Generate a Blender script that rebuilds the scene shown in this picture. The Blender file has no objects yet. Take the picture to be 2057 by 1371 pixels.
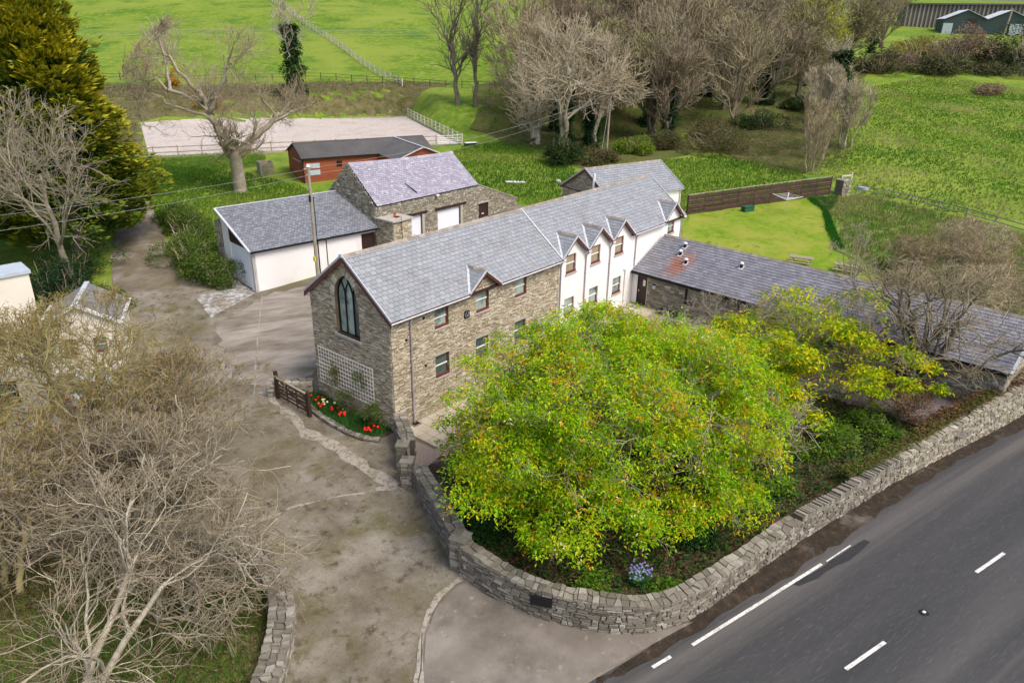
import bpy, math, random
import numpy as np
from mathutils import Matrix, Vector
from mathutils.geometry import delaunay_2d_cdt

scene = bpy.context.scene
COL = scene.collection
# ------------------------------------------------------------------ camera
YAW, PITCH, ROLL = 0.689, 0.407, 0.018
CAM = np.array([-22.37, -26.32, 20.10])
fw = np.array([math.cos(YAW)*math.cos(PITCH), math.sin(YAW)*math.cos(PITCH), -math.sin(PITCH)])
rt = np.array([math.sin(YAW), -math.cos(YAW), 0.0])
up = np.cross(rt, fw)
rt, up = math.cos(ROLL)*rt+math.sin(ROLL)*up, -math.sin(ROLL)*rt+math.cos(ROLL)*up
cd = bpy.data.cameras.new('camera'); cam = bpy.data.objects.new('camera', cd); COL.objects.link(cam)
cam.matrix_world = Matrix(((rt[0], up[0], -fw[0], CAM[0]), (rt[1], up[1], -fw[1], CAM[1]), (rt[2], up[2], -fw[2], CAM[2]), (0, 0, 0, 1)))
cd.sensor_width = 36; cd.lens = 1480/2057*36; cd.clip_end = 3000; cd.clip_start = 0.3
scene.camera = cam
# ------------------------------------------------------------------ sky, sun, exposure
SUN_EL, SUN_AZ = math.radians(54), math.radians(-90)      # azimuth measured from +X towards +Y
w = bpy.data.worlds.new('World'); scene.world = w; w.use_nodes = True
nt = w.node_tree; bg = nt.nodes['Background']
sky = nt.nodes.new('ShaderNodeTexSky'); sky.sky_type = 'NISHITA'; sky.sun_disc = False
sky.sun_elevation = SUN_EL; sky.sun_rotation = math.pi/2-SUN_AZ
sky.dust_density = 4; sky.ozone_density = 0.6
nt.links.new(sky.outputs[0], bg.inputs[0]); bg.inputs[1].default_value = 0.15
sl = bpy.data.lights.new('sun', 'SUN'); sun = bpy.data.objects.new('sun', sl); COL.objects.link(sun)
sl.energy = 1.5; sl.angle = math.radians(20); sl.color = (1, .96, .90)
sd = Vector((math.cos(SUN_AZ)*math.cos(SUN_EL), math.sin(SUN_AZ)*math.cos(SUN_EL), math.sin(SUN_EL)))
sun.rotation_euler = sd.to_track_quat('Z', 'Y').to_euler(); sun.location = (0, -60, 90)
scene.view_settings.view_transform = 'Standard'; scene.view_settings.look = 'None'
scene.view_settings.exposure = 0.60; scene.view_settings.gamma = 1; scene.view_settings.use_curve_mapping = False
scene.cycles.max_bounces = 6; scene.cycles.transparent_max_bounces = 8

# ------------------------------------------------------------------ terrain height
GL = [(0,-.25),(22,-.2),(34,0),(40,.05),(44,.45),(49,1.0),(53,1.1),(60,1.7),(72,2.7),(85,3.7),(91,4.2),(98,4.4),(122,4.4),(129,7.4),(160,11),(260,28),(330,36),(400,40),(900,52)]
GR = [(0,-.25),(22,-.2),(34,0),(40,.05),(44,.45),(49,1.0),(53,1.1),(60,1.7),(72,2.7),(85,3.5),(106,4.9),(130,6.8),(170,10),(220,15),(260,18),(330,24),(400,30),(900,52)]
def tl(x, y):
    return (x+22.4)*.772+(y+26.3)*.636, (x+22.4)*.636-(y+26.3)*.772
def xy(t, l):
    return t*.772+l*.636-22.4, t*.636-l*.772-26.3
ARENA = [(19.2,65.2),(54.6,46.8),(70.6,75.2),(33.6,98.0)]
def g(x, y):
    x = np.asarray(x, float); y = np.asarray(y, float)
    t, l = tl(x, y); k = np.clip((l-5)/45, 0, 1); k = k*k*(3-2*k)
    a = np.interp(t, [p[0] for p in GL], [p[1] for p in GL]); b = np.interp(t, [p[0] for p in GR], [p[1] for p in GR])
    z = a*(1-k)+b*k
    far = np.clip((t-104)/40, 0, 1); z = z+far*(.25*np.sin(x*.11+1)*np.sin(y*.09)+.12*np.sin(x*.31)*np.cos(y*.27))
    # the riding arena is a level pad
    ax, ay = 19.2, 65.2; ux, uy = .889, -.458
    u = (x-ax)*ux+(y-ay)*uy; v = -(x-ax)*uy+(y-ay)*ux
    d = np.maximum(np.maximum(-u, u-40.5), np.maximum(-v, v-33.0))
    m = np.clip(1-d/5.0, 0, 1); m = m*m*(3-2*m)
    return z*(1-m)+4.4*m
def gz(x, y): return float(g(x, y))
def garden_z(x, y):
    x = np.asarray(x, float)
    return np.interp(x, [-6, 0, 6, 12, 18, 24], [.12, .22, .45, .8, 1.02, 1.05])
# ------------------------------------------------------------------ materials
def N(nt, typ, **kw):
    n = nt.nodes.new(typ)
    for k, v in kw.items(): setattr(n, k, v)
    return n
def ramp(nt, cols, interp='LINEAR'):
    r = N(nt, 'ShaderNodeValToRGB'); r.color_ramp.interpolation = interp; e = r.color_ramp.elements
    while len(e) < len(cols): e.new(.5)
    for i, (p, c) in enumerate(cols): e[i].position = p; e[i].color = (*c, 1)
    return r
def mat(name, cols, scale=1.0, rough=.85, bump=0.0, bscale=None, rnd=None, bright=0.0, tint=False, patches=(), spec=.25,
        stretch=None, detail=5, metal=0.0, emit=None, transl=0.0, rotz=0.0, island=True, distort=0.0, spot=None):
    """cols: ramp over a noise of the world position; rnd: ramp over a random number per piece; patches: (scale, colour, lo, hi[, stretch])"""
    m = bpy.data.materials.new(name); m.use_nodes = True; nt = m.node_tree; L = nt.links.new
    b = nt.nodes['Principled BSDF']; b.inputs['Roughness'].default_value = rough; b.inputs['Metallic'].default_value = metal
    b.inputs['Specular IOR Level'].default_value = spec
    geo = N(nt, 'ShaderNodeNewGeometry'); pos = geo.outputs['Position']
    if rotz or stretch:
        mp = N(nt, 'ShaderNodeMapping'); mp.vector_type = 'POINT'; mp.inputs['Rotation'].default_value = (0, 0, rotz)
        L(pos, mp.inputs['Vector']); pos2 = mp.outputs[0]
        if stretch:
            mp2 = N(nt, 'ShaderNodeMapping'); mp2.inputs['Scale'].default_value = stretch; L(pos2, mp2.inputs['Vector']); pos2 = mp2.outputs[0]
    else: pos2 = pos
    def noise(sc, p=pos2, det=detail):
        n = N(nt, 'ShaderNodeTexNoise'); n.inputs['Scale'].default_value = sc; n.inputs['Detail'].default_value = det
        n.inputs['Roughness'].default_value = .62; n.inputs['Distortion'].default_value = distort; L(p, n.inputs['Vector']); return n.outputs['Fac']
    def mix(a, bb, fac, mode='MIX'):
        x = N(nt, 'ShaderNodeMix', data_type='RGBA', blend_type=mode)
        for s, v in ((x.inputs[6], a), (x.inputs[7], bb)):
            if hasattr(v, 'is_output'): L(v, s)
            else: s.default_value = (*v, 1)
        if hasattr(fac, 'is_output'): L(fac, x.inputs[0])
        else: x.inputs[0].default_value = fac
        return x.outputs[2]
    rnum = None
    if rnd or bright:
        oi = N(nt, 'ShaderNodeObjectInfo'); ad = N(nt, 'ShaderNodeMath', operation='ADD'); L(geo.outputs['Random Per Island'], ad.inputs[0]); L(oi.outputs['Random'], ad.inputs[1])
        fr = N(nt, 'ShaderNodeMath', operation='FRACT'); L(ad.outputs[0], fr.inputs[0]); rnum = fr.outputs[0]
    r = ramp(nt, cols) if len(cols) > 1 else None
    if r: L(noise(scale), r.inputs[0]); c = r.outputs[0]
    else:
        q = N(nt, 'ShaderNodeRGB'); q.outputs[0].default_value = (*cols[0][1], 1); c = q.outputs[0]
    if rnd:
        rr = ramp(nt, rnd); L(rnum, rr.inputs[0]); c = mix(c, rr.outputs[0], .72)
    if tint:
        at = N(nt, 'ShaderNodeAttribute', attribute_name='tint'); c = mix(at.outputs['Color'], c, .0 if tint is True else tint)
    for pt in patches:
        sc, pc, lo, hi = pt[:4]
        if len(pt) > 4:
            mq = N(nt, 'ShaderNodeMapping'); mq.inputs['Scale'].default_value = pt[4]; L(pos2, mq.inputs['Vector']); nz = noise(sc, mq.outputs[0])
        else: nz = noise(sc)
        mr = N(nt, 'ShaderNodeMapRange'); mr.inputs[1].default_value = lo; mr.inputs[2].default_value = hi; L(nz, mr.inputs[0])
        c = mix(c, pc, mr.outputs[0])
    if spot:
        cx_, cy_, rx_, ry_, sc_ = spot; va = N(nt, 'ShaderNodeVectorMath', operation='SUBTRACT'); L(pos, va.inputs[0]); va.inputs[1].default_value = (cx_, cy_, 0)
        vb_ = N(nt, 'ShaderNodeVectorMath', operation='MULTIPLY'); L(va.outputs[0], vb_.inputs[0]); vb_.inputs[1].default_value = (1/rx_, 1/ry_, 0)
        vl = N(nt, 'ShaderNodeVectorMath', operation='LENGTH'); L(vb_.outputs[0], vl.inputs[0]); ad2 = N(nt, 'ShaderNodeMath', operation='SUBTRACT'); L(vl.outputs['Value'], ad2.inputs[1]); 
        ms_ = N(nt, 'ShaderNodeMapping'); ms_.inputs['Scale'].default_value = (.5, 3.5, 1); L(pos, ms_.inputs['Vector']); mm = N(nt, 'ShaderNodeMath', operation='MULTIPLY'); mm.inputs[1].default_value = 2.1; L(noise(1.6, ms_.outputs[0]), mm.inputs[0]); L(mm.outputs[0], ad2.inputs[0])
        mr = N(nt, 'ShaderNodeMapRange'); mr.inputs[1].default_value = .1; mr.inputs[2].default_value = .7; mr.inputs[4].default_value = .75; L(ad2.outputs[0], mr.inputs[0]); c = mix(c, sc_, mr.outputs[0])
    if bright:
        mr = N(nt, 'ShaderNodeMapRange'); mr.inputs[3].default_value = 1-bright; mr.inputs[4].default_value = 1+bright; L(rnum, mr.inputs[0])
        hs = N(nt, 'ShaderNodeHueSaturation'); L(mr.outputs[0], hs.inputs['Value']); L(c, hs.inputs['Color']); c = hs.outputs[0]
    L(c, b.inputs['Base Color'])
    if bump:
        bp = N(nt, 'ShaderNodeBump'); bp.inputs['Strength'].default_value = min(1, bump); bp.inputs['Distance'].default_value = .05*max(1, bump)
        L(noise(bscale or scale*6, pos, 4), bp.inputs['Height']); L(bp.outputs[0], b.inputs['Normal'])
    if transl:
        tr = N(nt, 'ShaderNodeBsdfTranslucent'); L(c, tr.inputs[0]); mx = N(nt, 'ShaderNodeMixShader'); mx.inputs[0].default_value = transl
        L(b.outputs[0], mx.inputs[1]); L(tr.outputs[0], mx.inputs[2]); L(mx.outputs[0], nt.nodes['Material Output'].inputs[0])
    m['_c'] = 1
    return m
STONE_R = [(0,(.15,.12,.085)),(.2,(.31,.255,.175)),(.5,(.46,.39,.27)),(.8,(.56,.50,.385)),(1,(.72,.67,.58))]
M = {}
M['stone'] = mat('rubble_stone', [(.3,(.38,.31,.19)),(.55,(.50,.43,.31)),(.75,(.52,.48,.41))], 1.1, rnd=STONE_R, bump=.6, bscale=14, patches=((.5,(.34,.30,.12),.60,.80),(.9,(.27,.22,.15),.64,.82),(2.5,(.52,.36,.16),.68,.85)))
M['mortar'] = mat('lime_mortar', [(.3,(.13,.105,.07)),(.7,(.22,.18,.12))], 3, bump=.4)
M['stone_grey'] = mat('grey_rubble_stone', [(.3,(.22,.20,.15)),(.6,(.30,.28,.22)),(.8,(.34,.31,.22))], 1.3, rnd=[(0,(.13,.115,.09)),(.3,(.25,.22,.165)),(.6,(.34,.30,.225)),(.88,(.42,.38,.31)),(1,(.60,.58,.53))], bump=.6, bscale=14, patches=((.8,(.20,.19,.07),.58,.8),))
M['mortar_grey'] = mat('old_mortar', [(.3,(.11,.10,.075)),(.7,(.19,.17,.12))], 3, bump=.4)
M['wallstone'] = mat('boundary_stone', [(.3,(.18,.155,.115)),(.6,(.25,.225,.18)),(.8,(.30,.27,.21))], 1.6, rnd=[(0,(.10,.088,.066)),(.4,(.18,.16,.128)),(.75,(.26,.235,.195)),(1,(.38,.355,.31))], bump=.7, bscale=12, patches=((.6,(.15,.15,.06),.62,.8),(2.5,(.42,.41,.37),.66,.8)))
M['wallmortar'] = mat('boundary_mortar', [(.3,(.065,.057,.043)),(.7,(.12,.105,.08))], 3, bump=.5)
M['concrete_trim'] = mat('concrete_trim', [(.3,(.36,.33,.28)),(.7,(.46,.42,.36))], 5, bump=.2)
SL = [(0,(.21,.22,.238)),(.3,(.245,.255,.273)),(.7,(.27,.28,.298)),(1,(.31,.32,.335))]
M['slate_edge_shade'] = mat('painted_shade_slate_edge', [(0,(.055,.055,.062))])  # dark edge colour paints the shade line under each slate course
M['slate'] = mat('roof_slate', [(.3,(.22,.23,.248)),(.6,(.265,.276,.295)),(.8,(.28,.285,.30))], .45, rough=.5, spec=.5, rnd=SL, patches=((.35,(.185,.18,.175),.56,.78),(.9,(.15,.14,.14),.62,.80),(6,(.36,.37,.37),.66,.8),(.5,(.24,.23,.17),.62,.82,(1,1,1))), bump=.15, bscale=20)
M['slate_wing'] = mat('wing_slate', [(.3,(.17,.165,.19)),(.6,(.21,.205,.23)),(.8,(.20,.185,.19))], .4, rough=.55, spec=.45, rnd=[(0,(.14,.14,.16)),(.5,(.20,.20,.225)),(1,(.25,.25,.275))], patches=((.5,(.15,.115,.10),.58,.8),), bump=.2, bscale=20, spot=(24.75,-3.1,1.7,1.15,(.30,.10,.045)))
M['slate_garage'] = mat('garage_slate', [(.3,(.15,.16,.18)),(.6,(.20,.21,.235)),(.8,(.24,.25,.27))], .5, rough=.6, rnd=[(0,(.13,.135,.155)),(.5,(.19,.20,.22)),(1,(.28,.29,.31))], bump=.2, bscale=20)
M['slate_barn'] = mat('barn_slate', [(.3,(.27,.25,.31)),(.6,(.33,.31,.37)),(.8,(.38,.36,.40))], .6, rough=.6, rnd=[(0,(.23,.22,.27)),(.5,(.32,.30,.36)),(.9,(.39,.37,.43)),(1,(.50,.49,.52))], bump=.2, bscale=20, patches=((3,(.42,.41,.36),.66,.8),))
M['underlay'] = mat('roof_underlay', [(0,(.05,.05,.055))], 1)
M['ridge'] = mat('ridge_tile', [(.3,(.22,.19,.16)),(.6,(.30,.26,.22)),(.8,(.26,.26,.18))], 2.5, bump=.4, bright=.2)
M['render_white'] = mat('white_render', [(.3,(.78,.75,.73)),(.7,(.82,.80,.78))], .6, rough=.9, bump=.08, bscale=30, patches=((.5,(.66,.62,.57),.56,.92),(1.2,(.60,.56,.50),.60,.95,(1.5,1.5,.22)),(6,(.70,.68,.65),.6,.8)))
M['render_cream'] = mat('cream_render', [(.3,(.66,.60,.50)),(.7,(.76,.71,.62))], .6, rough=.9, bump=.1, bscale=30)
M['door_white'] = mat('white_painted_metal', [(.3,(.74,.76,.82)),(.7,(.78,.80,.86))], .5, rough=.5)
M['maroon'] = mat('maroon_paint', [(.3,(.11,.028,.024)),(.7,(.15,.04,.033))], 3, rough=.45, spec=.4)
M['darkbrown'] = mat('dark_brown_paint', [(.3,(.030,.014,.012)),(.7,(.045,.022,.018))], 3, rough=.5, spec=.4)
M['black'] = mat('black_plastic', [(0,(.012,.012,.013))], rough=.5)
M['lead'] = mat('lead_flashing', [(.3,(.42,.44,.47)),(.7,(.55,.57,.6))], 5, rough=.5, spec=.5)
M['pipe'] = mat('pale_mauve_pipe', [(.3,(.36,.30,.32)),(.7,(.46,.40,.42))], 3, rough=.5)
M['gutter'] = mat('pale_gutter', [(.3,(.50,.46,.46)),(.7,(.66,.62,.62))], 3, rough=.5)
M['glass'] = mat('window_glass', [(.3,(.055,.075,.065)),(.7,(.13,.17,.145))], .9, rough=.06, spec=.8)
M['glass_curtain'] = mat('curtained_glass', [(.3,(.26,.21,.13)),(.7,(.42,.36,.25))], 2.2, rough=.12, spec=.6, stretch=(4,4,.6))
M['glass_sky_reflection'] = mat('painted_sky_reflection_glass', [(.35,(.10,.12,.11)),(.48,(.28,.36,.31)),(.62,(.40,.47,.42)),(.75,(.16,.15,.15))], 1.1, rough=.08, spec=.8)  # pale green tones paint a sky reflection into the pane colour
M['white_plastic'] = mat('white_plastic', [(0,(.74,.73,.72))], rough=.4)
M['wood_grey'] = mat('weathered_timber', [(.3,(.26,.22,.16)),(.7,(.38,.33,.25))], 4, bump=.3, bright=.15)
M['wood_pale'] = mat('pale_rail_timber', [(.3,(.46,.42,.33)),(.7,(.58,.54,.45))], 4, bump=.2, bright=.12)
M['wood_brown'] = mat('brown_board', [(.3,(.050,.027,.022)),(.7,(.085,.048,.040))], 3, rough=.7, bump=.2, bright=.3)
M['wood_white'] = mat('sun_bleached_lath', [(.3,(.74,.67,.56)),(.7,(.84,.78,.68))], 5, bright=.12)
M['shed_wood'] = mat('red_stained_cladding', [(.3,(.24,.060,.024)),(.7,(.34,.095,.040))], 2, rough=.7, bump=.2, bright=.12, stretch=(1,1,6))
M['shed_roof'] = mat('dark_corrugated_roof', [(.3,(.085,.080,.078)),(.7,(.12,.112,.108))], .6, rough=.75)
M['galv'] = mat('galvanised_steel', [(.3,(.40,.42,.42)),(.7,(.55,.56,.56))], 3, rough=.45, metal=.4, spec=.5)
M['metal_blue'] = mat('grey_blue_panel', [(.3,(.36,.42,.47)),(.7,(.46,.52,.56))], 3, rough=.5)
def simple(n, c, rough=.6, **k): M[n] = mat(n, [(0, c)], rough=rough, **k)
simple('red_petal', (.75,.018,.006)); simple('cream_petal', (.80,.70,.42)); simple('yellow_sign', (.85,.72,.02)); simple('terracotta', (.50,.14,.06))
simple('tulip_leaf', (.05,.16,.03), bright=.3); simple('blue_petal', (.24,.24,.50)); simple('rubber', (.02,.02,.02)); simple('green_box', (.02,.10,.05)); simple('hose', (.04,.35,.12)); simple('yellow_cushion', (.75,.42,.05)); simple('tail_red', (.6,.02,.02), .3)
simple('wire', (.30,.30,.29)); simple('paint_line', (.66,.65,.61), patches=((9,(.22,.21,.20),.52,.68),(1.5,(.40,.38,.35),.5,.7))); simple('car_white', (.70,.71,.73), .25, spec=.6); simple('number_plate', (.8,.65,.05)); simple('dark_green_clad', (.045,.065,.065), .6); simple('pale_roof', (.62,.64,.66), .5)
M['tile_black'] = mat('black_tile', [(0,(.008,.008,.010))], rough=.35); M['tile_letter'] = mat('grey_motif', [(0,(.38,.38,.42))], rough=.5)
# ground
M['grass'] = mat('field_grass', [(.30,(.062,.115,.014)),(.46,(.108,.190,.018)),(.58,(.165,.235,.028)),(.72,(.28,.28,.075))], .9, rough=1, spec=.05, tint=False, bump=1.0, bscale=3.2,
    patches=((.045,(.20,.255,.040),.42,.62),(.13,(.07,.15,.02),.52,.68),(.4,(.23,.225,.075),.58,.76),(2.6,(.045,.085,.012),.60,.78),(9,(.24,.26,.08),.62,.8)), detail=8)
# ------------------------------------------------------------------ meshes
class MB:
    def __init__(s): s.V = []; s.F = {}; s.T = []; s.n = 0; s.hast = False
    def add(s, V, F, mi=0, tint=None):
        V = np.asarray(V, float).reshape(-1, 3); F = np.asarray(F, int)
        s.V.append(V); s.F.setdefault((F.shape[1], mi), []).append(F+s.n); s.n += len(V)
        if tint is None: s.T.append(np.ones((len(V), 3)))
        else:
            s.hast = True; t = np.asarray(tint, float)
            s.T.append(np.broadcast_to(t, (len(V), 3)) if t.ndim == 1 else t)
        return s
    def mesh(s, name, smooth=False):
        me = bpy.data.meshes.new(name)
        if not s.n: return me
        V = np.concatenate(s.V); me.vertices.add(len(V)); me.vertices.foreach_set('co', V.ravel().astype(np.float32))
        loops = []; starts = []; mis = []; k = 0
        for (w_, mi), L in s.F.items():
            F = np.concatenate(L); loops.append(F.ravel()); starts.append(k+np.arange(len(F))*w_); k += F.size; mis.append(np.full(len(F), mi))
        loops = np.concatenate(loops); starts = np.concatenate(starts); mis = np.concatenate(mis)
        me.loops.add(len(loops)); me.polygons.add(len(starts))
        me.loops.foreach_set('vertex_index', loops.astype(np.int32)); me.polygons.foreach_set('loop_start', starts.astype(np.int32))
        me.polygons.foreach_set('material_index', mis.astype(np.int32))
        if s.hast:
            a = me.attributes.new('tint', 'FLOAT_COLOR', 'POINT'); T = np.concatenate(s.T)
            a.data.foreach_set('color', np.c_[T, np.ones(len(T))].ravel().astype(np.float32))
        me.update(calc_edges=True)
        me.polygons.foreach_set('use_smooth', [smooth]*len(me.polygons))
        return me
    def build(s, name, m, parent=None, kind=None, label=None, smooth=False):
        me = s.mesh(name, smooth)
        for x in (m if isinstance(m, (list, tuple)) else [m]): me.materials.append(M[x] if isinstance(x, str) else x)
        return link(name, me, parent, kind, label)
def link(name, me, parent=None, kind=None, label=None):
    o = bpy.data.objects.new(name, me); COL.objects.link(o)
    if parent is not None: o.parent = parent
    if kind: o['kind'] = kind
    if label: o['label'] = label
    return o
def thing(name, label, cat, loc=(0, 0, 0), rz=0.0, group=None):
    o = bpy.data.objects.new(name, None); COL.objects.link(o); o.empty_display_size = .3
    o.location = loc; o.rotation_euler = (0, 0, rz); o['label'] = label; o['category'] = cat
    if group: o['group'] = group
    return o
def tag(o, label, cat, group=None):
    o['label'] = label; o['category'] = cat
    if group: o['group'] = group
    return o
def copy_tree(o, parent=None, keep=True):
    c = o.copy(); COL.objects.link(c)
    if parent is not None: c.parent = parent
    for ch in [x for x in o.children]: copy_tree(ch, c)
    return c
BOXF = [(0,3,2,1),(4,5,6,7),(0,1,5,4),(1,2,6,5),(2,3,7,6),(3,0,4,7)]
def box(mb, x0, x1, y0, y1, z0, z1, mi=0, tint=None):
    return mb.add([(x0,y0,z0),(x1,y0,z0),(x1,y1,z0),(x0,y1,z0),(x0,y0,z1),(x1,y0,z1),(x1,y1,z1),(x0,y1,z1)], BOXF, mi, tint)
def bar(mb, p, q, w_, h, upv=(0, 0, 1), mi=0):
    p = np.array(p, float); q = np.array(q, float); d = q-p; d /= np.linalg.norm(d); s = np.cross(d, upv); s /= np.linalg.norm(s)+1e-9; u = np.cross(s, d)
    V = [p+s*a*w_/2+u*b*h/2 for a, b in ((-1,-1),(1,-1),(1,1),(-1,1))]+[q+s*a*w_/2+u*b*h/2 for a, b in ((-1,-1),(1,-1),(1,1),(-1,1))]
    return mb.add(V, BOXF, mi)
def tube(mb, pts, r, n=8, cap=True, mi=0):
    pts = np.array(pts, float); r = np.broadcast_to(np.asarray(r, float), (len(pts),)); V = []
    for i, p in enumerate(pts):
        d = pts[min(i+1, len(pts)-1)]-pts[max(i-1, 0)]; d = d/(np.linalg.norm(d)+1e-9)
        a = np.cross(d, (0, 0, 1) if abs(d[2]) < .9 else (1, 0, 0)); a /= np.linalg.norm(a); b = np.cross(d, a)
        for k in range(n):
            t = 2*math.pi*k/n; V.append(p+r[i]*(math.cos(t)*a+math.sin(t)*b))
    F = [(i*n+k, i*n+(k+1) % n, (i+1)*n+(k+1) % n, (i+1)*n+k) for i in range(len(pts)-1) for k in range(n)]
    mb.add(V, F, mi)
    if cap:
        for base, rev in ((0, 1), ((len(pts)-1)*n, 0)):
            c = list(range(base, base+n)); V2 = [V[i] for i in c]; mb.add(V2, [tuple(range(n))[::-1] if rev else tuple(range(n))], mi)
    return mb
def poly_prism(mb, pts, z0, z1, mi=0):
    n = len(pts); V = [(x, y, z0) for x, y in pts]+[(x, y, z1) for x, y in pts]
    mb.add(V, [tuple(range(n))[::-1], ], mi); mb.add(V, [tuple(range(n, 2*n))], mi); mb.add(V, [(i, (i+1) % n, n+(i+1) % n, n+i) for i in range(n)], mi); return mb
# inside-polygon test, vectorised
def inside(x, y, poly):
    x = np.asarray(x, float); y = np.asarray(y, float); r = np.zeros(x.shape, bool); n = len(poly)
    for i in range(n):
        x1, y1 = poly[i]; x2, y2 = poly[(i+1) % n]
        c = (y1 > y) != (y2 > y)
        with np.errstate(divide='ignore', invalid='ignore'): xi = (x2-x1)*(y-y1)/((y2-y1) if y2 != y1 else 1e-9)+x1
        r ^= c & (x < xi)
    return r
def dens(poly, step, closed=True):
    out = []; n = len(poly)
    for i in range(n if closed else n-1):
        a = np.array(poly[i][:2], float); b = np.array(poly[(i+1) % n][:2], float); k = max(1, int(np.linalg.norm(b-a)/step))
        for j in range(k): out.append(tuple(a+(b-a)*j/k))
    if not closed: out.append(tuple(poly[-1][:2]))
    return out
def smooth_poly(pts, it=2, closed=False):
    p = [np.array(q[:2], float) for q in pts]
    for _ in range(it):
        q = [] if closed else [p[0]]
        for i in range(len(p) if closed else len(p)-1):
            a, b = p[i], p[(i+1) % len(p)]; q += [a*.75+b*.25, a*.25+b*.75]
        if not closed: q.append(p[-1])
        p = q
    return [tuple(x) for x in p]
def drape(name, poly, m, off=.05, step=1.0, zf=g, parent=None, kind='structure', jitter=0.0, seed=0):
    rs = np.random.RandomState(seed); b = dens(poly, step)
    if jitter: b = [(x+rs.normal()*jitter, y+rs.normal()*jitter) for x, y in b]
    xs = [p[0] for p in b]; ys = [p[1] for p in b]
    gx, gy = np.meshgrid(np.arange(min(xs), max(xs), step), np.arange(min(ys), max(ys), step)); gx = gx.ravel(); gy = gy.ravel()
    ins = inside(gx, gy, b); gx = gx[ins]; gy = gy[ins]
    vs = [Vector(p) for p in b]+[Vector((a, c)) for a, c in zip(gx, gy)]
    out = delaunay_2d_cdt(vs, [], [list(range(len(b)))], 1, 1e-5)
    V = np.array([(v.x, v.y) for v in out[0]]); z = zf(V[:, 0], V[:, 1])+off
    mb = MB(); mb.add(np.c_[V, z], [f for f in out[2] if len(f) == 3]); o = mb.build(name, m, parent, kind if parent is None else None)
    for p in o.data.polygons:
        if p.normal.z < 0: o.data.flip_normals(); break
    return o
# ---- stones of a wall face: plane (O,U,V,Nn); iv(v)-> list of (u0,u1)
def plane_pts(A, O, U, Vv, Nn):
    A = np.asarray(A, float); return np.asarray(O)+A[..., 0:1]*np.asarray(U)+A[..., 1:2]*np.asarray(Vv)+A[..., 2:3]*np.asarray(Nn)
SF = np.array([(4,5,6,7),(0,1,5,4),(1,2,6,5),(2,3,7,6),(3,0,4,7)])
def wave(R, amp):
    p = [(R.uniform(.8, 2.2), R.uniform(0, 6.28), R.uniform(.3, 1)) for _ in range(3)]
    return lambda u: amp*sum(c*math.sin(u*f+q) for f, q, c in p)/1.6
def rubble(iv, v0, v1, ch=(.04, .10), ln=(.12, .42), proud=(.015, .055), gap=.012, seed=0, skew=.03):
    """uneven courses: the bed joints wander, the upright joints slant"""
    R = random.Random(seed); S = []; v = v0; lo = lambda u: 0.0
    while v < v1-.03:
        h = min(R.uniform(*ch), v1-v); vm = v+h*.5; last = v+h > v1-.04; hi = (lambda u: 0.0) if last else wave(R, min(.03, h*.28))
        for a, b in iv(vm):
            u = a; s0 = 0.0
            while u < b-.03:
                l = R.uniform(*ln)*(1.4 if R.random() < .1 else 1); e = min(u+l, b)
                if b-e < .1: e = b
                s1 = 0.0 if e == b else R.uniform(-skew, skew); g2 = gap/2; n = R.uniform(*proud)
                def cell(c0, c1, c2, c3):
                    n = R.uniform(*proud); q = [R.uniform(.003, .024) for _ in range(8)]; x0, x1, x2, x3 = u-s0+g2, e-s1-g2, e+s1-g2, u+s0+g2
                    S.append([(x0,c0,-.03),(x1,c1,-.03),(x2,c2,-.03),(x3,c3,-.03),
                              (x0+q[0],c0+q[1]*.7,n),(x1-q[2],c1+q[3]*.7,n*R.uniform(.6,1.2)),(x2-q[4],c2-q[5]*.7,n*R.uniform(.5,1.1)),(x3+q[6],c3-q[7]*.7,n*R.uniform(.6,1.1))])
                b0, b1, t0, t1 = v+lo(u)+g2, v+lo(e)+g2, v+h+hi(u)-g2, v+h+hi(e)-g2
                if R.random() < .3 and e-u > .16 and h > .085:
                    f = R.uniform(.35, .65); m0, m1 = b0*(1-f)+t0*f, b1*(1-f)+t1*f+R.uniform(-.01, .01); cell(b0, b1, m1-g2, m0-g2); cell(m0+g2, m1+g2, t1, t0)
                else: cell(b0, b1, t1, t0)
                u = e; s0 = s1
        v += h; lo = hi
    return np.array(S)
def add_stones(mb, S, O, U, Vv, Nn, mi=0):
    if not len(S): return
    W = plane_pts(S, O, U, Vv, Nn); F = (SF[None]+(np.arange(len(S))*8)[:, None, None]).reshape(-1, 4); mb.add(W.reshape(-1, 3), F, mi)
def face_bands(mb, iv, v0, v1, breaks, O, U, Vv, Nn, n=0.0, step=.25, mi=0):
    bs = sorted(set([round(v0, 4), round(v1, 4)]+[round(b, 4) for b in breaks if v0 < b < v1]+[round(x, 4) for x in np.arange(v0, v1, step)]))
    for a, b in zip(bs[:-1], bs[1:]):
        if b-a < 1e-3: continue
        for (p, q), (p2, q2) in zip(iv(a+1e-3), iv(b-1e-3)) if len(iv(a+1e-3)) == len(iv(b-1e-3)) else [((x, y), (x, y)) for x, y in iv((a+b)/2)]:
            mb.add(plane_pts([(p, a, n), (q, a, n), (q2, b, n), (p2, b, n)], O, U, Vv, Nn), [(0, 1, 2, 3)], mi)
def minus(ints, holes):
    for (h0, h1) in holes:
        out = []
        for a, b in ints:
            if h1 <= a or h0 >= b: out.append((a, b)); continue
            if h0 > a: out.append((a, h0))
            if h1 < b: out.append((h1, b))
        ints = out
    return ints
def screen_size(W):
    d = W-CAM; z = d@fw; return 1480*np.ptp(d@rt, axis=1)/z.mean(1)*0 + 1480/np.maximum(z.mean(1), 1)
SLF = np.array([(4,5,6,7),(0,1,5,4),(3,0,4,7),(1,2,6,5)])
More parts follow.
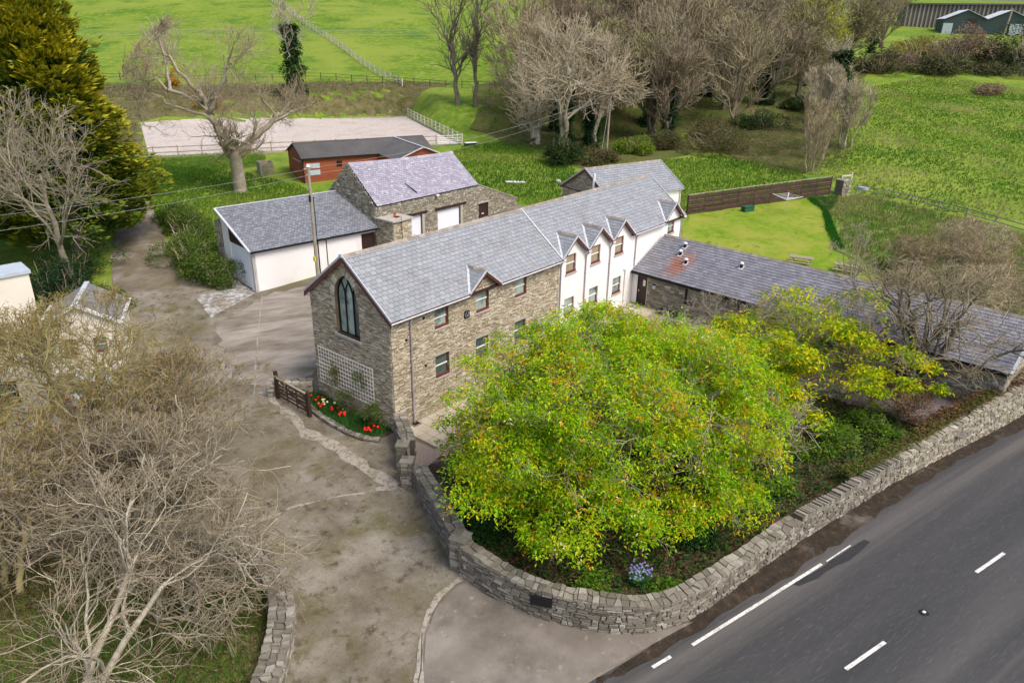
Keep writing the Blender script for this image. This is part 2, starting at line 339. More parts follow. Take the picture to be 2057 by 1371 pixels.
def slates(iv, v1, e=.26, wd=.36, seed=0, gap=.018, jit=.006, lift=.036, v0=0.0):
    R = random.Random(seed); S = []; k = 0; v = v0
    while v < v1-.02:
        h = min(e, v1-v)
        for a, b in iv(v+h*.35):
            u = a-(wd/2 if k % 2 else 0)
            while u < b-.02:
                x0, x1 = max(a, u+gap/2), min(b, u+wd-gap/2)
                if x1-x0 > .03:
                    j = R.uniform(-jit, jit); l = lift+R.uniform(-.006, .012); t = min(v+h+.02, v1)
                    S.append([(x0,v+j,.0),(x1,v+j,.0),(x1,t,0),(x0,t,0),(x0,v+j,l),(x1,v+j,l+R.uniform(-.004,.004)),(x1,t,.006),(x0,t,.006)])
                u += wd
        v += e; k += 1
    return np.array(S)
def pieces(S, O, U, Vv, Nn, name, m, parent, nmax=0, SF_=SLF):
    """the nmax pieces nearest the camera each an object, the rest one joined part"""
    if not len(S): return
    W = plane_pts(S, O, U, Vv, Nn); mw = parent_matrix(parent)
    C = W.mean(1); Cw = C@mw[:3, :3].T+mw[:3, 3]; z = (Cw-CAM)@fw; idx = np.argsort(z)
    near, far = idx[:nmax], idx[nmax:]
    ms = [m, 'slate_edge_shade']
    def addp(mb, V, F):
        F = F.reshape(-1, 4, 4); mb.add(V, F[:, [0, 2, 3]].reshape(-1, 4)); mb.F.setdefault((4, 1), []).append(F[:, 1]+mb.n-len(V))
    for i in near:
        mb = MB(); c = C[i]; addp(mb, W[i]-c, SF_[None]); o = mb.build(name, ms, parent); o.location = c
    if len(far):
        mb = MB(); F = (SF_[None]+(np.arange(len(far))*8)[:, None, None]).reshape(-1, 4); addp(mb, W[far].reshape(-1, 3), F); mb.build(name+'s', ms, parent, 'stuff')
def parent_matrix(o):
    Mx = Matrix.Identity(4)
    while o is not None:
        Mx = Matrix.Translation(o.location) @ o.rotation_euler.to_matrix().to_4x4() @ Mx; o = o.parent
    return np.array(Mx)
# ------------------------------------------------------------------ terrain sheet
def terrain():
    ts = np.concatenate([np.arange(-60, 12, 6), np.arange(12, 62, .8), np.arange(62, 140, 1.2), np.arange(140, 300, 3), np.arange(300, 920, 20)])
    ls = np.concatenate([np.arange(-500, -80, 30), np.arange(-80, -40, 4), np.arange(-40, 60, 1.0), np.arange(60, 140, 3), np.arange(140, 600, 30)])
    T, L = np.meshgrid(ts, ls, indexing='ij'); X, Y = xy(T, L); Z = g(X, Y)
    n, m_ = T.shape; I = np.arange(n*m_).reshape(n, m_)
    F = np.stack([I[:-1, :-1], I[1:, :-1], I[1:, 1:], I[:-1, 1:]], -1).reshape(-1, 4)
    mb = MB(); mb.add(np.stack([X, Y, Z], -1).reshape(-1, 3), F[:, ::-1]); o = mb.build('ground', 'grass', None, 'structure', smooth=True)
    return o
terrain()
M['lawn'] = mat('mown_lawn', [(.3,(.10,.19,.014)),(.55,(.17,.25,.022)),(.75,(.26,.29,.045))], 1.4, rough=1, spec=.05, bump=.8, bscale=9, patches=((.3,(.27,.275,.05),.42,.64),(1.2,(.10,.17,.018),.56,.7),(6,(.24,.27,.06),.62,.78)), detail=8)
M['rough'] = mat('rough_dry_grass', [(.3,(.06,.15,.015)),(.5,(.12,.21,.03)),(.62,(.26,.26,.10)),(.8,(.40,.34,.19))], .5, rough=1, spec=.05, bump=1, bscale=5, patches=((4,(.05,.09,.015),.58,.75),), detail=9)
M['bank'] = mat('scrub_bank_ground', [(.3,(.07,.075,.025)),(.5,(.13,.12,.05)),(.7,(.19,.15,.08)),(.85,(.09,.13,.03))], .7, rough=1, spec=.05, bump=1, bscale=6, patches=((3,(.05,.05,.02),.58,.75),), detail=9)
M['wood'] = mat('woodland_floor', [(.3,(.05,.09,.015)),(.5,(.10,.11,.03)),(.7,(.16,.12,.07))], .35, rough=1, spec=.05, bump=1, bscale=5, patches=((2.5,(.04,.045,.02),.55,.72),), detail=9)
M['sand'] = mat('arena_sand', [(.3,(.40,.34,.30)),(.5,(.48,.42,.375)),(.7,(.56,.50,.455))], 2.2, rough=1, spec=.05, bump=.6, bscale=4, patches=((.35,(.36,.31,.265),.5,.75),(5,(.28,.23,.19),.62,.75)), detail=8)
M['concrete'] = mat('mossy_yard_concrete', [(.28,(.075,.062,.040)),(.40,(.140,.118,.085)),(.54,(.215,.190,.150)),(.75,(.33,.30,.245))], .42, rough=.9, spec=.15, bump=.4, bscale=9,
    patches=((.5,(.12,.105,.045),.50,.68),(2.2,(.075,.06,.034),.54,.70),(6,(.40,.365,.30),.62,.76),(40,(.10,.085,.06),.58,.70),(.16,(.135,.115,.068),.50,.72),(11,(.09,.075,.05),.57,.72),(24,(.45,.41,.35),.62,.75)), detail=9)
M['apron'] = mat('smooth_concrete_apron', [(.3,(.12,.103,.083)),(.5,(.19,.165,.138)),(.7,(.28,.25,.213))], .28, rough=.85, spec=.15, bump=.15, bscale=16, patches=((.35,(.09,.076,.062),.50,.72),(3,(.34,.31,.265),.60,.78),(9,(.38,.34,.29),.64,.8),(1.2,(.13,.11,.085),.56,.76),(22,(.12,.10,.08),.57,.73)), detail=9)
M['ramp'] = mat('broken_concrete_ramp', [(.35,(.13,.12,.10)),(.5,(.30,.29,.27)),(.62,(.52,.51,.48))], 3.2, rough=.9, bump=1, bscale=7, patches=((.5,(.20,.15,.09),.5,.65),), detail=9)
M['mudtrack'] = mat('muddy_track', [(.3,(.10,.08,.05)),(.5,(.17,.14,.10)),(.7,(.27,.235,.19))], .45, rough=.9, bump=.6, bscale=7, patches=((1.4,(.13,.115,.03),.55,.7),(.3,(.33,.30,.26),.56,.75)), detail=9)
M['joint'] = mat('worn_pale_joint', [(.3,(.26,.23,.19)),(.6,(.40,.36,.30))], 1.2, rough=.9, bump=.5, bscale=8, patches=((5,(.12,.10,.07),.48,.66),(1.2,(.17,.145,.09),.48,.66),(14,(.55,.52,.46),.6,.7)), detail=9)
M['asphalt'] = mat('road_asphalt', [(.3,(.036,.036,.038)),(.5,(.050,.049,.050)),(.7,(.078,.074,.071))], 1, rough=.8, spec=.3, stretch=(.035,.55,1), rotz=.265, bump=.35, bscale=45,
    patches=((60,(.14,.135,.125),.56,.78,(1,1,1)),(28,(.035,.034,.034),.60,.76,(1,1,1)),(3,(.055,.053,.052),.60,.75,(1,1,1)),(.8,(.17,.152,.135),.52,.76,(.03,.8,1)),(.45,(.027,.027,.029),.55,.75,(.03,.8,1))), detail=8)
M['verge'] = mat('dark_leaf_gutter', [(.3,(.020,.016,.012)),(.55,(.045,.033,.022)),(.75,(.10,.068,.04))], 3, rough=1, bump=1, bscale=12, patches=((.5,(.16,.14,.12),.58,.74),), detail=9)
M['tarpatch'] = mat('fresh_tarmac_patch', [(.3,(.026,.026,.028)),(.7,(.036,.035,.036))], 6, rough=.8, bump=.2, bscale=50)
M['soil'] = mat('garden_soil', [(.3,(.045,.04,.022)),(.5,(.085,.06,.035)),(.7,(.14,.09,.05))], 1.2, rough=1, bump=1, bscale=9, patches=((.6,(.05,.085,.02),.5,.64),(6,(.20,.13,.08),.6,.75)), detail=9)
M['gravel'] = mat('pinkish_gravel', [(.35,(.22,.17,.14)),(.65,(.40,.32,.28))], 14, rough=1, bump=1, bscale=25)
M['slab'] = mat('paving_slab', [(.3,(.42,.35,.25)),(.6,(.52,.45,.345)),(.8,(.56,.50,.40))], 1.5, rough=.85, bump=.15, bscale=30, bright=.12, patches=((2.2,(.32,.27,.18),.60,.8),))
M['slabjoint'] = mat('slab_joint', [(.3,(.12,.10,.07)),(.7,(.17,.14,.10))], 4, bump=.4)

drape('riding_arena', ARENA, 'sand', .06, 3.0)
road_near = [(-70,.5),(-40,-7.6),(-20,-13.1),(-6.3,-16.95),(-1.6,-18.35),(5.3,-19.95),(13,-22.0),(19,-23.6),(24.5,-25.2),(45,-30.6),(80,-39.5)]
off = lambda p, d: [(x-.26*d, y-.966*d) for x, y in p]
yard = [(-40,-7.3),(-20,-12.8),(-6.3,-17.05),(-2.2,-18.25),(-1.2,-18.5),(-3.2,-17.0),(-4.3,-15.6),(-5.0,-14),(-5.4,-12),(-5.2,-9.6),(-2.4,-3.7),(-1.9,-2.7),(-.2,-.3),(.2,.2),(.2,6.4),(31,6.4),
        (36,8),(36,21.2),(17,21.2),(12,21),(6,22),(6.6,27),(3.4,28.6),(7.2,38.5),(11.2,49.2),(9.4,52.5),(7.7,47.3),(-.2,32.6),(-3,25),(-8,23.5),(-20,24),(-30,10),(-22,6.5),(-15.5,3),(-12.3,.2),(-11.3,-2.6),(-10.8,-4),(-11.0,-6.2),(-13.6,-9.2),(-17,-11.6)]
drape('yard', yard, 'concrete', .04, .9)
drape('muddy_track', [(-1.2,30),(2.6,27.2),(3.6,29),(7.2,38.5),(11,49),(9.4,52.2),(7.4,47),(2.4,38.4)], 'mudtrack', .055, .9, jitter=.12, seed=2)
M['panel'] = mat('combed_concrete_panel', [(.3,(.17,.148,.12)),(.5,(.27,.237,.198)),(.7,(.36,.32,.27))], .8, rough=.9, spec=.15, bump=.6, bscale=9, stretch=(.45,1.5,1), rotz=.5, patches=((.5,(.135,.112,.08),.48,.68,(1,1,1)),(9,(.15,.125,.095),.60,.74,(1,1,1))), detail=9)
drape('concrete_panel', [(.3,18.2),(5.6,21.0),(10.5,20.2),(9,13.5),(-.6,8.0),(-2.2,12.5)], 'panel', .052, .5, jitter=.22, seed=8)
drape('concrete_ramp', [(2.4,24.6),(5.6,25.6),(6.5,27),(5.6,21.9),(1.1,20.2)], 'ramp', .055, .7, jitter=.04)
drape('concrete_apron', [(-13,-14.2),(-12.0,-13.7),(-10.2,-12.7),(-8.7,-11.3),(-7.5,-10.6),(-6.2,-10.4),(-5.5,-10.5),(-5.6,-12),(-5.2,-14.1),(-4.5,-15.8),(-3.4,-17.25),(-1.7,-18.3),(-6.3,-16.85),(-10,-15.7),(-13.8,-14.6)], 'apron', .065, .7)
def strip(name, pts, wd, m, off_=.065, jit=.05, seed=0, parent=None, kind='structure'):
    p = dens(smooth_poly(pts, 1), .6, False); R = random.Random(seed); mb = MB(); L = []; Q = []
    for i, a in enumerate(p):
        b = p[min(i+1, len(p)-1)]; c = p[max(i-1, 0)]; d = np.array(b)-np.array(c); d /= np.linalg.norm(d)+1e-9; n = np.array([-d[1], d[0]])
        for s in (1, -1):
            q = np.array(a)+n*s*(wd/2+R.gauss(0, jit)); Q.append((q[0], q[1], gz(*q)+off_))
    mb.add(Q, [(2*i, 2*i+1, 2*i+3, 2*i+2) for i in range(len(p)-1)]); o = mb.build(name, m, parent, kind); 
    if o.data.polygons[0].normal.z < 0: o.data.flip_normals()
    return o
strip('concrete_joint', [(-1.8,9.3),(-2.6,6.2),(-3.0,3.2),(-3.1,0),(-3.2,-3.6)], .55, 'joint', .06, .18, 1)
strip('concrete_joint', [(-3.2,-3.6),(-6,-1.9),(-9.5,-.6),(-14,.8)], .26, 'joint', .06, .12, 2)
strip('concrete_joint', [(-5.6,-10.2),(-7.4,-10.2),(-8.9,-11.2),(-10.6,-13)], .2, 'joint', .072, .06, 4)
strip('concrete_crack', [(-8.7,-11.1),(-7.5,-10.4),(-6.3,-10.2),(-5.5,-10.4)], .05, 'joint', .076, .01, 5)
strip('concrete_crack', [(-8.7,-11.1),(-10.2,-12.6),(-12,-13.6)], .03, 'verge', .076, .004, 6)
strip('concrete_crack', [(5.8,21.2),(1,14.5),(-2.8,9.0)], .07, 'joint', .066, .03, 9)
strip('concrete_crack', [(.8,20.0),(9,18.2),(13,17)], .06, 'joint', .066, .02, 10)
# ---- road
road = road_near+off(road_near, 9.2)[::-1]
drape('road', road, 'asphalt', .045, 1.6)
vo = [(-6.3,-17.0),(-3.4,-17.75),(-1.9,-18.1),(-.9,-17.95),(2,-18.5),(5.3,-19.2),(9,-20.15),(13,-21.2),(17.5,-22.5),(24.3,-24.8),(30,-26.6)]
vi = [(-6.6,-17.25),(-3.0,-18.35),(-1.2,-18.85),(2,-19.75),(5.3,-20.7),(9,-21.5),(13,-22.45),(17.5,-23.6),(24.3,-25.9),(30,-27.6)]
drape('leaf_gutter', vo+vi[::-1], 'verge', .06, .5, jitter=.06, seed=3)
drape('tarmac_patch', [(2.6,-20.35),(4.6,-20.95),(7.4,-21.66),(7.5,-21.95),(5.6,-21.62),(4.2,-21.12),(2.7,-20.62)], 'tarpatch', .062, .5, jitter=.03)
def painted(name, a, b, wd=.1, off_=.075):
    a = np.array(a, float); b = np.array(b, float); d = (b-a)/np.linalg.norm(b-a); n = np.array([-d[1], d[0]])*wd/2; k = max(1, int(np.linalg.norm(b-a)/1.0)); mb = MB(); Q = []
    for i in range(k+1):
        p = a+(b-a)*i/k
        for s in (1, -1): q = p+n*s; Q.append((q[0], q[1], gz(*q)+off_))
    mb.add(Q, [(2*i, 2*i+1, 2*i+3, 2*i+2) for i in range(k)]); o = mb.build(name, 'paint_line', None, 'structure')
    if o.data.polygons[0].normal.z < 0: o.data.flip_normals()
for a, b in (((-9.4,-20.75),(-7.0,-21.45)),((-.3,-23.31),(1.9,-24.0)),((8.27,-25.8),(10.41,-26.47)),((17.0,-28.35),(19.3,-29.0)),((26,-30.9),(28.3,-31.5))): painted('centre_line_dash', a, b, .14)
painted('edge_line', (-2.79,-18.78), (4.6,-20.82), .13); painted('edge_line', (4.9,-20.92), (6.6,-21.36), .06); painted('edge_line_dash', (-4.6,-18.2), (-3.75,-18.45), .13)

# reflective road stud
t = thing('road_stud', 'small reflective cat eye stud in a dark iron casting on the road centre', 'road stud', (4.45,-24.72,gz(4.45,-24.72)+.045), -.28)
mb = MB(); tube(mb, [(0,0,0),(0,0,.03)], [.19,.16], 16); mb.build('casting', 'black', t); mb = MB(); box(mb, -.06,.06,-.05,.05,.03,.055); mb.build('reflector', 'white_plastic', t)
# ---- lawns, banks, woodland floor
drape('mown_lawn', [(30.6,1.0),(40.9,4.9),(44.9,6.6),(52.3,3.2),(59.2,-.1),(55.8,-3.3),(50,-5.6),(44.6,-8.0),(42.5,-11.5),(39,-14.2),(33,-14.5),(30.6,-10)], 'lawn', .05, 1.1, jitter=.1)
drape('rough_grass', [(59.8,-.4),(63,-2.6),(65.5,-3.2),(64,-12),(61.8,-20),(60,-32),(44,-34),(36,-28),(33,-15),(39.4,-14.6),(43.2,-11.6),(45.3,-8.2),(50.4,-6),(56.4,-3.5)], 'rough', .05, 1.3, jitter=.3)
drape('scrub_bank', [(20,68),(33.6,99),(71,76),(76,76),(85,77),(76,86),(60,98),(45,112),(34,126),(18,135),(5,110)], 'bank', .05, 2.0, jitter=.3)
drape('woodland_floor', [(54,34),(56,40),(62,46),(68,57),(84,72),(100,72),(125,82),(170,96),(230,90),(225,62),(185,30),(150,22),(120,18),(92,6),(70,4),(72,14),(78,20),(92,26),(84,28),(72,20),(62,20),(52,22)], 'wood', .05, 2.2, jitter=.3)
drape('garden_soil_bed', [(-4.9,-9.8),(-2.2,-3.9),(.2,-3.5),(6,-4.2),(12,-3.6),(18.5,-2.6),(19,-8),(23,-12),(22.3,-24),(17.5,-22.5),(13,-21.1),(5.3,-19.1),(-1.2,-17.7),(-3.0,-16.8),(-4.1,-15.4),(-4.8,-13.8),(-5.1,-12)], 'soil', .0, .8, zf=garden_z)
drape('gravel_path', [(-2.2,-2.7),(-.1,-.4),(0,-2.9),(3.2,-3.8),(2.2,-4.4),(-.5,-5.9),(-3.9,-8.6),(-3.2,-5.5),(-2.4,-4)], 'gravel', .0, .6, zf=garden_z)
M['setts'] = mat('dark_courtyard_paving', [(.3,(.15,.125,.13)),(.7,(.24,.205,.21))], 3, rough=.8, bright=.15, patches=((.8,(.09,.08,.06),.55,.75),))
cy = drape('courtyard', [(18.6,-2.6),(19,-8),(19.5,-12),(17.8,-16.5),(17.4,-22.4),(22.6,-24.2),(23.4,-.2),(14.6,-.2),(14.6,-2.6)], 'gravel', .02, .8, zf=lambda x, y: garden_z(x, y)*0+1.03)
mb = MB(); R = random.Random(4)
for i in range(11):
    for j in range(22):
        x = 17.55+i*.42; y = -23.4+j*.42
        if x > 22.0+.02*j: continue
        q = [(x+.012, y+.012), (x+.40, y+.012), (x+.40, y+.40), (x+.012, y+.40)]; z = 1.05+R.uniform(.012, .022)
        mb.add([(a, b, 1.04) for a, b in q]+[(a+.0, b, z) for a, b in q], BOXF)
mb.build('paving_setts', 'setts', cy, 'stuff')
def slab_field(base, x0, y0, nx, ny, sx, sy, zf, skip=lambda x, y: False, seed=0):
    R = random.Random(seed); me = MB(); box(me, .012, sx-.012, .012, sy-.012, -.02, .022); me = me.mesh('paving_slab'); me.materials.append(M['slab'])
    for i in range(nx):
        for j in range(ny):
            x = x0+i*sx; y = y0+j*sy
            if skip(x+sx/2, y+sy/2): continue
            o = link('paving_slab', me, base); o.location = (x, y, zf(x+sx/2, y+sy/2)+.02+R.uniform(0, .008)); o.rotation_euler = (R.gauss(0, .004), R.gauss(0, .004), R.gauss(0, .004))
pz = lambda x, y: .06 if x < 9 else min(1.0, .06+(x-9)*.2)
pt = drape('patio', [(-.1,-3.1),(.1,-.02),(14.2,-.02),(14.2,-3.1),(3,-3.9)], 'slabjoint', .06, .8, zf=lambda x, y: np.interp(x, [9, 13.7], [0, .9]))
slab_field(pt, .35, -3.12, 22, 5, .62, .62, pz, lambda x, y: y > -.05)
ct = drape('courtyard_slabs', [(14.3,-2.55),(14.3,-.02),(23.3,-.02),(23.1,-2.55)], 'slabjoint', .0, .8, zf=lambda x, y: x*0+1.045)
slab_field(ct, 14.5, -2.5, 14, 4, .62, .62, lambda x, y: 1.04, seed=3)
# ------------------------------------------------------------------ building kit (local frames: x along, y inwards, z up)
X_, Y_, Z_ = np.array([1., 0, 0]), np.array([0, 1., 0]), np.array([0, 0, 1.])
def wall_face(parent, O, U, Nn, width, h0, top, holes, m, mm='mortar', rub=True, seed=0, arch=None, ch=(.035, .10), ln=(.12, .42), name='wall', step=.25, proud=(.015, .05), extra_breaks=(), quoin=0.0):
    """vertical face; top(v)->(u0,u1) outline at height v or None; holes (u0,u1,v0,v1); arch: function v->(u0,u1) or None"""
    O = np.asarray(O, float); U = np.asarray(U, float); Nn = np.asarray(Nn, float); hmax = width[2] if len(width) > 2 else h0
    def iv(v):
        r = top(v) if top else (width[0], width[1])
        if r is None or r[1]-r[0] < .02: return []
        hs = [(a, b) for a, b, c, d in holes if c < v < d]
        if arch and arch(v): hs.append(arch(v))
        return minus([r], hs)
    vb = width[3] if len(width) > 3 else 0.0
    br = [c for h in holes for c in h[2:]]+list(extra_breaks)
    mb = MB(); face_bands(mb, iv, vb, hmax, br, O, U, Z_, Nn, 0.0, step)
    for a, b, c, d in holes:      # reveals
        for q in (((a,c,0),(a,d,0),(a,d,-.2),(a,c,-.2)), ((b,c,0),(b,d,0),(b,d,-.2),(b,c,-.2)), ((a,d,0),(b,d,0),(b,d,-.2),(a,d,-.2)), ((a,c,0),(b,c,0),(b,c,-.2),(a,c,-.2))):
            mb.add(plane_pts(q, O, U, Z_, Nn), [(0, 1, 2, 3)])
    o = mb.build(name, mm if rub else m, parent)
    if rub:
        S = rubble(iv, vb, hmax, ch, ln, proud, seed=seed); mb = MB(); add_stones(mb, S, O, U, Z_, Nn); mb.build('rubble_stones', m, parent, 'stuff')
    return o
def lbox(mb, O, U, Nn, u0, u1, v0, v1, n0, n1, mi=0):
    P = plane_pts([(u0,v0,n0),(u1,v0,n0),(u1,v1,n0),(u0,v1,n0),(u0,v0,n1),(u1,v0,n1),(u1,v1,n1),(u0,v1,n1)], O, U, Z_, Nn); mb.add(P, BOXF, mi)
def window(parent, O, U, Nn, u0, u1, v0, v1, glass='glass', frame='maroon', sill='maroon', rail=.5, bars=True, fw_=.07, label=None, stone_sill=True):
    d = -.14; mb = MB(); f = fw_
    lbox(mb, O, U, Nn, u0, u0+f, v0, v1, d-.05, d+.05); lbox(mb, O, U, Nn, u1-f, u1, v0, v1, d-.05, d+.05)
    lbox(mb, O, U, Nn, u0+f, u1-f, v1-f, v1, d-.05, d+.05); lbox(mb, O, U, Nn, u0+f, u1-f, v0, v0+f, d-.05, d+.05)
    wd = mb.build('window', frame, parent, label=label)
    vm = v0+(v1-v0)*rail
    if bars:
        mb = MB(); lbox(mb, O, U, Nn, u0+f, u1-f, vm-.03, vm+.035, d-.02, d+.06); mb.build('meeting_rail', 'white_plastic', wd)
        mb = MB(); lbox(mb, O, U, Nn, u0+f, u1-f, v0+f, vm-.03, d-.02, d-.005); mb.build('pane', glass, wd)
        mb = MB(); lbox(mb, O, U, Nn, u0+f, u1-f, vm+.035, v1-f, d-.005, d+.015); mb.build('pane', glass, wd)
    else:
        mb = MB(); lbox(mb, O, U, Nn, u0+f, u1-f, v0+f, v1-f, d-.02, d-.005); mb.build('pane', glass, wd)
    if sill:
        mb = MB(); lbox(mb, O, U, Nn, u0-.01, u1+.01, v0-.02, v0+.09, d+.05, .02); mb.build('sill', sill, wd)
    if stone_sill:
        mb = MB(); lbox(mb, O, U, Nn, u0-.08, u1+.08, v0-.12, v0-.022, -.04, .07); mb.build('sill', 'concrete_trim', wd)
    return wd
def door(parent, O, U, Nn, u0, u1, v0, v1, m='darkbrown', handle=True, glassy=False, frame='darkbrown', name='door', letter=False):
    mb = MB(); d = -.1; lbox(mb, O, U, Nn, u0+.05, u1-.05, v0+.02, v1-.05, d-.04, d)
    for a in np.linspace(u0+.05, u1-.05, 5)[1:-1]: lbox(mb, O, U, Nn, a-.006, a+.006, v0+.1, v1-.12, d, d+.006)
    o = mb.build(name, m, parent)
    mb = MB(); lbox(mb, O, U, Nn, u0, u0+.05, v0, v1, d-.06, d+.06); lbox(mb, O, U, Nn, u1-.05, u1, v0, v1, d-.06, d+.06); lbox(mb, O, U, Nn, u0+.05, u1-.05, v1-.05, v1, d-.06, d+.06); mb.build('frame', frame, o)
    if handle: mb = MB(); lbox(mb, O, U, Nn, u0+.11, u0+.15, v0+.95, v0+1.12, d, d+.05); mb.build('handle', 'galv', o)
    if glassy: mb = MB(); lbox(mb, O, U, Nn, u1-.42, u1-.22, v1-.75, v1-.3, d, d+.012); mb.build('pane', 'white_plastic', o)
    if letter: mb = MB(); lbox(mb, O, U, Nn, (u0+u1)/2-.15, (u0+u1)/2+.15, v0+.9, v0+1.0, d, d+.02); mb.build('letterbox', 'white_plastic', o)
    return o
def roof_plane(roof, O, U, Vv, iv, L, m, e, wd, nmax=0, seed=0, lift=.03, thick=.06, v0=0.0, v_breaks=()):
    O = np.asarray(O, float); U = np.asarray(U, float); Vv = np.asarray(Vv, float); Nn = np.cross(U, Vv); Nn /= np.linalg.norm(Nn)
    if Nn[2] < 0: Nn = -Nn
    mb = MB(); face_bands(mb, iv, v0, L, v_breaks, O, U, Vv, Nn, -.012, e); face_bands(mb, iv, v0, L, v_breaks, O, U, Vv, Nn, -thick, e); mb.build('roof_deck', 'underlay', roof)
    S = slates(iv, L, e, wd, seed, lift=lift, v0=v0); pieces(S, O, U, Vv, Nn, 'slate', m, roof, nmax)
def ridge_tiles(roof, a, b, drop=.11, half=.13, tl_=.45, m='ridge', solo=True):
    a = np.array(a, float); b = np.array(b, float); L = np.linalg.norm(b-a); n = max(1, round(L/tl_)); d = (b-a)/L; s = np.cross(d, (0, 0, 1)); s /= np.linalg.norm(s)
    l = L/n; prof = [(-half, -drop), (-half*.45, -drop*.30), (0, .03), (half*.45, -drop*.30), (half, -drop)]
    V = []
    for q in (0.006, l-.006):
        for (x, z) in prof: V.append(s*x+np.array([0, 0, z+.03])+d*q)
        for (x, z) in prof[::-1]: V.append(s*x*.9+np.array([0, 0, z+.0])+d*q)
    F = [(i, (i+1) % 10, 10+(i+1) % 10, 10+i) for i in range(10)]
    mb = MB(); mb.add(V, F); me = mb.mesh('ridge_tile'); me.materials.append(M[m])
    for i in range(n):
        o = link('ridge_tile', me, roof); o.location = a+d*(l*i); 
def gutter(parent, a, b, m='gutter', r=.06):
    a = np.array(a, float); b = np.array(b, float); d = b-a; d /= np.linalg.norm(d); s = np.cross(d, (0, 0, 1)); V = []; n = 7
    for p in (a, b):
        for k in range(n): t = math.pi*k/(n-1); V.append(p+s*math.cos(t)*r-np.array([0, 0, math.sin(t)*r]))
        for k in range(n)[::-1]: t = math.pi*k/(n-1); V.append(p+s*math.cos(t)*(r-.012)-np.array([0, 0, math.sin(t)*(r-.012)]))
    N2 = 2*n; mb = MB(); mb.add(V, [(i, (i+1) % N2, N2+(i+1) % N2, N2+i) for i in range(N2)]); mb.add(V, [tuple(range(n))+tuple(range(n, N2))]); mb.add(V, [tuple(range(N2, 2*N2))]); return mb.build('gutter', m, parent, smooth=False)
def downpipe(parent, x, y, z0, z1, m='pipe', out=(0, -1), r=.05):
    mb = MB(); ox, oy = out; tube(mb, [(x+ox*.12, y+oy*.12, z1), (x+ox*.12, y+oy*.12, z1-.12), (x, y, z1-.32), (x, y, z0)], r, 8); p = mb.build('downpipe', m, parent, smooth=True)
    for z in np.arange(z0+.6, z1-.3, 1.6):
        q = MB(); tube(q, [(x, y, z), (x, y, z+.08)], r*1.35, 8); q.build('bracket', m, p)
def barge(parent, a, b, h=.24, t_=.05, m='maroon'):
    mb = MB(); a = np.array(a, float); b = np.array(b, float); d = (b-a)/np.linalg.norm(b-a); q = np.array([0, 0, -h]); s = np.cross(d, (0, 0, 1)); s /= np.linalg.norm(s); s *= t_/2
    V = [a-s+q, a+s+q, a+s, a-s, b-s+q, b+s+q, b+s, b-s]; mb.add(V, BOXF); return mb.build('bargeboard', m, parent)
def verge(parent, a, b, m='lead', w_=.12):
    mb = MB(); bar(mb, a, b, w_, .05); return mb.build('verge_strip', m, parent)
def small_gable(roof, xc, hw, yf, zf, za, ymain, m, seed, e=.24, wd=.3, wall_m=None):
    """little gabled roof whose ridge runs back into the main roof plane; ymain(z)-> y of main plane at height z"""
    yb = ymain(za)+.02; s = math.hypot(hw, za-zf)
    for sg in (-1, 1):
        O = np.array([xc+sg*hw, yf, zf]); U = Y_; Vv = np.array([-sg*hw, 0, za-zf])/s
        y0 = ymain(zf)-yf; y1 = yb-yf
        iv = lambda v, y0=y0, y1=y1: [(0.0, max(.02, y0+(y1-y0)*v/s))]
        roof_plane(roof, O+np.array([0, 0, .03]), U, Vv, iv, s, m, e, wd, 0, seed, lift=.022, thick=.05)
        mb = MB(); bar(mb, (xc+sg*hw, ymain(zf)-.0, zf+.06), (xc, yb, za+.06), .16, .035); mb.build('valley_flashing', 'lead', roof)
        mb = MB(); bar(mb, (xc+sg*(hw+.03), yf-.015, zf+.05), (xc, yf-.015, za+.07), .10, .05, (0, -1, 0)); mb.build('verge_strip', 'lead', roof)
        barge(roof, (xc+sg*(hw+.04), yf+.03, zf+.02), (xc, yf+.03, za+.05), .22, .05, 'maroon')
    ridge_tiles(roof, (xc, yf-.02, za+.06), (xc, yb, za+.06))
# ================================================================== stone house with the gothic window
W_, HE, HR = 6.57, 6.4, 9.10; pitch = (HR-HE)/(W_/2+.25); ym = lambda z: -.25+(z-HE)/pitch
house = thing('stone_house', 'stone chapel-like house with a tall pointed window in its gable and a slate roof', 'house', (0, 0, 0))
fO, fU, fN = np.array([0, 0, 0.]), X_, -Y_
wins = [(3.07,4.11,5.05,6.12),(6.36,7.40,5.05,6.38),(9.80,10.84,5.05,6.2),(3.07,4.11,2.14,3.45),(6.30,7.34,2.14,3.45),(9.80,10.84,2.14,3.45)]
dc, dhw, dz = 6.88, 1.28, 7.42
def ftop(v):
    if v <= HE-.02: return (0, 14.2)
    k = 1-(v-HE)/(dz-HE-.05); return (dc-dhw*k, dc+dhw*k) if k > 0 else None
wall_face(house, fO, fU, fN, (0, 14.2, dz, -.5), HE, ftop, wins, 'stone', seed=1, extra_breaks=(HE-.02,), name='front_wall')
for i, q in enumerate(wins): window(house, fO, fU, fN, *q, glass='glass_sky_reflection' if i in (0, 1, 2) else 'glass')
for a, b, c, d in wins:
    if d < 5: mb = MB(); lbox(mb, fO, fU, fN, a-.12, b+.12, d+.0, d+.16, -.05, .045); mb.build('lintel', 'concrete_trim', house)
mb = MB(); lbox(mb, fO, fU, fN, 0, 5.4, 6.05, 6.36, .0, .052); lbox(mb, fO, fU, fN, 8.4, 14.2, 6.05, 6.36, .0, .052)
mb = MB(); 
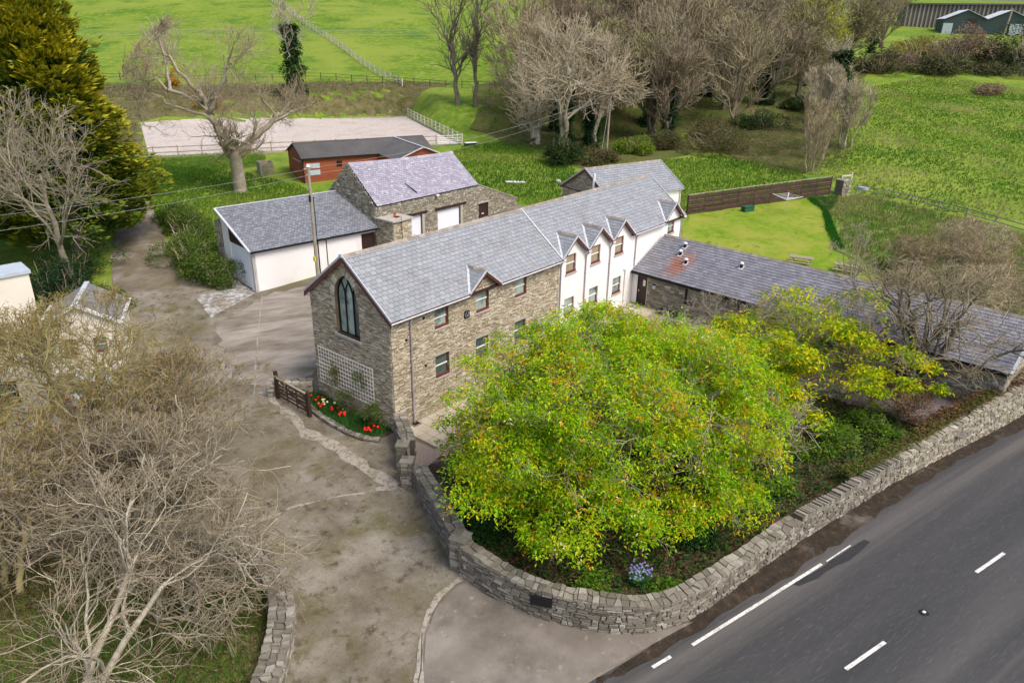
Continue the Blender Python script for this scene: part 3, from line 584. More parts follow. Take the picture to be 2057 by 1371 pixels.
# gable wall with pointed window
gO, gU, gN = np.array([0, W_, 0.]), -Y_, -X_        # u = W - y
def gtop(v):
    if v <= HE: return (0, W_)
    k = (v-HE)/(HR-HE-.06); return (W_/2*k, W_-W_/2*k) if k < 1 else None
gc = W_-3.36; ghw, gz0, gsp, gap_ = .95, 4.62, 6.75, 8.05
def arch(v, hw=ghw, c=gc, z0=gz0, sp=gsp, ap=gap_):
    if v < z0 or v >= ap: return None
    if v <= sp: return (c-hw, c+hw)
    H = ap-sp; r = (hw*hw+H*H)/(2*hw); x = math.sqrt(max(0, r*r-(v-sp)**2))-(r-hw)
    return (c-x, c+x)
wall_face(house, gO, gU, gN, (0, W_, HR-.07, -.5), HE, gtop, [], 'stone', seed=2, arch=arch, extra_breaks=[gz0, gsp, gap_]+list(np.arange(gsp, gap_, .08)), name='gable_wall')
# voussoirs and reveal
mb = MB(); rv = MB(); ptsL = []
nA = 12
for k in range(nA+1):
    v = gsp+(gap_-gsp)*(math.sin(k/nA*math.pi/2) if k < nA else 1); a = arch(min(v, gap_-1e-4)); ptsL.append((a[0], v))
outl = [(gc-ghw, gz0)]+ptsL; outr = [(2*gc-u, v) for u, v in outl]
for P_ in (outl, outr):
    for (u, v), (u2, v2) in zip(P_[:-1], P_[1:]):
        rv.add(plane_pts([(u,v,.03),(u2,v2,.03),(u2,v2,-.32),(u,v,-.32)], gO, gU, Z_, gN), [(0, 1, 2, 3)])
rv.add(plane_pts([(gc-ghw,gz0,.03),(gc+ghw,gz0,.03),(gc+ghw,gz0,-.32),(gc-ghw,gz0,-.32)], gO, gU, Z_, gN), [(0, 1, 2, 3)])
rv.build('window_reveal', 'mortar', house)
R = random.Random(3); vst = MB()
for P_, sg in ((ptsL, -1), ([(2*gc-u, v) for u, v in ptsL], 1)):
    D = dens(P_, .085, False)
    for (u, v), (u2, v2) in zip(D[:-1], D[1:]):
        t_ = np.array([u2-u, v2-v]); L_ = np.linalg.norm(t_)
        if L_ < 1e-4: continue
        t_ /= L_; n_ = np.array([t_[1], -t_[0]])*sg*1.0
        if n_[0]*sg < 0: n_ = -n_
        ln_ = R.uniform(.28, .42); p = R.uniform(.052, .075)
        q = [np.array((u, v))+t_*.006, np.array((u2, v2))-t_*.006]; q += [q[1]+n_*ln_+t_*.012, q[0]+n_*ln_-t_*.0]
        vst.add(plane_pts([(a[0], a[1], .0) for a in q]+[(a[0], a[1], p) for a in q], gO, gU, Z_, gN), BOXF)
vst.build('arch_voussoirs', 'stone', house)
mb = MB(); lbox(mb, gO, gU, gN, gc-ghw-.12, gc+ghw+.12, gz0-.14, gz0, -.1, .12); mb.build('stone_sill', 'concrete_trim', house)
# gothic window: frame, tracery and panes
gw = MB(); dN = -.20
def curve_bar(mb, pts, w_=.055, d0=-.26, d1=-.16):
    for (u, v), (u2, v2) in zip(pts[:-1], pts[1:]):
        t_ = np.array([u2-u, v2-v]); L_ = np.linalg.norm(t_)
        if L_ < 1e-5: continue
        n_ = np.array([-t_[1], t_[0]])/L_*w_/2; q = [(u+n_[0], v+n_[1]), (u2+n_[0], v2+n_[1]), (u2-n_[0], v2-n_[1]), (u-n_[0], v-n_[1])]
        mb.add(plane_pts([(a, b, d0) for a, b in q]+[(a, b, d1) for a, b in q], gO, gU, Z_, gN), BOXF)
inn = lambda P_, s: [(u+s*.03, v) for u, v in P_]
curve_bar(gw, inn(outl, 1), .08); curve_bar(gw, inn(outr, -1), .08); curve_bar(gw, [(gc-ghw, gz0+.04), (gc+ghw, gz0+.04)], .08)
gwin = gw.build('pointed_window', 'black', house)
for s in (-1, 1):
    mb = MB(); x = gc+s*ghw/3; curve_bar(mb, [(x, gz0+.05), (x, gsp)], .06); mb.build('mullion', 'black', gwin)
    # each mullion branches to both sides following the arch curve
    for s2 in (-1, 1):
        mb = MB(); c = []
        for k in range(9):
            v = gsp+(gap_-gsp)*k/8*.74; a = arch(v); off_ = (a[0]-(gc-ghw)) if s2 == 1 else -(a[0]-(gc-ghw)); u = x+off_
            aa = arch(v)
            if u < aa[0]+.02 or u > aa[1]-.02: break
            c.append((u, v))
        if len(c) > 1: curve_bar(mb, c, .045); mb.build('tracery', 'black', gwin)
for k, mname in ((0, 'glass_sky_reflection'), (1, 'glass_sky_reflection'), (2, 'glass')):
    a0 = gc-ghw+.04+k*(2*ghw-.08)/3; a1 = a0+(2*ghw-.08)/3-.01; mb = MB()
    def iv3(v, a0=a0, a1=a1):
        r = arch(min(v, gap_-.01)); lo, hi = max(a0, r[0]), min(a1, r[1]); return [(lo, hi)] if hi-lo > .01 else []
    face_bands(mb, iv3, gz0+.06, gap_-.1, [gsp], gO, gU, Z_, gN, -.23, .1); mb.build('pane', mname, gwin)
mb = MB(); tube(mb, plane_pts([(gc-.02,gz0+.1,-.18),(gc+.1,gz0+.45,-.18),(gc+.05,gz0+.75,-.2)], gO, gU, Z_, gN), [.16,.13,.03], 8); 
# back and far walls
mb = MB(); lbox(mb, np.array([0, W_, 0]), X_, Y_, 0, 30.4, -.5, HE, -.3, 0); mb.build('back_wall', 'stone_grey', house)
mb = MB(); lbox(mb, gO, gU, gN, 0.02, W_-.02, -.5, 4.5, -.3, -.02); mb.build('inner_wall', 'mortar', house)
mb = MB(); lbox(mb, gO, gU, gN, gc-1.0, gc+1.0, 4.4, 8.0, -.5, -.45); mb.build('inner_blind', 'black', house)
# roof
roof = MB(); lbox(roof, fO, fU, fN, 0.0, 14.2, HE-.12, HE-.03, -.1, .22); roof = roof.build('roof', 'darkbrown', house)
sl_ = math.hypot(W_/2+.25, HR-HE); VF = np.array([0, W_/2+.25, HR-HE])/sl_
def ivr(x0, x1, doms):
    def f(v):
        z = HE+(HR-HE)*v/sl_; hs = []
        for xc, hw, za, zf in doms:
            if z < za-.02: k = 1-max(0, z-zf)/(za-zf); hs.append((xc-hw*k+.02, xc+hw*k-.02))
        return minus([(x0, x1)], hs)
    return f
roof_plane(roof, (0, -.25, HE), X_, VF, ivr(-.18, 14.2, [(dc, 1.32, dz, HE)]), sl_, 'slate', .262, .36, 290, 5)
roof_plane(roof, (0, W_+.25, HE), X_, np.array([0, -(W_/2+.25), HR-HE])/sl_, ivr(-.18, 14.2, []), sl_, 'slate', .262, .36, 0, 6)
small_gable(roof, dc, 1.32, -.30, HE, dz, ym, 'slate', 7)
ridge_tiles(roof, (-.2, W_/2, HR+.03), (14.2, W_/2, HR+.03))
for y0 in (-.28, W_+.28):
    barge(roof, (-.17, y0, HE-.0), (-.17, W_/2, HR-.0), .27, .05); mb = MB(); bar(mb, (-.17, y0, HE+.05), (-.17, W_/2, HR+.05), .14, .05, (-1, 0, 0)); mb.build('verge_strip', 'lead', roof)
mb = MB(); box(mb, -.26, -.1, W_/2-.1, W_/2+.1, HR-.02, HR+.14); mb.build('apex_cap', 'lead', roof)
gutter(house, (-.15, -.34, HE-.03), (5.5, -.34, HE-.03)); gutter(house, (8.25, -.34, HE-.03), (14.15, -.34, HE-.03)); gutter(house, (-.2, W_+.34, HE-.03), (14, W_+.34, HE-.03))
downpipe(house, 1.27, -.11, .1, HE-.05)
mb = MB(); box(mb, 1.02, 1.5, -.42, -.02, -.1, .16); dr = mb.build('drain_box', 'stone_grey', house); mb = MB(); box(mb, 1.08, 1.44, -.36, -.08, .16, .175); mb.build('drain_grate', 'black', dr)
for (x, z) in ((2.25, 5.95), (1.0, 5.1), (2.3, 3.2)):
    mb = MB(); tube(mb, [(x, -.02, z), (x, -.075, z)], .07, 8); mb.build('vent_pipe', 'black', house)
# black tile with a grey motif beside the upper window
mb = MB(); box(mb, 5.32, 5.70, -.10, -.05, 5.03, 5.43); tile = mb.build('wall_tile', 'tile_black', house)
for pts in (((5.40,5.30),(5.36,5.22),(5.41,5.15)), ((5.41,5.13),(5.41,5.08)), ((5.40,5.34),(5.47,5.37)), ((5.57,5.38),(5.63,5.30),(5.61,5.20)), ((5.50,5.24),(5.55,5.20)), ((5.49,5.12),(5.60,5.14),(5.64,5.10)), ((5.47,5.19),(5.50,5.10))):
    mb = MB()
    for a, b in zip(pts[:-1], pts[1:]): bar(mb, (a[0], -.105, a[1]), (b[0], -.105, b[1]), .012, .03, (0, 0, 1) if a[0] != b[0] else (1, 0, 0))
    mb.build('tile_motif', 'tile_letter', tile)
# ================================================================== white house
wh = thing('white_house', 'white rendered two storey house with a row of steep little gables', 'house', (0, 0, 0))
vs = [14.22, 17.1, 20.06, 22.86]; zf, za = 6.45, 7.66
gabs = [((vs[i]+vs[i+1])/2, (vs[i+1]-vs[i])/2) for i in range(3)]+[(28.82, 1.45)]
wz = [(14.92,16.02,5.28,6.50),(17.78,18.88,5.28,6.50),(20.75,21.85,5.28,6.50),(28.27,29.27,5.35,6.35),(14.92,16.02,2.33,3.52),(17.78,18.88,2.33,3.52),(20.75,21.85,2.33,3.52)]
XE = 30.4
for i, (xc, hw) in enumerate(gabs):
    def gt(v, xc=xc, hw=hw):
        if v <= zf-.02: return (xc-hw, xc+hw)
        k = 1-(v-zf)/(za-zf-.03); return (xc-hw*k, xc+hw*k) if k > 0 else None
    wall_face(wh, fO, fU, fN, (0, 0, za-.04, -.3), zf, gt, [q for q in wz if xc-hw < q[0] < xc+hw], 'render_white', rub=False, extra_breaks=(zf-.02, zf), step=.5, name='front_wall')
for a, b in ((vs[3], gabs[3][0]-gabs[3][1]), (gabs[3][0]+gabs[3][1], XE)):
    if b > a: wall_face(wh, fO, fU, fN, (a, b, HE-.02, -.3), HE, None, [], 'render_white', rub=False, step=3, name='front_wall')
for i, q in enumerate(wz): window(wh, fO, fU, fN, *q, glass='glass_curtain' if i < 3 else 'glass_sky_reflection')
eO, eU, eN = np.array([XE, 0, 0.]), Y_, X_
wall_face(wh, eO, eU, eN, (0, W_, HR-.07, -.3), HE, gtop, [], 'render_white', rub=False, step=.3, name='gable_wall')
roofw = MB(); lbox(roofw, fO, fU, fN, vs[3], XE, HE-.12, HE-.03, -.1, .2); roofw = roofw.build('roof', 'darkbrown', wh)
doms = [(xc, hw+.04, za, zf) for xc, hw in gabs]
roof_plane(roofw, (0, -.25, HE+.03), X_, VF, ivr(14.24, XE+.15, doms), sl_, 'slate', .262, .36, 200, 8)
roof_plane(roofw, (0, W_+.25, HE+.03), X_, np.array([0, -(W_/2+.25), HR-HE])/sl_, ivr(14.24, XE+.15, []), sl_, 'slate', .262, .36, 0, 9)
mb = MB(); bar(mb, (14.2, -.25, HE+.07), (14.2, W_/2, HR+.07), .10, .06); mb.build('joint_flashing', 'lead', roofw)
for i, (xc, hw) in enumerate(gabs): small_gable(roofw, xc, hw, -.28, zf, za, lambda z: ym(z-.03), 'slate', 20+i)
ridge_tiles(roofw, (14.2, W_/2, HR+.06), (XE+.15, W_/2, HR+.06))
for y0 in (-.28, W_+.28): barge(roofw, (XE+.12, y0, HE+.02), (XE+.12, W_/2, HR+.02), .25, .05); mb = MB(); bar(mb, (XE+.13, y0, HE+.08), (XE+.13, W_/2, HR+.08), .12, .05, (1, 0, 0)); mb.build('verge_strip', 'lead', roofw)
gutter(wh, (23.0, -.34, HE), (27.3, -.34, HE)); 
for x in (14.3, 17.1, 20.06, 30.35):
    mb = MB(); tube(mb, [(x-.12, -.30, HE+.02), (x, -.36, HE-.03), (x+.12, -.30, HE+.02)], .07, 8); mb.build('hopper', 'white_plastic' if x > 30 else 'gutter', wh)
for x, z0 in ((17.1, 1.0), (20.06, 1.0), (23.5, 3.85), (30.35, 2.0), (14.3, .9)): downpipe(wh, x, -.07, z0, HE-.05, r=.045)
mb = MB(); tube(mb, [(22.1,-.06,3.95),(22.3,-.06,3.85),(22.3,-.06,1.1)], .04, 8); mb.build('waste_pipe', 'white_plastic', wh, smooth=True)
mb = MB(); box(mb, 22.0, 22.5, -.4, -.02, 1.0, 1.14); mb.build('drain_box', 'concrete_trim', wh)
# ================================================================== single-storey wing
A_ = math.atan2(-1, -.074); wg = thing('wing', 'long single storey stone wing with a low slate roof running towards the road', 'building', (23.25, 0, 0), A_)
# local: x along the wing (0..24.3), y: +y is the house-garden side = world +x
WL, WH_, WR, WD = 24.2, 3.57, 5.50, 4.05
wO, wU, wN = np.array([0, .25, 0.]), X_, -Y_
wh_ = [(.45,1.32,1.06,3.28),(4.5,5.75,2.1,3.3),(8.3,9.4,2.1,3.2),(11.3,12.3,2.1,3.2),(14.3,15.75,2.0,3.05),(18.3,20.0,1.5,3.15)]
wall_face(wg, wO, wU, wN, (1.35, WL, WH_, .3), WH_, None, wh_[1:], 'stone_grey', 'mortar_grey', seed=31, name='front_wall', ch=(.08,.17), ln=(.2,.55))
wall_face(wg, wO, wU, wN, (0, 1.35, WH_, .3), WH_, None, wh_[:1], 'render_white', rub=False, step=3, name='front_wall')
door(wg, wO, wU, wN, *wh_[0], glassy=True, m='maroon_dark' if 'maroon_dark' in M else 'darkbrown')
for q in wh_[1:5]: window(wg, wO, wU, wN, *q, glass='glass', bars=False, frame='darkbrown', sill='darkbrown')
mb = MB(); lbox(mb, wO, wU, wN, 18.3, 20.0, 1.5, 3.15, -.9, -.85); mb.build('dark_doorway', 'black', wg)
wr = MB(); lbox(wr, wO, wU, wN, 0, WL, WH_-.2, WH_-.02, 0.0, .24); wr = wr.build('roof', 'black', wg)
s2 = math.hypot(WD, WR-WH_)
roof_plane(wr, (0, 0, WH_), X_, np.array([0, WD, WR-WH_])/s2, lambda v: [(0, WL+.15)], s2, 'slate_wing', .27, .38, 290, 33)
roof_plane(wr, (0, 2*WD, WH_), X_, np.array([0, -WD, WR-WH_])/s2, lambda v: [(0, WL+.15)], s2, 'slate_wing', .27, .38, 0, 34)
ridge_tiles(wr, (0, WD, WR+.04), (WL+.15, WD, WR+.04))
gutter(wg, (0, -.06, WH_-.03), (WL+.1, -.06, WH_-.03), 'black', .07)
for y0 in (0, 2*WD):
    mb = MB(); bar(mb, (WL+.17, y0, WH_+.0), (WL+.17, WD, WR+.0), .14, .14, (1, 0, 0)); mb.build('verge_strip', 'lead', wr)
def wend(v):
    if v <= WH_: return (.25, 2*WD-.25)
    k = (v-WH_)/(WR-WH_-.06); return (.25+(WD-.25)*k, 2*WD-.25-(WD-.25)*k) if k < 1 else None
wall_face(wg, (WL, 0, 0), Y_, X_, (0, 0, WR-.07, -.3), WR, wend, [], 'stone_grey', 'mortar_grey', seed=35, name='gable_wall')
mb = MB(); lbox(mb, (0, 2*WD-.25, 0), X_, Y_, 0, WL, -.2, WH_, -.3, 0); mb.build('back_wall', 'stone_grey', wg)
def cowl(u, v, h=.35):
    z = WH_+(WR-WH_)*v/WD; mb = MB(); tube(mb, [(u, v, z-.05), (u, v, z+h)], .11, 12); c = mb.build('roof_cowl', 'black', wg, smooth=True)
    mb = MB(); tube(mb, [(u, v, z+h), (u, v, z+h+.06), (u, v, z+h+.16)], [.14, .17, .05], 12); mb.build('cowl_cap', 'white_plastic', c, smooth=True)
    mb = MB(); bar(mb, (u, v-.2, z-.05), (u, v+.2, z+.14), .34, .02); mb.build('flashing', 'lead', c)
for u, v in ((2.45, 2.5), (3.35, 1.85), (2.3, 3.3), (7.2, 2.7)): cowl(u, v, .28)
# ================================================================== rear annex
an = thing('rear_annex', 'low slate roofed annex with stone gable standing behind the white house', 'building', (36.5, 13.6, 0), math.radians(-16))
AL, AW, AE, AR = 9.9, 3.65, 5.35, 7.55; gs = 2.2
def atop(v):
    if v <= AE: return (-AW+.2, AW-.2)
    k = 1-(v-AE)/(AR-AE-.05); return (-(AW-.2)*k, (AW-.2)*k) if k > 0 else None
wall_face(an, (0.15, 0, 0), Y_*-1, -X_, (0, 0, AR-.06, 1.2), AR, atop, [(.55,1.0,4.9,5.25)], 'stone', seed=41, name='gable_wall')
mb = MB(); lbox(mb, (0, -AW+.2, 0), X_, -Y_, .15, AL-.15, 1.0, AE, -.3, 0); mb.build('front_wall', 'render_white', an)
mb = MB(); lbox(mb, (0, AW-.2, 0), X_, Y_, .15, AL-.15, 1.0, AE, -.3, 0); mb.build('back_wall', 'render_white', an)
wall_face(an, (AL-.15, 0, 0), Y_, X_, (0, 0, AR-.06, 1.2), AR, atop, [], 'render_white', rub=False, name='gable_wall')
ar = MB(); box(ar, .1, AL-.1, -AW+.15, AW-.15, AE-.1, AE-.02); ar = ar.build('roof', 'darkbrown', an); s3 = math.hypot(AW, AR-AE)
roof_plane(ar, (0, -AW, AE), X_, np.array([0, AW, AR-AE])/s3, lambda v: [(0, AL)], s3, 'slate', .3, .42, 0, 43)
roof_plane(ar, (0, AW, AE), X_, np.array([0, -AW, AR-AE])/s3, lambda v: [(0, AL)], s3, 'slate', .3, .42, 0, 44)
ridge_tiles(ar, (0, 0, AR+.04), (AL, 0, AR+.04), tl_=.5)
for x in (.02, AL):
    for s in (-1, 1): barge(ar, (x, s*AW, AE+.0), (x, 0, AR), .26, .05); mb = MB(); bar(mb, (x, s*AW, AE+.06), (x, 0, AR+.06), .12, .05, (1, 0, 0)); mb.build('verge_strip', 'lead', ar)
gutter(an, (0, -AW-.06, AE-.03), (AL, -AW-.06, AE-.03), 'gutter'); downpipe(an, AL-.35, -AW+.12, 2.2, AE-.05, 'gutter', r=.045)
mb = MB(); tube(mb, [(.0, -1.45, 5.2), (.0, -1.45, 7.35)], .13, 10); mb.build('flue', 'white_plastic', an, smooth=True)
# ================================================================== white garage
ga = thing('garage', 'long white rendered garage with a single slope slate roof beside the yard', 'garage', (5.70, 21.94, 0), math.radians(-7))
GLn, GW, GE, GT = 10.95, 5.5, 4.35, 6.6
gb = .7
mb = MB(); lbox(mb, (0, .12, 0), X_, -Y_, .12, 5.55, gb, GE-.05, -.25, 0); lbox(mb, (0, .12, 0), X_, -Y_, 6.35, 9.55, gb, GE-.05, -.25, 0); lbox(mb, (0, .12, 0), X_, -Y_, 9.55, GLn, GE-.35, GE-.05, -.25, 0); lbox(mb, (0, .12, 0), X_, -Y_, 5.62, 6.28, gb, GE-.05, -.25, 0)
mb.build('front_wall', 'render_white', ga)
for x in (5.585, 6.315): mb = MB(); lbox(mb, (0, .12, 0), X_, -Y_, x-.035, x+.035, gb, GE-.1, -.2, .03); mb.build('black_batten', 'black', ga)
door(ga, np.array([0, .12, 0.]), X_, -Y_, 9.6, 10.75, 1.4, GE-.36, handle=False)
def gsl(v):
    k = (v-GE+.1)/(GT-GE); return None
gwl = MB()
# gable end facing the track: white piers, door, brown triangular boarding
for (a, b, z1) in ((.12, .75, None), (3.9, 5.1, None)):
    zt = lambda y: GE-.06+(GT-GE)*y/GW
    V = [(.12, a, gb), (.12, b, gb), (.12, b, zt(b)), (.12, a, zt(a)), (.37, a, gb), (.37, b, gb), (.37, b, zt(b)), (.37, a, zt(a))]; gwl.add(V, BOXF)
gwl.build('gable_wall', 'render_white', ga)
mb = MB(); lbox(mb, (.2, 0, 0), -Y_, -X_, -3.9, -.75, 1.2, GE-.1, -.05, 0)
for z in np.arange(1.5, GE-.2, .28): lbox(mb, (.2, 0, 0), -Y_, -X_, -3.88, -.77, z, z+.012, 0, .008)
gd = mb.build('garage_door', 'door_white', ga); mb = MB(); lbox(mb, (.2, 0, 0), -Y_, -X_, -2.35, -2.25, 2.1, 2.2, 0, .04); mb.build('handle', 'black', gd)
tri = MB(); V = [(.17,.75,GE-.08),(.17,3.9,GE-.08),(.17,3.9,GE-.06+(GT-GE)*3.9/GW),(.17,.75,GE-.06+(GT-GE)*.75/GW)]
tri.add(V+[(x+.05, y, z) for x, y, z in V], BOXF); tri = tri.build('gable_boarding', 'wood_brown', ga)
for z in np.arange(GE+.06, GT-.5, .15):
    y0 = max(.78, (z-GE+.1)*GW/(GT-GE)); mb = MB(); box(mb, .145, .168, y0, 3.88, z, z+.13) if y0 < 3.7 else None
    if mb.n: mb.build('board', 'wood_brown', tri)
# low stone rear wall
sb = MB(); S = rubble(lambda v: [(0, 1.0)], .6, 5.6, (.12, .2), (.2, .45), (.02, .07), seed=4); add_stones(sb, S, (.02, 6.0, 0), -Y_, Z_, -X_); S = rubble(lambda v: [(0, 11)], .6, 5.6, (.12, .22), (.25, .5), (.02, .07), seed=5); add_stones(sb, S, (0.02, 6.0, 0), X_, Z_, Y_)
sb.build('rear_stones', 'stone_grey', ga, 'stuff'); mb = MB(); box(mb, .05, GLn, 5.1, 6.0, .4, 5.6); mb.build('rear_wall', 'mortar_grey', ga)
gr = MB(); V = [(-.05,-.12,GE-.16),(GLn+.1,-.12,GE-.16),(GLn+.1,-.12,GE-.03),(-.05,-.12,GE-.03)]; box(gr, -.05, GLn+.1, -.14, -.08, GE-.16, GE-.01); gr = gr.build('roof', 'black', ga); s4 = math.hypot(GW, GT-GE)
roof_plane(gr, (-.1, 0-.1, GE-.04), X_, np.array([0, GW, GT-GE])/s4, lambda v: [(0, GLn+.25)], s4, 'slate_garage', .2, .25, 0, 51, lift=.022)
for x in (-.11,): mb = MB(); bar(mb, (x, -.12, GE+.0), (x, GW-.1, GT+.0), .10, .16, (-1, 0, 0)); mb.build('verge_strip', 'lead', gr)
mb = MB(); bar(mb, (-.1, GW-.08, GT+.01), (GLn+.15, GW-.08, GT+.01), .16, .05); mb.build('top_flashing', 'lead', gr); gutter(ga, (-.1, -.2, GE-.06), (GLn+.1, -.2, GE-.06), 'black', .06)
# ================================================================== stone barn
bn = thing('stone_barn', 'old rubble stone barn with purplish slate roof, two white doors and a dark door', 'barn', (16.94, 21.0, 0), math.radians(.4))
BL, BE, BRl, BRr, BD = 12.65, 6.0, 9.07, 8.65, 3.3
dh = [(7.24,10.25,2.0,4.42),(3.72,5.28,1.9,4.45),(12.8,14.2,2.1,4.12)]
def btop(v): 
    if v <= 3.75: return (0, 18.6)
    e = 18.6-(v-3.75)/(5.95-3.75)*(18.6-12.75); return (0, e) if v < 5.95 else None
wall_face(bn, np.array([0, 0, 0.]), X_, -Y_, (0, 18.6, 5.95, .9), BE, btop, dh, 'stone_grey', 'mortar_grey', seed=61, name='front_wall', ch=(.08, .17), ln=(.14, .42), extra_breaks=(3.75,))
mb = MB(); V = []
for x, z in ((12.7,5.97),(18.7,3.74)): V += [(x,-.08,z),(x,.5,z),(x,.5,z+.07),(x,-.08,z+.07)]
mb.add(V, [(0,1,5,4),(1,2,6,5),(2,3,7,6),(3,0,4,7),(0,3,2,1),(4,5,6,7)]); mb.build('coping', 'concrete_trim', bn)
mb = MB(); box(mb, .2, 18.5, .25, .5, .9, 3.7); poly = [(12.7,.5),(18.6,.5)]; mb.build('inner_wall', 'mortar_grey', bn)
for i, q in enumerate(dh[:2]):
    mb = MB(); lbox(mb, np.zeros(3), X_, -Y_, q[0]+.02, q[1]-.02, q[2], q[3], -.22, -.16); mb.build('white_door', 'door_white', bn)
for a, b, z in ((6.87,11.0,4.44),(3.34,5.9,4.47)): mb = MB(); lbox(mb, np.zeros(3), X_, -Y_, a, b, z, z+.22, -.1, .09); mb.build('timber_lintel', 'darkbrown', bn)
for q in dh[:2]:
    mb = MB(); lbox(mb, np.zeros(3), X_, -Y_, q[1], q[1]+.28, q[2], q[3], -.15, .055); mb.build('door_jamb', 'concrete_trim', bn)
door(bn, np.zeros(3), X_, -Y_, *dh[2], letter=True); mb = MB(); lbox(mb, np.zeros(3), X_, -Y_, 12.65, 14.35, 4.12, 4.26, -.1, .07); mb.build('door_lintel', 'concrete_trim', bn)
def bgt(v):
    if v <= BE: return (0, 2*BD)
    k = (v-BE)/(BRl-BE+.05); return (BD*k, 2*BD-BD*k) if k < 1 else None
wall_face(bn, (0, 2*BD, 0), -Y_, -X_, (0, 0, BRl+.03, 1.0), BRl, bgt, [], 'stone_grey', 'mortar_grey', seed=62, name='gable_wall', ch=(.1, .24), ln=(.15, .4), proud=(.02, .09))
wall_face(bn, (BL, 0, 0), Y_, X_, (0, 0, BRr-.03, 1.0), BRr, lambda v: (0, 2*BD) if v <= BE else ((BD*(v-BE)/(BRr-BE), 2*BD-BD*(v-BE)/(BRr-BE)) if v < BRr-.02 else None), [], 'stone_grey', 'mortar_grey', seed=63, name='gable_wall')
wall_face(bn, (0, 2*BD, 0), X_, Y_, (0, BL, BE, 1.0), BE, None, [], 'stone_grey', rub=False, name='back_wall')
br_ = MB(); box(br_, 0, BL, .05, 2*BD-.05, BE-.12, BE-.06); br_ = br_.build('roof', 'darkbrown', bn)
for sg in (0, 1):
    O = np.array([.12, -.12 if not sg else 2*BD+.12, BE]); 
    # sagging ridge: left end higher than right end
    s5 = math.hypot(BD+.12, BRl-BE); Vv = np.array([0, (1 if not sg else -1)*(BD+.12), BRl-BE])/s5
    Nn = np.cross(X_, Vv); Nn = Nn if Nn[2] > 0 else -Nn
    S = slates(lambda v: [(0, BL-.1)], s5, .205, .27, 70+sg, jit=.018, lift=.03)
    W = plane_pts(S, O, X_, Vv, Nn); fr = np.clip((W[..., 2]-BE)/(BRl-BE), 0, 1.1); W[..., 2] -= fr*(BRl-BRr)*(W[..., 0]/BL)+.10*fr*np.sin(W[..., 0]/BL*math.pi)+.05*np.sin(W[..., 0]*1.7)*fr*(1-fr)*2
    F = (SLF[None]+(np.arange(len(S))*8)[:, None, None]); mb = MB(); mb.add(W.reshape(-1, 3), F[:, [0, 2, 3]].reshape(-1, 4)); mb.F.setdefault((4, 1), []).append(F[:, 1]); mb.build('slates', ['slate_barn', 'slate_edge_shade'], br_, 'stuff')
    mb = MB(); mb.add([(.12, O[1], BE-.05), (BL, O[1], BE-.05), (BL, BD, BRr-.32), (.12, BD, BRl-.34)], [(0, 1, 2, 3)]); mb.add([(.12, O[1], BE-.05), (BL, O[1], BE-.05), (BL, BD, BRr-.34), (.12, BD, BRl-.36)], [(3, 2, 1, 0)]); mb.build('roof_deck', 'underlay', br_)
pr = [(.1+BL*i/24, BD, BRl-(BRl-BRr)*i/24-.10*math.sin(i/24*math.pi)+.03) for i in range(25)]
for a, b in zip(pr[:-1], pr[1:]): ridge_tiles(br_, a, b, tl_=.6, drop=.14, m='slate_barn')
mb = MB(); bar(mb, (5.0,.2,6.35),(4.3,1.0,7.15),.05,.08); mb.build('roof_crack', 'black', br_); mb = MB(); box(mb, 6.9, 7.2, -.32, -.1, 5.8, 5.95); mb.build('floodlight', 'white_plastic', bn)
# square chimney block against the barn
ch = thing('chimney_block', 'square stone chimney block with pale flat cap and terracotta pot before the barn', 'chimney', (17.0, 18.95, 1.0), .02)
iv_ = lambda v: [(0, 2.05)]; mb = MB(); box(mb, .12, 2.17, .12, 2.02, 0, 3.95); mb.build('core', 'mortar_grey', ch)
for O, U, Nn in (((.12,.12,0), X_, -Y_), ((.12,2.02,0), -Y_, -X_), ((2.17,.12,0), Y_, X_)):
    mb = MB(); add_stones(mb, rubble(lambda v: [(0, 2.05 if abs(U[0]) else 1.9)], 0, 3.9, (.09, .18), (.15, .45), (.02, .06), seed=int(O[0]*10)), O, U, Z_, Nn); mb.build('rubble_stones', 'stone', ch, 'stuff')
mb = MB(); box(mb, -.05, 2.33, -.05, 2.15, 3.93, 4.06); mb.build('cap', 'concrete_trim', ch)
mb = MB(); tube(mb, [(1.25,1.1,4.06),(1.25,1.1,4.4),(1.25,1.1,4.5)], [.13,.11,.14], 12); mb.build('chimney_pot', 'terracotta', ch, smooth=True)
mb = MB(); box(mb, 1.05, 1.5, .75, 1.0, 4.06, 4.12); mb.build('brick', 'black', ch)
mb = MB(); tube(mb, [(.9,-.02,4.4),(.9,-.1,1.2)], .022, 6); mb.build('aerial_mast', 'black', ch)
sd_ = thing('satellite_dish', 'round grey satellite dish on a bracket beside the chimney block', 'satellite dish', (19.3, 18.75, 3.2), .2)
mb = MB(); V = [(0, 0, 0)]; n = 20
prof = [(.0,.12),(.2,.09),(.36,.03),(.46,-.05)]
pts = [(r*math.cos(2*math.pi*k/n), r*math.sin(2*math.pi*k/n)*.92, d) for r, d in prof for k in range(n)]
tilt = Matrix.Rotation(math.radians(62), 3, 'X'); pts = [tuple(tilt @ Vector(p)) for p in pts]
mb.add(pts, [(i*n+k, i*n+(k+1) % n, (i+1)*n+(k+1) % n, (i+1)*n+k) for i in range(3) for k in range(n)]); mb.build('dish', 'galv', sd_, smooth=True)
mb = MB(); tube(mb, [(0, .1, -.1), (0, .25, -.6)], .03, 6); tube(mb, [(0, -.05, -.35), (0, -.5, -.05)], .015, 6); mb.build('bracket', 'black', sd_)
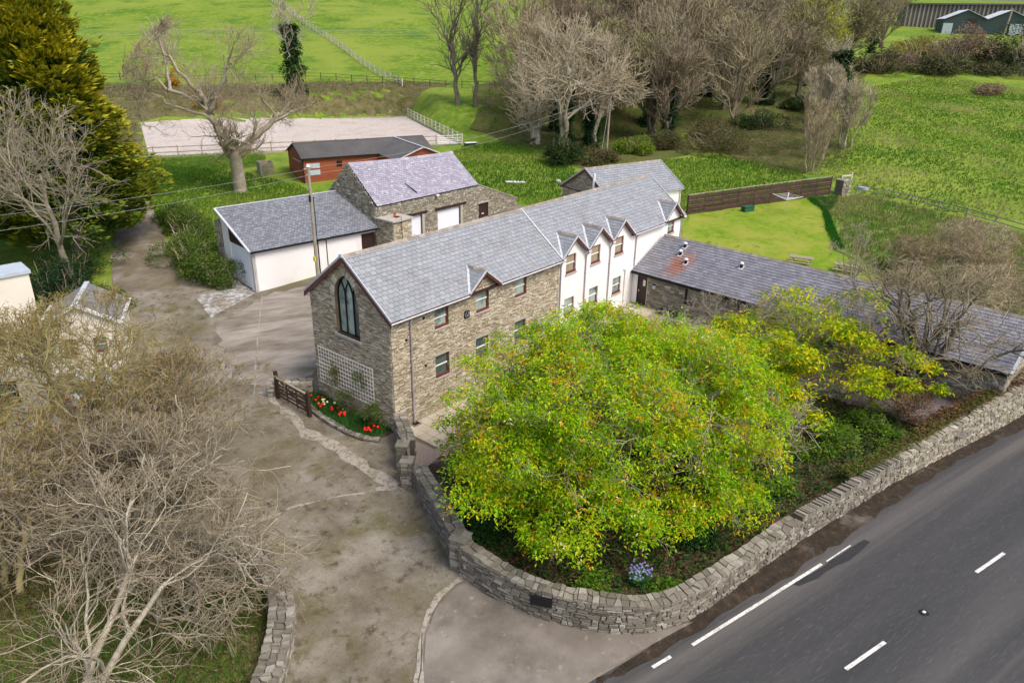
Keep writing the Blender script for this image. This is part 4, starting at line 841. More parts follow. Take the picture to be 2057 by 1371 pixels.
# ================================================================== red stable with dark roof
st = thing('wooden_stable', 'rust red timber stable with dark corrugated roof and two pale panels on its wall', 'shed', (25.81, 43.62, 3.3), math.radians(-20))
SLn, SE, SRz, SW = 15.7, 2.9, 4.1, 3.1
def wallp(mb, x0, x1, y, z0, z1): pass
stw = MB(); box(stw, .15, SLn-.1, .12, 2*SW-.12, -.6, SE-.06)
stw.build('wall_core', 'shed_wood', st)
R = random.Random(5)
for k, z in enumerate(np.arange(.0, SE-.1, .17)): mb = MB(); box(mb, .15, SLn-.1, .08, .119, z, z+.155); mb.build('cladding_board', 'shed_wood', st)
def stg(y): return SE+(SRz-SE)*(1-abs(y-SW)/SW)
for k in range(26):
    y0 = .14+k*(2*SW-.28)/26; y1 = y0+(2*SW-.28)/26-.014; mb = MB(); a, b = stg(y0)-.07, stg(y1)-.07
    mb.add([(.08,y0,-.3),(.08,y1,-.3),(.149,y1,-.3),(.149,y0,-.3),(.08,y0,a),(.08,y1,b),(.149,y1,b),(.149,y0,a)], BOXF); mb.build('cladding_board', 'shed_wood', st)
mb = MB(); box(mb, .03, .079, 1.0, 3.6, -.1, 2.3); dd = mb.build('stable_door', 'shed_wood', st)
for y in (1.0, 2.3, 3.5): mb = MB(); box(mb, .0, .03, y, y+.1, -.1, 2.3); mb.build('ledge', 'shed_wood', dd)
mb = MB(); bar(mb, (.02,3.9,2.35),(.02,.6,2.45),.05,.07); mb.build('door_rail', 'gutter', st)
for x in (.10,): mb = MB(); box(mb, x-.06, x+.08, .02, .14, -.6, SE); mb.build('corner_post', 'black', st)
for z in (1.72, .98): mb = MB(); box(mb, .45, 1.95, .03, .078, z, z+.55); mb.build('pale_panel', 'metal_blue', st)
mb = MB(); box(mb, 3.9, 4.5, .02, .078, 1.75, 2.35); mb.build('vent_window', 'black', st)
def corrug(parent, O, U, Vv, L, Wd, name='roof_sheet', wl=.15, amp=.022, shear=None):
    O = np.array(O, float); n = int(L/wl)*4; Nn = np.cross(U, Vv); Nn = Nn if Nn[2] > 0 else -Nn; V = []
    for i in range(n+1):
        u = L*i/n; a = amp*math.sin(2*math.pi*u/wl)
        for v in ((shear[0](u), shear[1](u)) if shear else (0, Wd)): V.append(O+U*u+Vv*v+Nn*a)
    mb = MB(); mb.add(V, [(2*i, 2*i+2, 2*i+3, 2*i+1) for i in range(n)]); return mb.build(name, 'shed_roof', parent)
sr = MB(); box(sr, -.05, SLn+.05, SW-.1, SW+.1, SRz-.02, SRz+.05); sr = sr.build('roof', 'shed_roof', st); s6 = math.hypot(SW+.2, SRz-SE+.08); zz = SE-.08
for i in range(16):
    x = -.1+i*(SLn+.2)/16; w_ = (SLn+.2)/16+.03
    corrug(sr, (x, -.2, zz+.004*(i % 2)), X_, np.array([0, SW+.2, SRz-zz])/s6, w_, s6); corrug(sr, (x, 2*SW+.2, zz+.004*(i % 2)), X_, np.array([0, -SW-.2, SRz-zz])/s6, w_, s6)
mb = MB(); bar(mb, (-.1, -.22, zz+.0), (9.0, -.22, zz+.0), .05, .12); mb.build('eaves_board', 'black', st)
for s in (0, 1): barge(sr, (-.1, -.2 if not s else 2*SW+.2, zz+.03), (-.1, SW, SRz+.03), .14, .04, 'black')
# cross wing of the stable
cw = MB(); box(cw, 9.0, 15.2, -5.2, .3, -.2, SE-.08); cw.build('cross_wing_wall', 'shed_wood', st)
V = [(9.0,-5.2,SE-.08),(15.2,-5.2,SE-.08),(12.1,-5.2,SRz-.06),(9.0,-5.12,SE-.08),(15.2,-5.12,SE-.08),(12.1,-5.12,SRz-.06)]; mb = MB(); mb.add(V, [(0,1,2),(5,4,3)]); mb.build('cross_wing_gable', 'shed_wood', st)
for sg in (-1, 1):
    Vv = np.array([-sg*3.3, 0, SRz-zz]); s7 = np.linalg.norm(Vv); Vv /= s7; O = (12.1+sg*3.3, -5.5, zz)
    # roof slope cut to the valley with the main roof
    Nn = np.cross(Y_, Vv); Nn = Nn if Nn[2] > 0 else -Nn; mb = MB(); V = []; n = 60
    for i in range(n+1):
        u = 8.7*i/n; a = .02*math.sin(u/8.7*2*math.pi*50); v0 = max(0, (u-5.3)/3.3)*s7
        for v in (min(v0, s7), s7): V.append(np.array(O)+Y_*u+Vv*v+Nn*(a+.01))
    mb.add(V, [(2*i, 2*i+2, 2*i+3, 2*i+1) for i in range(n)]); mb.build('cross_wing_roof', 'shed_roof', sr)
    mb = MB(); bar(mb, (12.1+sg*3.32, -5.5, zz+.04), (12.1, -5.5, SRz+.05), .1, .07, (0, -1, 0)); mb.build('verge_strip', 'gutter', sr)
mb = MB(); bar(mb, (12.1, -5.5, SRz+.04), (12.1, SW, SRz+.04), .2, .05); mb.build('ridge_strip', 'lead', sr)
mb = MB(); box(mb, -.4, 3, -.9, .0, -.5, .02); mb.build('concrete_step', 'concrete_trim', st)
# timber bin with hose beside stable
tk = thing('timber_bin', 'weathered grey timber bin beside the red stable', 'bin', (24.5, 49.9, 3.55), math.radians(-20))
for z in np.arange(0, 1.5, .22):
    for (a, b, c, d) in ((0, 1.5, 0, .05), (0, 1.5, 1.75, 1.8), (0, .05, .05, 1.75), (1.45, 1.5, .05, 1.75)): mb = MB(); box(mb, a, b, c, d, z, z+.2); mb.build('board', 'wood_grey', tk)
mb = MB(); box(mb, .1, 1.4, .1, 1.7, .1, 1.2); mb.build('contents', 'mortar_grey', tk)
hs = MB(); tube(hs, [(24.9+.28*math.cos(a)*.5, 49.5-.28*math.cos(a)*.8, 4.35+.45*math.sin(a)) for a in np.linspace(0, 6.28, 20)], .035, 6); tag(hs.build('hose', 'hose', smooth=True), 'green hose looped over the side of the timber bin', 'hose')
# ================================================================== neighbouring buildings, left edge
nb = thing('cream_house', 'tall cream rendered house with a flat parapet at the left edge', 'house', (-11.0, 13.8, 0), math.radians(-6))
wnb = [(-2.6,-1.7,5.2,6.5),(-2.6,-1.7,2.0,3.2)]
wall_face(nb, (0,0,0), X_, -Y_, (-9, 0, 8.5, -.3), 8.5, None, wnb, 'render_cream', rub=False, name='front_wall', step=4)
for q in wnb: window(nb, np.zeros(3), X_, -Y_, *q)
mb = MB(); box(mb, -9, 0, .35, 1.6, -.3, 8.3); mb.build('wall', 'render_cream', nb); mb = MB(); box(mb, -9.1, .1, -.1, 1.7, 8.5, 8.66); mb.build('parapet', 'metal_blue', nb)
n2 = thing('cream_cottage', 'small cream cottage with grey roof and white verges behind the twigs at left', 'cottage', (-7.5, 19.3, .3), math.radians(-31))
def ct_(v):
    if v <= 3.4: return (-2.3, 2.3)
    k = 1-(v-3.4)/1.35; return (-2.3*k, 2.3*k) if k > 0 else None
wc = [(-1.2,-.4,1.2,2.3),(.6,1.4,1.2,2.3)]
wall_face(n2, (0,0,0), X_, -Y_, (0,0,4.7,-.4), 4.7, ct_, wc, 'render_cream', rub=False, name='gable_wall')
for q in wc: window(n2, np.zeros(3), X_, -Y_, *q)
mb = MB(); box(mb, -2.3, 2.3, .2, 4.6, -.4, 3.4); mb.build('wall', 'render_cream', n2); rf = MB(); box(rf, -.16, .16, -.2, 4.8, 4.76, 4.86); rf = rf.build('roof', 'lead', n2)
n2.scale = (.88, .88, .88)
for sg in (-1, 1):
    s8 = math.hypot(2.5, 1.46); roof_plane(rf, (sg*2.5, -.2, 3.28), Y_, np.array([-sg*2.5, 0, 1.46])/s8, lambda v: [(0, 5.0)], s8, 'slate_wing', .25, .35, 0, 80)
    mb = MB(); bar(mb, (sg*2.5, -.22, 3.32), (0, -.22, 4.8), .22, .10, (0, -1, 0)); mb.build('verge_strip', 'white_plastic', rf); mb = MB(); bar(mb, (sg*2.55, -.2, 3.3), (sg*2.55, 4.8, 3.3), .22, .12); mb.build('gutter', 'white_plastic', rf)
# parked car seen through the twigs
car = thing('parked_car', 'white car with red tail lights parked behind the bare hedge at left', 'car', (-8.5, 16.3, .08), math.radians(55))
def carbody(profile, wd, m, name, y_in=0.0):
    mb = MB(); n = len(profile); V = [(x, -wd/2+(.0 if z < .8 else y_in), z) for x, z in profile]+[(x, wd/2-(.0 if z < .8 else y_in), z) for x, z in profile]
    mb.add(V, [tuple(range(n))]); mb.add(V, [tuple(range(2*n-1, n-1, -1))]); mb.add(V, [(i, i+n, (i+1) % n+n, (i+1) % n) for i in range(n)]); return mb.build(name, m, car)
carbody([(-2.1,.3),(-2.15,.75),(-1.95,.95),(-1.0,1.0),(1.4,1.0),(2.0,.82),(2.12,.55),(2.05,.3)], 1.72, 'car_white', 'body')
carbody([(-1.9,.99),(-1.45,1.42),(.35,1.44),(1.15,1.0)], 1.5, 'glass', 'windows', .12); carbody([(-1.5,1.42),(-1.4,1.48),(.25,1.5),(.4,1.43)], 1.4, 'car_white', 'roof', .1)
for x in (-1.3, 1.3):
    for y in (-.86, .86):
        mb = MB(); tube(mb, [(x, y-.1, .31), (x, y+.1, .31)], .31, 16); wq = mb.build('wheel', 'rubber', car); mb = MB(); tube(mb, [(x, y-.105, .31), (x, y+.105, .31)], .19, 12); mb.build('rim', 'galv', wq)
for y in (-.7, .7): mb = MB(); box(mb, -2.18, -2.08, y-.14, y+.14, .62, .86); mb.build('tail_light', 'tail_red', car)
mb = MB(); box(mb, -2.19, -2.14, -.26, .26, .45, .56); mb.build('number_plate', 'number_plate', car)
# ================================================================== far farm sheds, top right
fb = thing('farm_sheds', 'dark green twin gabled farm shed with pale roofs beyond the hedge', 'barn', (285.5, 36.8, 19.4), math.radians(-68))
for k, x0 in enumerate((0, 13.0)):
    poly = [(x0,-1),(x0+13,-1),(x0+13,4.6),(x0+6.5,7.4),(x0,4.6)]; mb = MB(); V = [(x, 0, z) for x, z in poly]+[(x, 14, z) for x, z in poly]
    mb.add(V, [(0,1,2,3,4)]); mb.add(V, [(9,8,7,6,5)]); mb.add(V, [(i,(i+1)%5,5+(i+1)%5,5+i) for i in range(5)]); mb.build('wall', 'dark_green_clad', fb)
    for a, b in (((x0-.2,4.6),(x0+6.5,7.5)),((x0+13.2,4.6),(x0+6.5,7.5))):
        mb = MB(); V = [(a[0],-.4,a[1]),(b[0],-.4,b[1]),(b[0],14.5,b[1]),(a[0],14.5,a[1])]; mb.add(V+[(x,y,z+.12) for x,y,z in V], BOXF); mb.build('roof', 'pale_roof', fb)
for a, b in ((-.2,2.8),(20.0,24.0)): mb = MB(); box(mb, a, b, -.12, .0, -.5, 3.3); mb.build('shed_door', 'metal_blue', fb)
mb = MB(); box(mb, 7,10,-.1,0,3.3,4.8); mb.build('window', 'darkbrown', fb)
f2 = thing('tall_farm_barn', 'taller grey farm barn with ribbed cladding behind the green sheds', 'barn', (304, 48, 19.5), math.radians(-68))
mb = MB(); box(mb, -6, 52, 0, 20, -1, 9.5); mb.build('wall', 'shed_roof', f2)
for x in np.arange(-6, 52, 1.4): mb = MB(); box(mb, x, x+.5, -.15, 0, -1, 9.5); mb.build('cladding_rib', 'wood_grey', f2)
mb = MB(); box(mb, -7, 53, -1, 21, 9.5, 10); mb.build('roof', 'shed_roof', f2)
# ================================================================== boundary wall round the garden
def path_frame(pts):
    P_ = np.array(pts, float); d = np.diff(P_, axis=0); L = np.linalg.norm(d, axis=1); s = np.r_[0, np.cumsum(L)]
    return P_, s
def at_path(P_, s, u):
    u = np.clip(u, 0, s[-1]-1e-6); i = np.clip(np.searchsorted(s, u, 'right')-1, 0, len(s)-2); f = (u-s[i])/(s[i+1]-s[i]); return P_[i]*(1-f)+P_[i+1]*f, (P_[i+1]-P_[i])/(s[i+1]-s[i])
def stone_wall(name, label, pts, thick, height, zf, side=1, m='wallstone', mo='wallmortar', seed=0, capn=120, facen=180, capsize=(.22, .5), base=-.3, sm=2, inner=True, uneven=.0, cat='wall', ch=(.08, .2), ln=(.16, .45), cap_up=False, cap_h=(.03, .09)):
    """outer face follows pts; wall thickness to the left (side=1) or right (-1); height(u) above the outer ground"""
    t = thing(name, label, cat, (0, 0, 0)); P0 = smooth_poly(pts, sm); P_, s = path_frame(P0); Lt = s[-1]; R = random.Random(seed)
    nrm = lambda d: np.array([-d[1], d[0]])*side
    def pt(u, n, v):     # n: outwards from outer face
        c, d = at_path(P_, s, u)
        c0, _ = at_path(P_, s, u-.4); c1, _ = at_path(P_, s, u+.4); dd = c1-c0; dd = dd/(np.linalg.norm(dd)+1e-9); q = c-nrm(dd)*n; return np.array([q[0], q[1], v])
    zg = lambda u: float(zf(*at_path(P_, s, u)[0])); topz = lambda u: zg(u)+height(u)
    us = np.arange(0, Lt+.2, .3); us = np.append(us[us < Lt], Lt); core = MB(); V = []
    for u in us:
        h = topz(u)-.02; V += [pt(u, -.03, zg(u)+base), pt(u, -.03, h), pt(u, -thick+.03, h), pt(u, -thick+.03, zg(u)+base)]
    n = len(us); F = []
    for i in range(n-1):
        for k in range(3): F.append((4*i+k, 4*i+k+1, 4*i+k+5, 4*i+k+4))
    core.add(V, F); core.add(V, [(0, 1, 2, 3), (4*n-1, 4*n-2, 4*n-3, 4*n-4)]); core.build('core', mo, t)
    S = []
    def cell(u0, u1, v0, v1, n0, n1, sk=0):
        q = [R.uniform(.004, .03) for _ in range(8)]; um = (u0+u1)/2
        A = [(u0, n0, v0), (u1, n0, v0), (u1, n0, v1), (u0, n0, v1), (u0+q[0], n1, v0+q[1]), (u1-q[2], n1*.9 if n1 > 0 else n1, v0+q[3]), (u1-q[4], n1, v1-q[5]), (u0+q[6], n1, v1-q[7])]
        return np.array([pt(a, b, c) for a, b, c in A])
    for sd in ((0,) if not inner else (0, 1)):
        v = 0.0; hm = max(height(u) for u in us)+.05; lo = lambda u: 0.0
        while v < hm:
            h = R.uniform(*ch); hi = wave(R, min(.045, h*.33)); u = -R.uniform(0, .2); s0 = 0.0
            while u < Lt:
                l = R.uniform(*ln)*(1.6 if R.random() < .08 else 1); a, b = max(u, 0), min(u+l, Lt); u += l; s1 = R.uniform(-.035, .035)
                if b-a < .05: continue
                hh = height((a+b)/2); zg_ = zg((a+b)/2)
                if v > hh-.03: s0 = s1; continue
                c0, c1 = v+lo(a), v+lo(b); t0, t1 = min(v+h+hi(a), hh), min(v+h+hi(b), hh)
                if v == 0: c0 = c1 = -.25
                f = R.uniform(.35, .65); parts = [(c0, c1, t1, t0)] if not (R.random() < .3 and h > .12 and v > 0) else [(c0, c1, c1*(1-f)+t1*f-.005, c0*(1-f)+t0*f-.005), (c0*(1-f)+t0*f+.005, c1*(1-f)+t1*f+.005, t1, t0)]
                for k0, k1, k2, k3 in parts:
                    q = [R.uniform(.004, .035) for _ in range(8)]; p = R.uniform(.015, .075); n0, n1, sg_ = (-.05, p, 1) if sd == 0 else (-thick+.05, -thick-p, 1)
                    A = [(a-s0+.007, n0, zg_+k0+.006), (b-s1-.007, n0, zg_+k1+.006), (b+s1-.007, n0, zg_+k2-.006), (a+s0+.007, n0, zg_+k3-.006)]
                    Bq = [(A[0][0]+q[0], n1, A[0][2]+q[1]), (A[1][0]-q[2], n1*(.9 if sd == 0 else 1), A[1][2]+q[3]), (A[2][0]-q[4], n1*(.8 if sd == 0 else 1), A[2][2]-q[5]), (A[3][0]+q[6], n1, A[3][2]-q[7])]
                    S.append(np.array([pt(x, y, z) for x, y, z in A+Bq]))
                s0 = s1
            v += h; lo = hi
    S = np.array(S); z = (S.mean(1)-CAM)@fw; idx = np.argsort(z)
    def emit(sub, W, nm):
        for i in sub: mb = MB(); c = W[i].mean(0); mb.add(W[i]-c, SF); o = mb.build(nm, m, t); o.location = c
    emit(idx[:facen], S, 'stone'); rest = idx[facen:]
    if len(rest): mb = MB(); F = (SF[None]+(np.arange(len(rest))*8)[:, None, None]).reshape(-1, 4); mb.add(S[rest].reshape(-1, 3), F); mb.build('stones', m, t, 'stuff')
    C = []; u = 0
    while u < Lt-.02:
        if cap_up:
            l = R.uniform(.07, .15); a, b = u+.006, min(u+l, Lt)-.006; u += l
            hgt = R.uniform(.16, .3); zt = topz((a+b)/2); ln_ = R.uniform(-.05, .05); V = []
            for k, (vv) in enumerate((zt-.05, zt+hgt)):
                sh = ln_*k
                V += [pt(a+sh, .03, vv), pt(b+sh, .03, vv), pt(b+sh, -thick*(1 if k == 0 else R.uniform(.8, 1)), vv-(.04 if k else 0)), pt(a+sh, -thick*(1 if k == 0 else .9), vv-(.04 if k else 0))]
            C.append(np.array(V))
        else:
            # irregular flat cap stones: a jittered two or three row lattice
            nr = 2 if thick < .7 else 3; cs = sum(capsize)/2; nc = max(1, int(Lt/cs)); G = {}
            for i in range(nc+1):
                for k in range(nr+1):
                    ju = 0 if i in (0, nc) else R.uniform(-.38, .38)*cs; jn = (R.uniform(-.03, .03) if k in (0, nr) else R.uniform(-.30, .30)*thick/nr)
                    G[i, k] = (Lt*i/nc+ju, .05-(thick+.10)*k/nr+jn)
            for i in range(nc):
                for k in range(nr):
                    q = [G[i, k], G[i+1, k], G[i+1, k+1], G[i, k+1]]; cu = sum(x for x, y in q)/4; cn = sum(y for x, y in q)/4
                    if k == 0 and R.random() < .15 and nr > 1: pass
                    e = [(x+(cu-x)*.06, y+(cn-y)*.06) for x, y in q]; e2 = [(x+(cu-x)*R.uniform(.08,.16), y+(cn-y)*R.uniform(.08,.16)) for x, y in q]; zt = topz(cu); hgt = R.uniform(*cap_h)
                    C.append(np.array([pt(x, y, zt-.06) for x, y in e]+[pt(x, y, zt+hgt+R.uniform(-.015, .015)) for x, y in e2]))
            break
    C = np.array(C); z = (C.mean(1)-CAM)@fw; idx = np.argsort(z)
    for i in idx[:capn]:
        mb = MB(); c = C[i].mean(0); mb.add(C[i]-c, SF); o = mb.build('cap_stone', m, t); o.location = c
    if len(idx) > capn:
        rest = idx[capn:]; mb = MB(); F = (SF[None]+(np.arange(len(rest))*8)[:, None, None]).reshape(-1, 4); mb.add(C[rest].reshape(-1, 3), F); mb.build('cap_stones', m, t, 'stuff')
    return t
curve = [(-5.62,-10.05),(-5.72,-12.1),(-5.25,-14.2),(-4.5,-15.9),(-3.35,-17.35),(-1.3,-18.3),(2,-18.85),(5.3,-19.55)]
stone_wall('boundary_wall', 'curved dry stone garden wall with flat cap stones sweeping round to the road', curve, .55, lambda u: 1.42-.02*u+.05*math.sin(u*1.3), g, 1, seed=11, capn=130, facen=165, capsize=(.16, .36))
stone_wall('upper_wall', 'stone roadside wall topped with upright stones and patches of moss beyond the curve', [(5.3,-19.55),(9,-20.5),(13.1,-21.55)], .5, lambda u: 1.12+.04*math.sin(u*2), g, 1, seed=12, capn=110, facen=60, sm=1, cap_up=True)
stone_wall('hedge_wall', 'old roadside wall buried in grass and brown growth near the end of the wing', [(13.1,-21.55),(17.5,-22.95),(22.2,-24.45),(24.6,-25.15),(30,-26.6),(40,-29.3)], .6, lambda u: 1.25+.09*min(u, 12)+.06*math.sin(u), g, 1, seed=13, capn=30, facen=40, sm=1, m='stone_grey', mo='mortar_grey')
stone_wall('yard_wall', 'straight stone wall with broad pale cap stones between the gate pillar and the corner pier', [(-2.75,-4.35),(-4.2,-7.2),(-5.45,-9.6)], .62, lambda u: 1.15+.05*u, g, 1, seed=14, capn=30, facen=60, sm=0, capsize=(.2,.38))
stone_wall('short_wall', 'short thick stone wall running from the house corner to the small brown gate', [(-.28,-.25),(-1.15,-1.55),(-1.75,-2.55)], .6, lambda u: 1.35, g, 1, seed=15, capn=14, facen=50, sm=0, capsize=(.2,.38), cat='wall')
stone_wall('back_bed_wall', 'low dark stone wall behind the brown field gate at the end of the flower bed', [(-1.75,8.9),(-.9,8.0),(.05,7.1)], .6, lambda u: .85, g, -1, seed=16, capn=12, facen=16, sm=0, m='stone_grey', mo='mortar_grey', capsize=(.25,.5))
stone_wall('bed_kerb', 'low curving stone kerb round the tulip bed', [(-1.0,6.9),(-1.35,5.2),(-1.55,3.6),(-1.62,2.0),(-1.45,.8),(-1.0,.05)], .25, lambda u: .16, g, -1, seed=17, capn=50, facen=0, sm=1, capsize=(.18,.38), inner=False, ch=(.1,.2))
stone_wall('verge_wall', 'low pale lichened stone wall curving through the grass under the bare trees', [(-10.1,-1.9),(-10.05,-3.6),(-10.35,-5.4),(-11.3,-7.2),(-12.6,-8.7),(-14.2,-10.1),(-16,-11.6)], .8, lambda u: .75, g, -1, seed=18, capn=150, facen=20, capsize=(.12,.26), cap_h=(.02,.15))
stone_wall('far_stone_wall', 'short stub of dry stone wall at the end of the brown board fence', [(62.7,-2.6),(63.9,-3.1)], 1.0, lambda u: 1.7, g, 1, seed=19, capn=8, facen=20, sm=0, m='stone_grey', mo='mortar_grey', ch=(.15,.25), ln=(.2,.5))
# flat boulders of the low verge wall end etc.
def pier(label, x, y, rz, w_, d_, h, seed, m='wallstone', cat='pillar'):
    t = thing('stone_pillar', label, cat, (x, y, gz(x, y)-.05), rz); mb = MB(); box(mb, -w_/2+.03, w_/2-.03, -d_/2+.03, d_/2-.03, -.2, h-.01); mb.build('core', 'wallmortar', t); k = 0
    for O, U, Nn, L in (((-w_/2+.03,-d_/2+.03,0), X_, -Y_, w_-.06), ((-w_/2+.03,d_/2-.03,0), -Y_, -X_, d_-.06), ((w_/2-.03,d_/2-.03,0), -X_, Y_, w_-.06), ((w_/2-.03,-d_/2+.03,0), Y_, X_, d_-.06)):
        S = rubble(lambda v: [(0, L)], 0, h, (.1, .17), (.2, .45), (.015, .05), seed=seed+k); k += 1
        W = plane_pts(S, O, U, Z_, Nn)
        for q in W: mb = MB(); c = q.mean(0); mb.add(q-c, SF); o = mb.build('stone', m, t); o.location = c
    R = random.Random(seed); 
    for (a, b, c, d) in ((-.52,.02,-.52,.52),(.03,.52,-.52,.0),(.03,.52,.01,.52)): mb = MB(); box(mb, a*w_, b*w_, c*d_, d*d_, h, h+R.uniform(.05,.09)); mb.build('cap_stone', m, t)
    return t
pier('square stone gate pillar with slab cap on the house side of the small brown gate', -1.95, -2.75, .62, .62, .6, 1.42, 5)
pier('square stone gate pillar with slab cap at the near side of the small brown gate', -2.75, -3.95, .62, .62, .6, 1.42, 6)
pier('tall square stone pier at the corner where the straight wall meets the curved wall', -5.25, -9.75, .3, .72, .7, 1.62, 7)
# slate plaque let into the curved wall
pq = MB(); bar(pq, (-5.25,-14.33,.78), (-5.62,-13.6,.80), .05, .42); tag(pq.build('wall_plaque', 'black'), 'dark slate plaque set into the outer face of the curved garden wall', 'plaque')
# small brown gate between the pillars
sg_ = thing('garden_gate', 'small dark brown wooden garden gate between two stone pillars', 'gate', (-2.02,-3.05,.02), math.atan2(-.62,-.42))
for x in np.linspace(.02, .68, 6): mb = MB(); box(mb, x, x+.09, 0, .03, .08, 1.15); mb.build('board', 'wood_brown', sg_)
for z in (.2, .95): mb = MB(); box(mb, 0, .78, -.04, 0, z, z+.09); mb.build('rail', 'wood_brown', sg_)
# brown field gate by the tulips
fg = thing('field_gate', 'dark brown five bar gate standing open at the end of the tulip bed', 'gate', (-1.86, 7.95, .03), math.atan2(-3.15,-.1))
for x, z in ((0, 1.75), (3.15, 1.5)): mb = MB(); box(mb, x-.09, x+.09, -.09, .09, -.2, z); mb.build('post', 'wood_brown', fg)
for z in (.22,.45,.68,.91,1.2): mb = MB(); box(mb, .1, 3.05, -.02, .02, z, z+.1); mb.build('rail', 'wood_brown', fg)
for x in (.12, 1.05, 2.0, 2.95): mb = MB(); box(mb, x, x+.1, -.06, -.02, .15, 1.34); mb.build('stile', 'wood_brown', fg)
mb = MB(); bar(mb, (.2,.04,1.25), (2.9,.04,.3), .03, .09); mb.build('brace', 'wood_brown', fg); mb = MB(); box(mb, .1, 3.05, -.05, .05, 1.32, 1.40); mb.build('top_rail', 'wood_grey', fg)
# trellis on the gable
tr = thing('trellis', 'pale square wooden trellis fixed to the stone gable below the pointed window', 'trellis', (-.09, 6.17, 1.1), -math.pi/2)
TW, TH = 4.65, 2.2
for k in range(10): z = TH*k/9; mb = MB(); box(mb, 0, TW, -.03, -.012, z, z+.06); mb.build('lath', 'wood_white', tr)
for k in range(21): x = TW*k/20; mb = MB(); box(mb, x, x+.055, -.012, .006, 0, TH+.03); mb.build('lath', 'wood_white', tr)
# ================================================================== fences
def rail_fence(name, label, pts, sp, h, rails, m, pw=.12, rw=.10, rt_=.04, group=None, zoff=0.0, closed=False, sub=None):
    t = thing(name, label, 'fence', (*pts[0], gz(*pts[0])), 0, group); base = np.array([*pts[0], gz(*pts[0])]); P_, s = path_frame(pts); n = max(1, round(s[-1]/sp)); prev = None
    pm = MB(); box(pm, -pw/2, pw/2, -pw/2, pw/2, -.2, h+.06); pm = pm.mesh('post'); pm.materials.append(M[m])
    for i in range(n+1):
        c, d = at_path(P_, s, s[-1]*i/n); z = gz(*c)+zoff; o = link('post', pm, t); o.location = np.array([c[0], c[1], z])-base; o.rotation_euler = (0, 0, math.atan2(d[1], d[0]))
        if prev is not None:
            for r in rails: mb = MB(); a = np.array([prev[0], prev[1], prev[2]+r*h])-base; b = np.array([c[0], c[1], z+r*h])-base; bar(mb, a, b, rt_, rw); mb.build('rail', m, t)
        prev = (c[0], c[1], z)
    return t
rail_fence('post_and_rail_fence', 'brown two rail fence along the near side of the riding arena', [(19.2-2,65.2+1),(30,59.7),(51.3,48.6)], 2.7, 1.35, (.93,.48), 'wood_grey', .13, .12)
rail_fence('post_and_rail_fence', 'pale three rail fence down the right hand side of the riding arena', [(54.6,46.8),(70.6,75.2)], 2.35, 1.45, (.93,.60,.25), 'wood_pale', .15, .14)
kb = MB(); A3 = [(17.5,66.1),(51.3,48.6)]
for a, b in (((17.5,66.1),(51.3,48.6)), ((70.6,75.3),(34,98)), ((54.4,47),(70.4,75.3))): bar(kb, (*a, 4.5), (*b, 4.5), .06, .34)
tag(kb.build('arena_kickboard', 'wood_grey'), 'low timber kickboards edging the sand riding arena', 'kickboard')
mg = thing('metal_gate', 'galvanised field gate with diagonal braces at the corner of the arena', 'gate', (51.4, 48.5, 4.45), math.atan2(-1.7, 3.2))
for z in (.2,.42,.66,.92,1.25): mb = MB(); tube(mb, [(0,0,z),(3.6,0,z)], .03, 6); mb.build('rail', 'galv', mg)
for x in (0, 1.8, 3.6): mb = MB(); tube(mb, [(x,0,.1),(x,0,1.3)], .035, 6); mb.build('upright', 'galv', mg)
for a, b in (((0,0,.2),(1.8,0,1.25)),((1.8,0,1.25),(3.6,0,.2))): mb = MB(); tube(mb, [a, b], .025, 6); mb.build('brace', 'galv', mg)
rail_fence('field_fence', 'long pale post and rail fence climbing the green field behind the arena', [(74.5,80.7),(105,154),(119,187),(128,208)], 3.2, 1.35, (.93,.62,.28), 'wood_pale', .18, .16)
rail_fence('wire_fence', 'dark thin post and wire fence along the bottom of the far green field', [(40,124),(50,113),(66.8,98.5),(75,84),(82.7,70.6),(95,60)], 3.0, 1.15, (.95,.5), 'darkbrown', .10, .05, .03)
rail_fence('garden_rail_fence', 'weathered grey rail fence between the rough grass and the right hand field', [(65.3,-3.4),(65.4,-8),(64,-13.5),(61.9,-19.5),(58,-28)], 3.0, 1.0, (.92,.45), 'wood_grey', .13, .11)
hp = [(187,21,0),(190,14,0),(193,9,0)]
for i, (x, y, _) in enumerate(hp): mb = MB(); box(mb, -.12, .12, -.12, .12, -.2, 1.4); o = mb.build('fence_post', 'wood_pale'); o.location = (x-5, y-1, gz(x-5, y-1)); tag(o, ('leftmost', 'middle', 'rightmost')[i]+' of three pale posts before the hedge at the far end of the field', 'post', 'pale posts along the far hedge')
bf = thing('board_fence', 'dark brown horizontal board fence between the annex and the stub of stone wall', 'fence', (44.9, 6.75, 0)); P0 = np.array([44.9, 6.75]); P1 = np.array([62.6, -1.35]); nb_ = 9; Rr = random.Random(9)
for i in range(nb_+1):
    c = P0+(P1-P0)*i/nb_; z = gz(*c); mb = MB(); q = c-P0; box(mb, q[0]-.06, q[0]+.06, q[1]-.06, q[1]+.06, z-.1, z+2.02); mb.build('post', 'wood_brown', bf)
    if i:
        dz_ = z-zp
        for k in range(8):
            za_, zb_ = zp+.06+k*.24, z+.06+k*.24; nn = np.array([.416,.909])*(.075+.045*(k % 2)); mb = MB(); bar(mb, (qp[0]-nn[0], qp[1]-nn[1], za_+.1), (q[0]-nn[0], q[1]-nn[1], zb_+.1+Rr.uniform(-.01,.01)), .03, .20); mb.build('board', 'wood_brown', bf)
        mb = MB(); bar(mb, (qp[0], qp[1], zp+2.04), (q[0], q[1], z+2.04), .14, .03); mb.build('capping', 'wood_grey', bf)
    qp, zp = q, z
